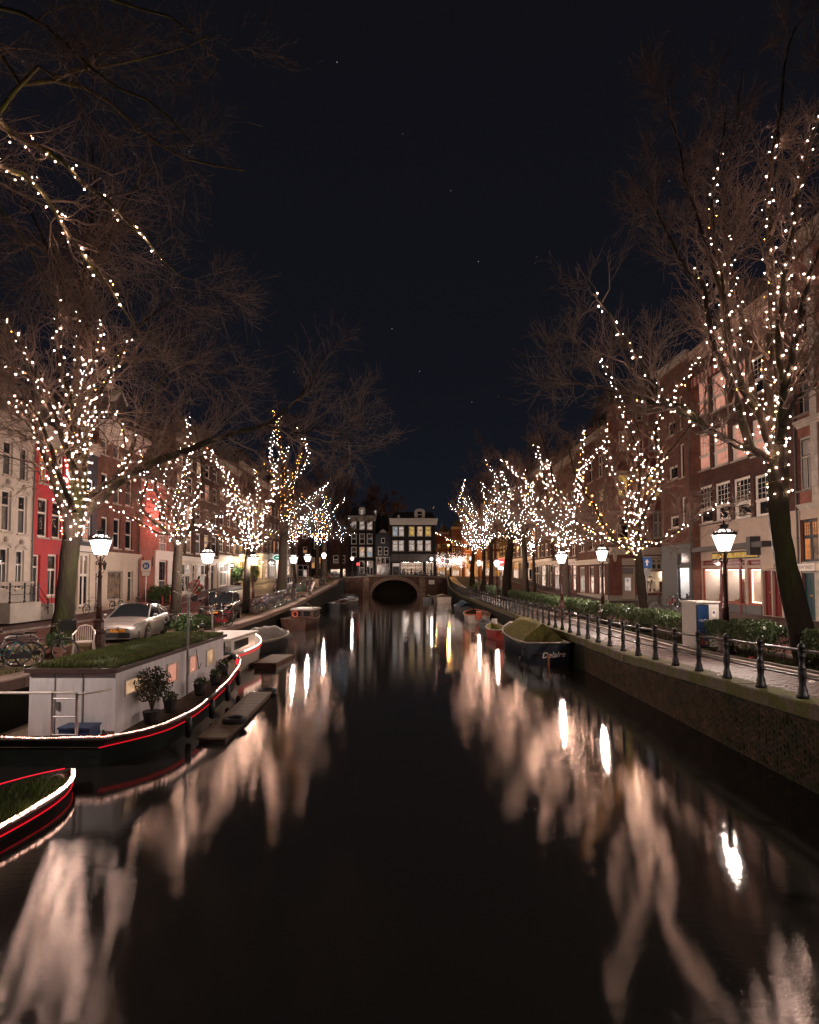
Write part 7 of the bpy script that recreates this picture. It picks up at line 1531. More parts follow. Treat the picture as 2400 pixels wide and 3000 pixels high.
    mb = MB(); mb.box(L1 - .16, -hw * .52, .26, L1 + .006, hw * .52, .44); mb.build('lower_grille', BLACK_PL, t); mb = MB(); mb.box(L1 - .2, -hw * .42, fz - .115, L1 + .008, hw * .42, fz - .075 if not suv else fz - .02); mb.build('upper_grille', BLACK_PL, t)
    mb = MB(); mb.ball((0, 0, 0), .065, 10, 0, .35); o = mb.build('front_badge', CHROME, t, True, loc=(L1 + .004, 0, fz - .06)); o.rotation_euler = (0, R(90), 0)
    if plate:
        mb = MB(); mb.box(L1 - .02, -.26, .47, L1 + .014, .26, .58); pl_ = mb.build('number_plate', mat('plate_orange', (.72, .26, .02), .4, 0), t); lettering(plate, .105, mat('plate_black', (.01, .01, .01), .5, 0), pl_, (L1 + .017, 0, .525), (R(90), 0, R(90)))
    else:
        mb = MB(); mb.box(L1 - .02, -.26, .50, L1 + .014, .26, .61); mb.build('number_plate', mat('plate_orange', (1, 1, 1)), t)
    mb = MB(); mb.box(L1 - .14, -hw * .58, .205, L1 - .002, hw * .58, .25); mb.build('bumper_lip', paint, t)
    return t
SILVER = mat('silver_paint', (.23, .21, .20), .38, 0, 3, metal=.45, coat=.4); BLACKP = mat('black_car_paint', (.006, .006, .007), .18, 0, 3, spec=.35)
make_car('silver hatchback parked facing the camera on the left quay', 'silver', (-11.3, 23.9, ZL(24) - .01), R(-81), SILVER, [(-2.24, .86), (-2.1, .98), (-1.3, 1.00), (-.2, .96), (.7, .93), (.95, .95), (1.55, .89), (1.95, .79), (2.16, .66), (2.24, .52)],
         [(-2.12, 1.0), (-1.6, 1.24), (-.9, 1.42), (-.3, 1.475), (.05, 1.46), (1.15, .92)], 1.745, (-1.36, 1.34), .315, plate='71-TVJ-1')
make_car('black estate car parked behind the second left lamp', 'black', (-11.0, 33.9, ZL(34) - .01), R(-82), BLACKP, [(-2.30, .95), (-2.2, 1.10), (-1.3, 1.12), (.2, 1.08), (.9, 1.06), (1.6, .98), (2.05, .88), (2.22, .72), (2.30, .60)],
         [(-2.24, 1.12), (-1.95, 1.52), (-1.2, 1.66), (-.2, 1.70), (.15, 1.67), (1.15, 1.06)], 1.88, (-1.42, 1.40), .36, suv=True)
make_car('grey car parked far down the left bank behind the thick trunk', 'grey', (-13.0, 60.5, ZL(60.5) - .01), R(-88), SILVER, [(-2.1, .86), (-2.0, .96), (.7, .93), (1.5, .84), (1.95, .70), (2.1, .5)], [(-2.0, .98), (-1.4, 1.36), (-.3, 1.45), (.05, 1.43), (1.05, .92)], 1.72, (-1.25, 1.25), .31)
# ------------------------------------------------------------------ boats
def hull(t, L, B, fb, m_out, m_in, rake=.35, stern=.82, floor=.05, rim=None, sheer=.35, name='hull', open_=True, draft=.3, blunt=2.3):
    N = 14; mb = MB(); rings = []
    def st(u):
        b = B / 2 * (stern + (1 - stern) * math.sin(min(1, u / .5) * math.pi / 2)) if u < .5 else B / 2 * (1 - ((u - .5) / .5) ** blunt)
        return max(b, .015), fb * (1 + sheer * (max(0, u - .25) / .75) ** 2 + .10 * max(0, .3 - u) / .3)
    for i in range(N):
        u = i / (N - 1); b, zg = st(u); y = -L / 2 + L * u; rk = rake * fb * (max(0, u - .5) / .5) ** 2
        sec = [(0, -draft, -rk), (b * .62, -draft * .85, -rk), (b * .90, .02, -rk * .5), (b, zg, 0)]
        rings.append([(x, y + dy, z) for x, z, dy in sec])
    for s in (-1, 1):
        o = len(mb.v)
        for r in rings: mb.v.extend([(s * x, y, z) for x, y, z in r])
        for i in range(N - 1):
            for k in range(3): mb.f.append((o + i * 4 + k, o + i * 4 + k + 1, o + (i + 1) * 4 + k + 1, o + (i + 1) * 4 + k)); mb.m.append(0)
    r = rings[0]; mb.add([(-x, y, z) for x, y, z in reversed(r)] + [(x, y, z) for x, y, z in r[1:]], [tuple(range(7))])
    o1 = mb.build(name, m_out, t, True)
    for p in o1.data.polygons:
        if len(p.vertices) > 4: p.use_smooth = False
    if open_:
        mb = MB()
        for s in (-1, 1):
            o = len(mb.v)
            for i in range(N):
                u = i / (N - 1); b, zg = st(u); y = -L / 2 + L * u + (.05 if i == 0 else -.04 if i == N - 1 else 0); bi = max(b - .06, .005)
                mb.v.extend([(s * bi, y, zg), (s * bi * .86, y, floor + .06), (0, y, floor)])
            for i in range(N - 1):
                for k in range(2): mb.f.append((o + i * 3 + k, o + i * 3 + k + 1, o + (i + 1) * 3 + k + 1, o + (i + 1) * 3 + k)); mb.m.append(0)
        mb.build('inner_hull', m_in, t, True)
    pts = {s: [(s * (st(i / (N - 1))[0] + .0), -L / 2 + L * i / (N - 1), st(i / (N - 1))[1] + .012) for i in range(N)] for s in (-1, 1)}
    mb = MB()
    for s in (-1, 1): mb.tube(pts[s], .042, 6)
    mb.tube([pts[-1][0], pts[1][0]], .042, 6); mb.build('gunwale', rim or m_out, t, True)
    return st
def boat(label, x, Y, rz, L, B, fb, mo, mi, rim=None, cat='boat', name='moored_boat', **kw):
    t = thing(name, label, cat, (x, Y, 0), rz); st = hull(t, L, B, fb, mo, mi, rim=rim, **kw); return t, st
def bench(t, y, w, z, m_, d=.24): mb = MB(); mb.box(-w / 2, y - d / 2, z - .04, w / 2, y + d / 2, z); mb.build('thwart', m_, t)
def tent(t, y0, y1, w, z0, zr, m_, name='cover', ends=True, drop=.1, ribs=7, sag=.05, endtaper=.5):
    """tarpaulin stretched over a ridge, sagging between ribs"""
    n = 22; k = 9; mb = MB(); rg_ = np.random.default_rng(int(abs(y0 * 100)) + 3)
    for i in range(n):
        u = i / (n - 1); y = y0 + (y1 - y0) * u; e_ = 1 - endtaper * max(0, (u - .6) / .4) ** 2 - endtaper * .7 * max(0, (.25 - u) / .25) ** 2
        for j in range(k):
            v = -1 + 2 * j / (k - 1); ww = w(u) if callable(w) else w
            z = z0 + (zr - z0) * e_ * (1 - abs(v) ** 1.08) - sag * math.sin(u * ribs * math.pi) ** 2 * (1 - abs(v)) - sag * .6 * (1 - abs(abs(v) - .5) * 2) + rg_.normal() * .008
            if abs(v) == 1: z = z0 - drop
            mb.v.append((v * ww / 2, y, z))
    for i in range(n - 1):
        for j in range(k - 1): mb.f.append((i * k + j, i * k + j + 1, (i + 1) * k + j + 1, (i + 1) * k + j)); mb.m.append(0)
    for i in (0, n - 1): mb.f.append(tuple(i * k + j for j in range(k))); mb.m.append(0)
    return mb.build(name, m_, t, True)
NAVYHULL = mat('navy_hull', (.016, .019, .030), .30, .25, 2, coat=.4); WHITEHULL = mat('white_hull', (.50, .43, .37), .4, .15, 2); TARP_G = mossy('mossy_tarpaulin', (.13, .11, .045), (.19, .18, .05), .35, .7, 1.4, .7, .5, 8, (1, .25, 1)); TARP_GREY = mat('grey_tarpaulin', (.16, .145, .135), .6, .3, 2, .4, 6)
REDHULL = mat('red_hull', (.30, .035, .03), .4, .2, 3); ORANGE_IN = mat('orange_boat_paint', (.50, .085, .04), .4, .15, 3); BLUE_TARP = mat('blue_tarpaulin', (.045, .085, .13), .55, .3, 2, .4, 6); BROWNHULL = mat('brown_hull', (.10, .06, .04), .5, .3, 3); GREYHULL = mat('grey_hull', (.16, .16, .165), .45, .25, 3)
# the named boat with its green tent cover
t, st = boat('dark blue boat with a mossy green tent cover and a name on its stern', 6.02, 28.6, R(1), 8.2, 2.05, .88, NAVYHULL, BROWNHULL, mat('pale_rim', (.30, .26, .2), .5, .2), stern=.93)
tent(t, -3.2, 1.6, lambda u: 2.02, .95, 1.82, TARP_G, drop=.12, ribs=4, sag=.04, endtaper=.15); tent(t, 1.65, 3.5, lambda u: 1.95 - 1.1 * u, 1.0, 1.30, TARP_GREY, 'foredeck_cover', drop=.1, ribs=2, sag=.02)
mb = MB(); mb.box(-.85, -4.05, .78, .85, -3.22, .82); mb.build('stern_deck', DARKWOOD, t); mb = MB(); mb.box(-.35, 2.0, 1.33, .35, 2.6, 1.37); mb.build('hatch', WHITE, t)
lettering('Delaire', .34, mat('name_white', (.62, .56, .52), .5, 0), t, (.20, -4.118, .46), (R(90), R(-4), 0), .35, .008)
mb = MB(); mb.box(-.06, -4.2, -.25, .02, -4.105, .52); mb.build('rudder', mat('rudder_rust', (.28, .09, .05), .6, .3), t); mb = MB(); mb.tube([(-.75, -4.13, .52), (-.1, -4.13, .51)], .012, 4); mb.build('tiller_line', ALLOY, t)
mb = MB(); mb.tube([(-1.0, -3.6, .72), (-1.05, -3.62, .25)], .02, 4); mb.ball((-1.08, -3.62, .22), .10, 8, 0, 1.5); mb.build('fender', BLACK_PL, t); mb = MB(); mb.ball((1.0, -3.9, .62), .09, 8); mb.build('stern_lamp', ALLOY, t)
t, st = boat('small red rowing boat with a yellow green inside beyond the named boat', 5.75, 36.0, R(4), 3.6, 1.35, .55, REDHULL, mat('yellow_green_inside', (.20, .19, .05), .6, .3), mat('pale_rim', (1, 1, 1))); bench(t, -.6, 1.1, .42, WOODM); bench(t, .7, 1.0, .42, WOODM)
t, st = boat('low dark dinghy with a white outboard beyond the red rowing boat', 6.1, 42.5, R(6), 3.4, 1.35, .38, GREYHULL, GREYHULL); bench(t, .3, 1.0, .3, WOODM); mb = MB(); mb.box(-.16, -1.98, .35, .16, -1.66, .82); mb.tube([(0, -1.85, .36), (0, -1.85, -.3)], .05, 6); mb.build('outboard_motor', WHITE, t)
t, st = boat('white open boat with an orange red rim and orange red motor', 6.1, 49.5, R(-3), 5.6, 2.25, .62, WHITEHULL, BROWNHULL, ORANGE_IN); bench(t, -1.2, 2.0, .52, WOODM); bench(t, .6, 1.95, .52, WOODM)
mb = MB(); mb.box(-.2, -3.12, .25, .2, -2.72, 1.0); mb.box(-.08, -3.0, -.3, .08, -2.85, .249); mb.build('outboard_motor', ORANGE_IN, t)
t, st = boat('small boat under a crumpled blue tarpaulin', 6.25, 63.5, R(8), 4.2, 1.7, .5, GREYHULL, GREYHULL); tent(t, -1.9, 1.7, lambda u: 1.75 - .6 * u, .55, 1.25, BLUE_TARP, ribs=3, sag=.1)
t, st = boat('white and brown boat moored at the right foot of the bridge', 5.3, 84.5, R(4), 5.2, 2.6, .85, WHITEHULL, BROWNHULL, BROWNHULL); bench(t, 0, 2.2, .7, WOODM); tent(t, -2.3, 1.5, lambda u: 2.5 - .5 * u, .9, 1.35, mat('tan_cover', (.30, .21, .16), .6, .2), ribs=2)
t, st = boat('dark rounded boat left of the white and brown boat', 3.5, 89.0, R(-6), 4.6, 1.8, .6, GREYHULL, GREYHULL, mat('pale_rim', (1, 1, 1))); bench(t, 0, 1.4, .5, WOODM); tent(t, -1.5, 1.2, lambda u: 1.6, .6, 1.1, mat('olive_cover', (.07, .075, .045), .7, .3), ribs=2)
# left bank boats
t, st = boat('varnished wooden launch with a pale canopy frame on the left', -7.75, 43.5, R(-4), 6.2, 2.1, .72, DARKWOOD, DARKWOOD, mat('launch_rim', (.12, .06, .045), .3, .2, coat=.5), stern=.9)
mb = MB(); mb.box(-.85, -.6, .72, .85, 1.6, 1.30); mb.build('cabin', DARKWOOD, t); mb = MB(); mb.prism([(-.95, 1.302), (.95, 1.302), (.8, 1.42), (-.8, 1.42)], -.75, 1.75); mb.build('cabin_roof', mat('canopy_grey', (.33, .29, .27), .6, .15), t)
for s in (-1, 1): mb = MB(); mb.quad((s * .855, -.4, .85), (s * .855, .5, .85), (s * .855, .5, 1.2), (s * .855, -.4, 1.2)); mb.build('cabin_window', GLASS, t)
mb = MB(); mb.box(-.6, -.612, .85, -.1, -.603, 1.2); mb.box(.1, -.612, .85, .6, -.603, 1.2); mb.build('rear_window', GLASS, t); mb = MB(); mb.tube([(-.8, -.2, 1.43), (0, .4, 1.85), (.8, -.2, 1.43)], .02, 5); mb.build('folded_mast', ALLOY, t); mb = MB(); torus(mb, (0, 0, 0), .2, .05, 14, 5); mb.build('life_ring', ORANGE_IN, t, loc=(-.55, -.66, 1.0)); bench(t, -1.8, 1.7, .58, DARKWOOD)
t, st = boat('dark open sloop with pale railing on the left near the bridge', -7.9, 67.5, R(-8), 6.0, 2.2, .75, BLACK_PL, DARKWOOD, ALLOY); bench(t, 0, 1.9, .6, WOODM); bench(t, -1.6, 1.8, .6, WOODM)
t, st = boat('grey boat with white tubes beyond the dark sloop', -7.6, 75.5, R(-5), 6.0, 2.4, .7, GREYHULL, GREYHULL, WHITE); bench(t, .2, 2.0, .6, WOODM); mb = MB(); mb.tube([(-.9, -.6, .8), (-.9, .2, 1.5), (.9, .2, 1.5), (.9, -.6, .8)], .03, 5); mb.build('arch_frame', ALLOY, t, True)
t, st = boat('flat slate barge moored nearest the left bridge foot', -8.4, 86.0, R(-6), 6.5, 2.3, .6, GREYHULL, GREYHULL); tent(t, -2.8, 2.4, lambda u: 2.2 - .4 * u, .7, .95, BLUE_TARP, ribs=3)
t, st = boat('rounded boat wrapped in a grey tarpaulin behind the white motor boat', -7.35, 30.0, R(-20), 4.3, 1.6, .58, BLACK_PL, BLACK_PL, mat('pale_rim', (1, 1, 1))); tent(t, -1.9, 1.7, lambda u: 1.62 - .7 * max(0, u - .5), .62, 1.25, TARP_GREY, ribs=4, sag=.07)
# white motor boat behind the houseboat
t, st = boat('white motor boat with a pale canopy and a lit red strip behind the houseboat', -7.45, 24.4, R(-3), 6.2, 2.0, .75, WHITEHULL, WHITE, WHITE, stern=.9)
mb = MB(); mb.box(-.85, -2.2, .74, .80, .7, 1.36); mb.build('cabin', WHITE, t); mb = MB(); mb.prism([(-.95, 1.362), (.9, 1.362), (.84, 1.43), (-.88, 1.43)], -2.5, 1.0); mb.build('canopy', mat('canopy_white', (.55, .5, .46), .6, .1), t); mb = MB(); mb.box(.803, -1.9, .92, .81, -.2, 1.26); mb.build('side_window', GLASS, t); mb = MB(); mb.box(-.6, -2.212, .9, .55, -2.203, 1.27); mb.build('rear_window', GLASS, t)
mb = MB(); mb.tube([(st(u)[0] + .02, -3.1 + 6.2 * u, st(u)[1] + .07) for u in np.linspace(.3, .98, 12)], .018, 5); mb.build('light_strip', glow('strip_white', (1, .62, .46), 9), t); mb = MB(); mb.tube([(st(u)[0] + .03, -3.1 + 6.2 * u, st(u)[1] - .08) for u in np.linspace(.2, .98, 12)], .018, 5); mb.build('red_light_strip', glow('strip_red', (1, .02, .03), 1.2), t)
t = thing('floating_jetty', 'low weathered plank float beside the white motor boat', 'jetty', (-5.75, 25.0, 0), R(-4))
for k in range(7): mb = MB(); mb.box(-.5, -1.3 + .37 * k, .20, .5, -1.3 + .37 * k + .35, .25); mb.build('plank', WOODM, t)
mb = MB(); mb.box(-.46, -1.25, -.2, .46, 1.25, .198); mb.build('float', DARKWOOD, t)
# the houseboat
HB = thing('houseboat', 'long white houseboat with a grass roof and light strips on its dark hull', 'houseboat', (0, 0, 0))
DH = mat('dark_green_hull', (.014, .020, .017), .45, .3, 2); HBW = mat('houseboat_white', (.68, .66, .69), .5, .16, 1.6, .12, 30, stretch=(3, 3, .5))
gw = [(-6.0, 11.5, .56), (-5.52, 12.1, .56), (-5.22, 12.85, .56), (-5.14, 14.1, .57), (-5.25, 15.7, .59), (-5.4, 17.3, .64), (-5.65, 19.2, .74), (-6.0, 20.6, .80), (-6.6, 21.7, .88), (-7.3, 22.1, .92)]
gl = resample([Vector(g) for g in gw], 26); 
mb = MB(); n = len(gl)
for (x, y, z) in gl: mb.v += [(x, y, z), (x - .06, y + .02, .30), (x - .28, y + .08, -.3)]
for i in range(n - 1):
    for k in range(2): mb.f.append((i * 3 + k, i * 3 + k + 1, (i + 1) * 3 + k + 1, (i + 1) * 3 + k)); mb.m.append(0)
mb.quad((-8.75, 11.5, .56), (-6.0, 11.5, .56), (-6.2, 11.58, -.3), (-8.7, 11.58, -.3)); mb.build('hull', DH, HB, True)
mb = MB()
for i in range(n - 1): mb.quad((gl[i][0] - .02, gl[i][1], gl[i][2] - .16), (gl[i + 1][0] - .02, gl[i + 1][1], gl[i + 1][2] - .16), (-8.8, gl[i + 1][1], gl[i + 1][2] - .16), (-8.8, gl[i][1], gl[i][2] - .16))
mb.build('deck', WOODM, HB)
mb = MB(); mb.tube([tuple(g) for g in gl], .045, 6); mb.tube([(-8.75, 11.5, .56), (-6.0, 11.5, .56)], .045, 6); mb.build('gunwale', BLACK_PL, HB, True)
LW = glow('led_white', (1, .52, .38), 20); LR = glow('led_red', (.9, .012, .025), .85); LTUBE = glow('led_tube', (1, .42, .30), 1.4)
def led(t, pts, sp, r, seed=1):
    p = np.array([tuple(q) for q in pts]); d = np.r_[0, np.cumsum(np.linalg.norm(np.diff(p, axis=0), axis=1))]; s_ = np.arange(0, d[-1], sp)
    q = np.stack([np.interp(s_, d, p[:, k]) for k in range(3)], 1); rg_ = np.random.default_rng(seed); q = q + rg_.normal(size=q.shape) * r * .22; q[:, 2] += .012 * np.sin(s_ * 3.1) - .006
    mb = MB(); mb.tube([tuple(x) for x in q[::3]] + [tuple(q[-1])], r * .5, 5); o = mb.build('light_strip', LTUBE, t, True); merged_bulbs('diodes', q, r, LW, o)
led(HB, [(-8.75, 11.45, .625), (-6.02, 11.45, .625)] + [(g[0] + .03, g[1], g[2] + .065) for g in gl[1:9]], .045, .012)
led(HB, [(g[0] + .03, g[1], g[2] + .065) for g in gl[10:23]], .05, .013)
mb = MB(); mb.tube([(-6.08, 11.42, .42)] + [(g[0] + .02, g[1], g[2] - .12) for g in gl[1:20]], .011, 6); mb.build('red_light_strip', LR, HB, True)
cx0, cx1, cy0, cy1, cz0, cz1 = -8.1, -6.25, 12.35, 19.6, .42, 1.745
WN = []
for (x0, x1, y0, y1, k) in ((372, 424, 1976, 2032, 'warm'), (494, 526, 1938, 2002, 'salmon'), (558, 582, 1912, 1972, 'salmon'), (608, 631, 1890, 1948, 'warm')):
    Y0, Y1 = 6.25 * F / (CX - x0), 6.25 * F / (CX - x1); Ym = (Y0 + Y1) / 2; xm = (x0 + x1) / 2; WN.append([Y0 - cy0, Y1 - cy0, max(ZP(y1, Ym) - cz0, .2), min(ZP(y0, Ym) - cz0, 1.1), k])
holder = bpy.data.objects.new('cabin', None); COL.objects.link(holder); holder.parent = HB; KIDS.setdefault(HB.name, []).append(holder); holder.location = (cx1, cy0, cz0); holder.rotation_euler = (0, 0, R(90))
wall(holder, cy1 - cy0, cz1 - cz0, [w[:4] for w in WN], [(99, HBW)], .10, 'side_wall')
for w in WN:
    a, b, c, d, k = w; mb = MB(); s = .045
    mb.box(a, -.03, c, a + s, .07, d); mb.box(b - s, -.03, c, b, .07, d); mb.box(a + s, -.03, c, b - s, .07, c + s); mb.box(a + s, -.03, d - s, b - s, .07, d); mb.build('window', WHITE, holder)
    mb = MB(); mb.quad((a + s, .03, c + s), (b - s, .03, c + s), (b - s, .03, d - s), (a + s, .03, d - s)); mb.build('window_pane', pick_pane(k), holder)
mb = MB(); mb.quad((cx0, cy0, cz0 - .3), (cx1, cy0, cz0 - .3), (cx1, cy0, cz1), (cx0, cy0, cz1)); mb.quad((cx0, cy1, cz0), (cx0, cy0, cz0), (cx0, cy0, cz1), (cx0, cy1, cz1)); mb.quad((cx1, cy1, cz0), (cx0, cy1, cz0), (cx0, cy1, cz1), (cx1, cy1, cz1)); mb.build('front_wall', HBW, HB)
for x in (-7.55, -6.95): mb = MB(); mb.box(x - .012, cy0 - .014, cz0 - .25, x + .012, cy0 - .002, cz1 - .03); mb.build('panel_joint', mat('joint_grey', (.25, .24, .25), .6, 0), HB)
mb = MB(); mb.box(-7.5, cy0 - .03, .95, -7.44, cy0 - .003, 1.12); mb.build('door_latch', STEEL, HB)
mb = MB(); mb.box(cx0 - .06, cy0 - .10, cz1 + .002, cx1 + .09, cy1 + .1, cz1 + .09); mb.build('roof_edge', mat('roof_edge', (.06, .03, .025), .6, .3), HB)
mb = MB(); nx_, ny_ = 6, 24; rg = np.random.default_rng(12)
for i in range(ny_ + 1):
    for j in range(nx_ + 1): e_ = min(i, ny_ - i, 2) * min(j, nx_ - j, 2) / 4; mb.v.append((cx0 + (cx1 - cx0) * j / nx_, cy0 + (cy1 - cy0) * i / ny_, cz1 + .095 + .05 * e_ * rg.uniform(.6, 1.4)))
for i in range(ny_):
    for j in range(nx_): a = i * (nx_ + 1) + j; mb.f.append((a, a + 1, a + nx_ + 2, a + nx_ + 1)); mb.m.append(0)
mb.build('turf', mossy('turf_soil', (.05, .055, .02), (.045, .075, .018), .4, .6, 2, .95, .8, 20), HB, True)
n = 42000; px_ = rg.uniform(cx0 + .01, cx1 + .02, n); py_ = rg.uniform(cy0 - .02, cy1, n); kk_ = np.sin(px_ * 4 + py_) + np.sin(py_ * 2.3) + rg.normal(size=n) * .8; s_ = kk_ > -1.1; px_, py_ = px_[s_], py_[s_]; n = len(px_)
pts = np.stack([px_, py_, np.full(n, cz1 + .12)], 1); a = rg.uniform(0, 6.28, n); hh = .085 * rg.uniform(.4, 1.3, n); w = .007; ln = rg.uniform(.2, .9, n) * hh
v = np.stack([pts + np.stack([-np.sin(a) * w, np.cos(a) * w, np.zeros(n)], 1), pts + np.stack([np.sin(a) * w, -np.cos(a) * w, np.zeros(n)], 1), pts + np.stack([np.cos(a) * ln, np.sin(a) * ln, hh], 1)], 1).reshape(-1, 3)
DRY = mat('dry_grass_blade', (.17, .135, .06), .7, .5, 2, spec=.2); cutn = int(n * .7) * 3
obj('grass', np_mesh('grass', v[:cutn], np.arange(cutn).reshape(-1, 3), GRASS, False), HB, kind='stuff'); obj('dry_grass', np_mesh('dry_grass', v[cutn:], np.arange(len(v) - cutn).reshape(-1, 3), DRY, False), HB, kind='stuff')
for x, y, z in ((-5.15, 13.4, .32), (-5.22, 15.2, .32), (-5.40, 17.1, .35), (-5.70, 19.2, .42)):
    mb = MB(); mb.lathe([(.02, -.26), (.07, -.22), (.085, 0), (.07, .2), (.02, .24)], 8, (x + .09, y, z)); mb.tube([(x + .09, y, z + .22), (x + .02, y, z + .36)], .01, 4); mb.build('fender', BLACK_PL, HB, True)
mb = MB(); pz = [(-8.6, 11.65, .42), (-8.6, 11.65, 1.38), (-8.5, 11.65, 1.45), (-6.75, 11.65, 1.45), (-6.66, 11.65, 1.38), (-6.66, 11.65, .42)]; mb.tube(pz, .028, 8); mb.tube([(-6.66, 11.65, 1.42), (-6.4, 11.9, 1.42), (-6.3, 12.3, 1.40)], .024, 6); mb.build('stern_rail', WHITE, HB, True)
mb = MB()
for x in (-7.15, -6.66): mb.tube([(x, 11.62, .35), (x, 11.62, 1.46)], .022, 6)
for z in (.62, .98, 1.34): mb.tube([(-7.15, 11.62, z), (-6.66, 11.62, z)], .016, 6)
mb.build('ladder', STEEL, HB)
mb = MB(); mb.tube([(-6.1, 16.0, .55), (-6.1, 16.0, 3.25)], .035, 8); mb.build('mast', STEEL, HB)
mb = MB()
for k in range(16): a = k * 1.7; mb.ball((-6.1 + .38 * math.cos(a) * (.5 + (k % 3) * .25), 16.0 + .38 * math.sin(a) * (.5 + (k % 3) * .25), 3.3 + .05 * k), .035, 6, 0, .5); mb.tube([(-6.1, 16.0, 3.2), (-6.1 + .38 * math.cos(a) * (.5 + (k % 3) * .25), 16.0 + .38 * math.sin(a) * (.5 + (k % 3) * .25), 3.3 + .05 * k)], .006, 3)
mb.build('mast_ornament', WHITE, HB)
mb = MB(); mb.tube([(-6.2, 16.9, 1.68), (-6.18, 17.0, 1.35), (-6.18, 17.1, 1.05), (-6.18, 17.3, 1.2)], .012, 5); mb.build('hanging_cable', BLACK_PL, HB)
def deckpot(label, x, y, z, r, h, fol, seed):
    t = thing('plant_pot', label, 'plant pot', (x, y, z), 0); mb = MB(); mb.lathe([(r * .75, 0), (r, h * .92), (r * 1.1, h * .93), (r * 1.1, h)], 12); mb.build('pot', DARKPOT, t); rg = np.random.default_rng(seed)
    d = nrm(rg.normal(size=(fol, 3))); leaf_cloud('foliage', d * (rg.random(fol) ** .4)[:, None] * [r * 1.1, r * 1.1, .14] + [0, 0, h + .08], .05, LEAF2, t, rg)
for lab, x, y, q in (('dark plant pot on the houseboat deck nearest the lit tree', -5.9, 14.4, .415), ('dark plant pot beside the houseboat mast', -5.85, 16.3, .45), ('second dark plant pot beyond the houseboat mast', -5.85, 17.6, .50), ('dark plant pot on the houseboat bow deck', -6.05, 19.0, .58)): deckpot(lab, x, y, q, .17, .30, 120, int(y * 10))
t = thing('potted_plant', 'feathery dark olive shrub on the houseboat deck before the glowing window', 'plant', (-5.92, 13.4, .405)); mb = MB(); mb.lathe([(.15, 0), (.20, .26), (.21, .28)], 10); mb.build('pot', DARKPOT, t); mb = MB(); rg = np.random.default_rng(5)
for k in range(12): a = rg.uniform(0, 6.28); r_ = rg.uniform(.1, .45); mb.tube([(0, 0, .25), (r_ * .3 * math.cos(a), r_ * .3 * math.sin(a), .6), (r_ * math.cos(a), r_ * math.sin(a), rg.uniform(.75, 1.25))], [.014, .009, .004], 4)
mb.build('stems', TWIG, t); n = 1500; d = nrm(rg.normal(size=(n, 3))); leaf_cloud('foliage', d * (rg.random(n) ** .5)[:, None] * [.45, .45, .42] + [0, 0, .88], .038, mat('olive_leaf', (.07, .075, .04), .5, .35, 4), t, rg)
t = thing('storage_box', 'blue box standing on the houseboat stern deck', 'box', (-6.8, 12.0, .405)); mb = MB(); mb.box(-.32, -.2, 0, .32, .2, .27); mb.build('body', mat('blue_box', (.02, .05, .14), .5, .1), t); mb = MB(); mb.box(-.34, -.22, .272, .34, .22, .31); mb.build('lid', mat('blue_box', (1, 1, 1)), t)
for lab, x, y in (('red lantern at the corner of the houseboat stern', -6.1, 11.6), ('red lantern at the left end of the houseboat stern', -8.55, 11.65), ('red lantern at the bow of the houseboat', -5.95, 20.3)):
    t = thing('lantern', lab, 'lantern', (x, y, .405 if y < 15 else .68)); mb = MB(); mb.lathe([(.08, 0), (.09, .03)], 8); mb.build('base', BLACK_PL, t); mb = MB(); mb.lathe([(.075, .032), (.085, .10), (.075, .22)], 8); mb.build('red_glass', glow('lantern_red', (1, .03, .03), 1.6), t); mb = MB(); mb.lathe([(.09, .222), (.04, .28), (.015, .32)], 8); mb.build('cap', BLACK_PL, t)
# plank float and tyre beside the hull
t = thing('wooden_float', 'narrow plank float lying along the houseboat hull', 'float', (-4.55, 15.8, 0), R(2))
for k in range(12): mb = MB(); mb.box(-.34, -2.6 + .435 * k, .08, .34, -2.6 + .435 * k + .42, .13); mb.build('plank', WOODM, t)
mb = MB(); mb.box(-.3, -2.55, -.1, .3, 2.6, .078); mb.build('beam', DARKWOOD, t)
for lab, x, y in (('black tyre lying on the near end of the plank float', -4.35, 14.6), ('black tyre at the far end of the plank float', -4.5, 18.7)):
    mb = MB(); torus(mb, (0, 0, 0), .24, .075, 20, 8); o = tag(mb.build('tyre', RUBBER, None, True), lab, 'tyre'); o.location = (x, y, .17 if y < 16 else .09); o.rotation_euler = (R(90), 0, 0)
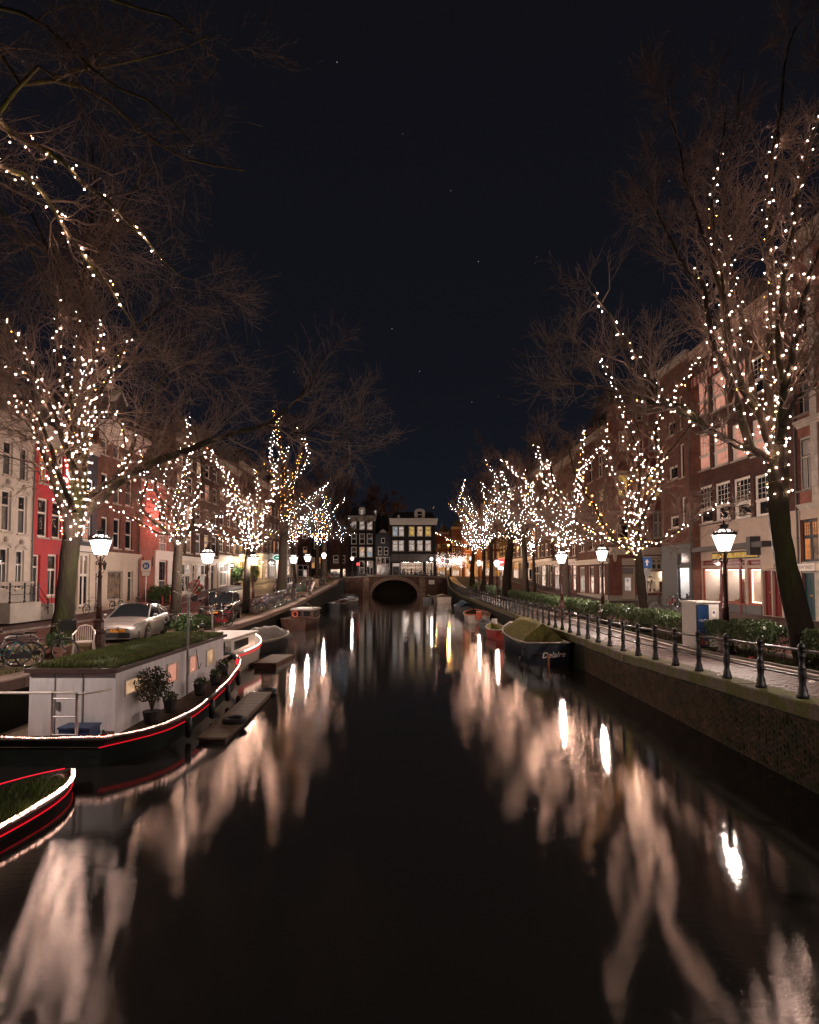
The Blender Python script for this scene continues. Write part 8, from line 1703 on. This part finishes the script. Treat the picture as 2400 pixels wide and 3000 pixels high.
# near planted rowing boat with light strips
t = thing('planted_boat', 'low boat filled with grass and edged by glowing strips at the lower left', 'boat', (-6.62, 7.7, 0), R(-9)); L_, B_ = 6.0, 1.55
st = hull(t, L_, B_, .21, BLACK_PL, DARKWOOD, rim=BLACK_PL, stern=.9, sheer=.12, floor=.05, draft=.2, blunt=4.0)
n = 9000; rg = np.random.default_rng(31); u = rg.uniform(.05, .93, n); bb_ = np.array([st(q)[0] for q in u]); xx = rg.uniform(-1, 1, n) * (bb_ - .1); yy = -L_ / 2 + L_ * u; pts = np.stack([xx, yy, .165 + rg.normal(size=n) * .02], 1)
mb = MB()
for i in range(14):
    u_ = .03 + .93 * i / 13; b_ = max(st(u_)[0] - .07, .01); mb.v += [(-b_, -L_ / 2 + L_ * u_, .155), (b_, -L_ / 2 + L_ * u_, .155)]
mb.f = [(2 * i, 2 * i + 1, 2 * i + 3, 2 * i + 2) for i in range(13)]; mb.m = [0] * 13; mb.build('soil', SOIL, t)
a = rg.uniform(0, 6.28, n); hh = .13 * rg.uniform(.4, 1.3, n); w = .008; ln = rg.uniform(.2, .9, n) * hh
v = np.stack([pts + np.stack([-np.sin(a) * w, np.cos(a) * w, np.zeros(n)], 1), pts + np.stack([np.sin(a) * w, -np.cos(a) * w, np.zeros(n)], 1), pts + np.stack([np.cos(a) * ln, np.sin(a) * ln, hh], 1)], 1).reshape(-1, 3); obj('grass', np_mesh('grass', v, np.arange(3 * n).reshape(n, 3), GRASS, False), t, kind='stuff')
us_ = np.linspace(.0, .985, 24)
led(t, [(st(q)[0] + .02, -L_ / 2 + L_ * q, st(q)[1] + .07) for q in us_], .04, .015, 3)
led(t, [(st(q)[0] - .03, -L_ / 2 + L_ * q, st(q)[1] + .075) for q in us_], .04, .012, 4)
mb = MB(); mb.tube([(st(q)[0] - .01, -L_ / 2 + L_ * q, st(q)[1] - .10) for q in us_], .012, 6); mb.build('red_light_strip', LR, t, True)
mb = MB(); mb.tube([(-st(q)[0], -L_ / 2 + L_ * q, st(q)[1] + .06) for q in us_], .010, 5); mb.build('red_light_strip', glow('led_red_dim', (1, .02, .04), 1.2), t, True)
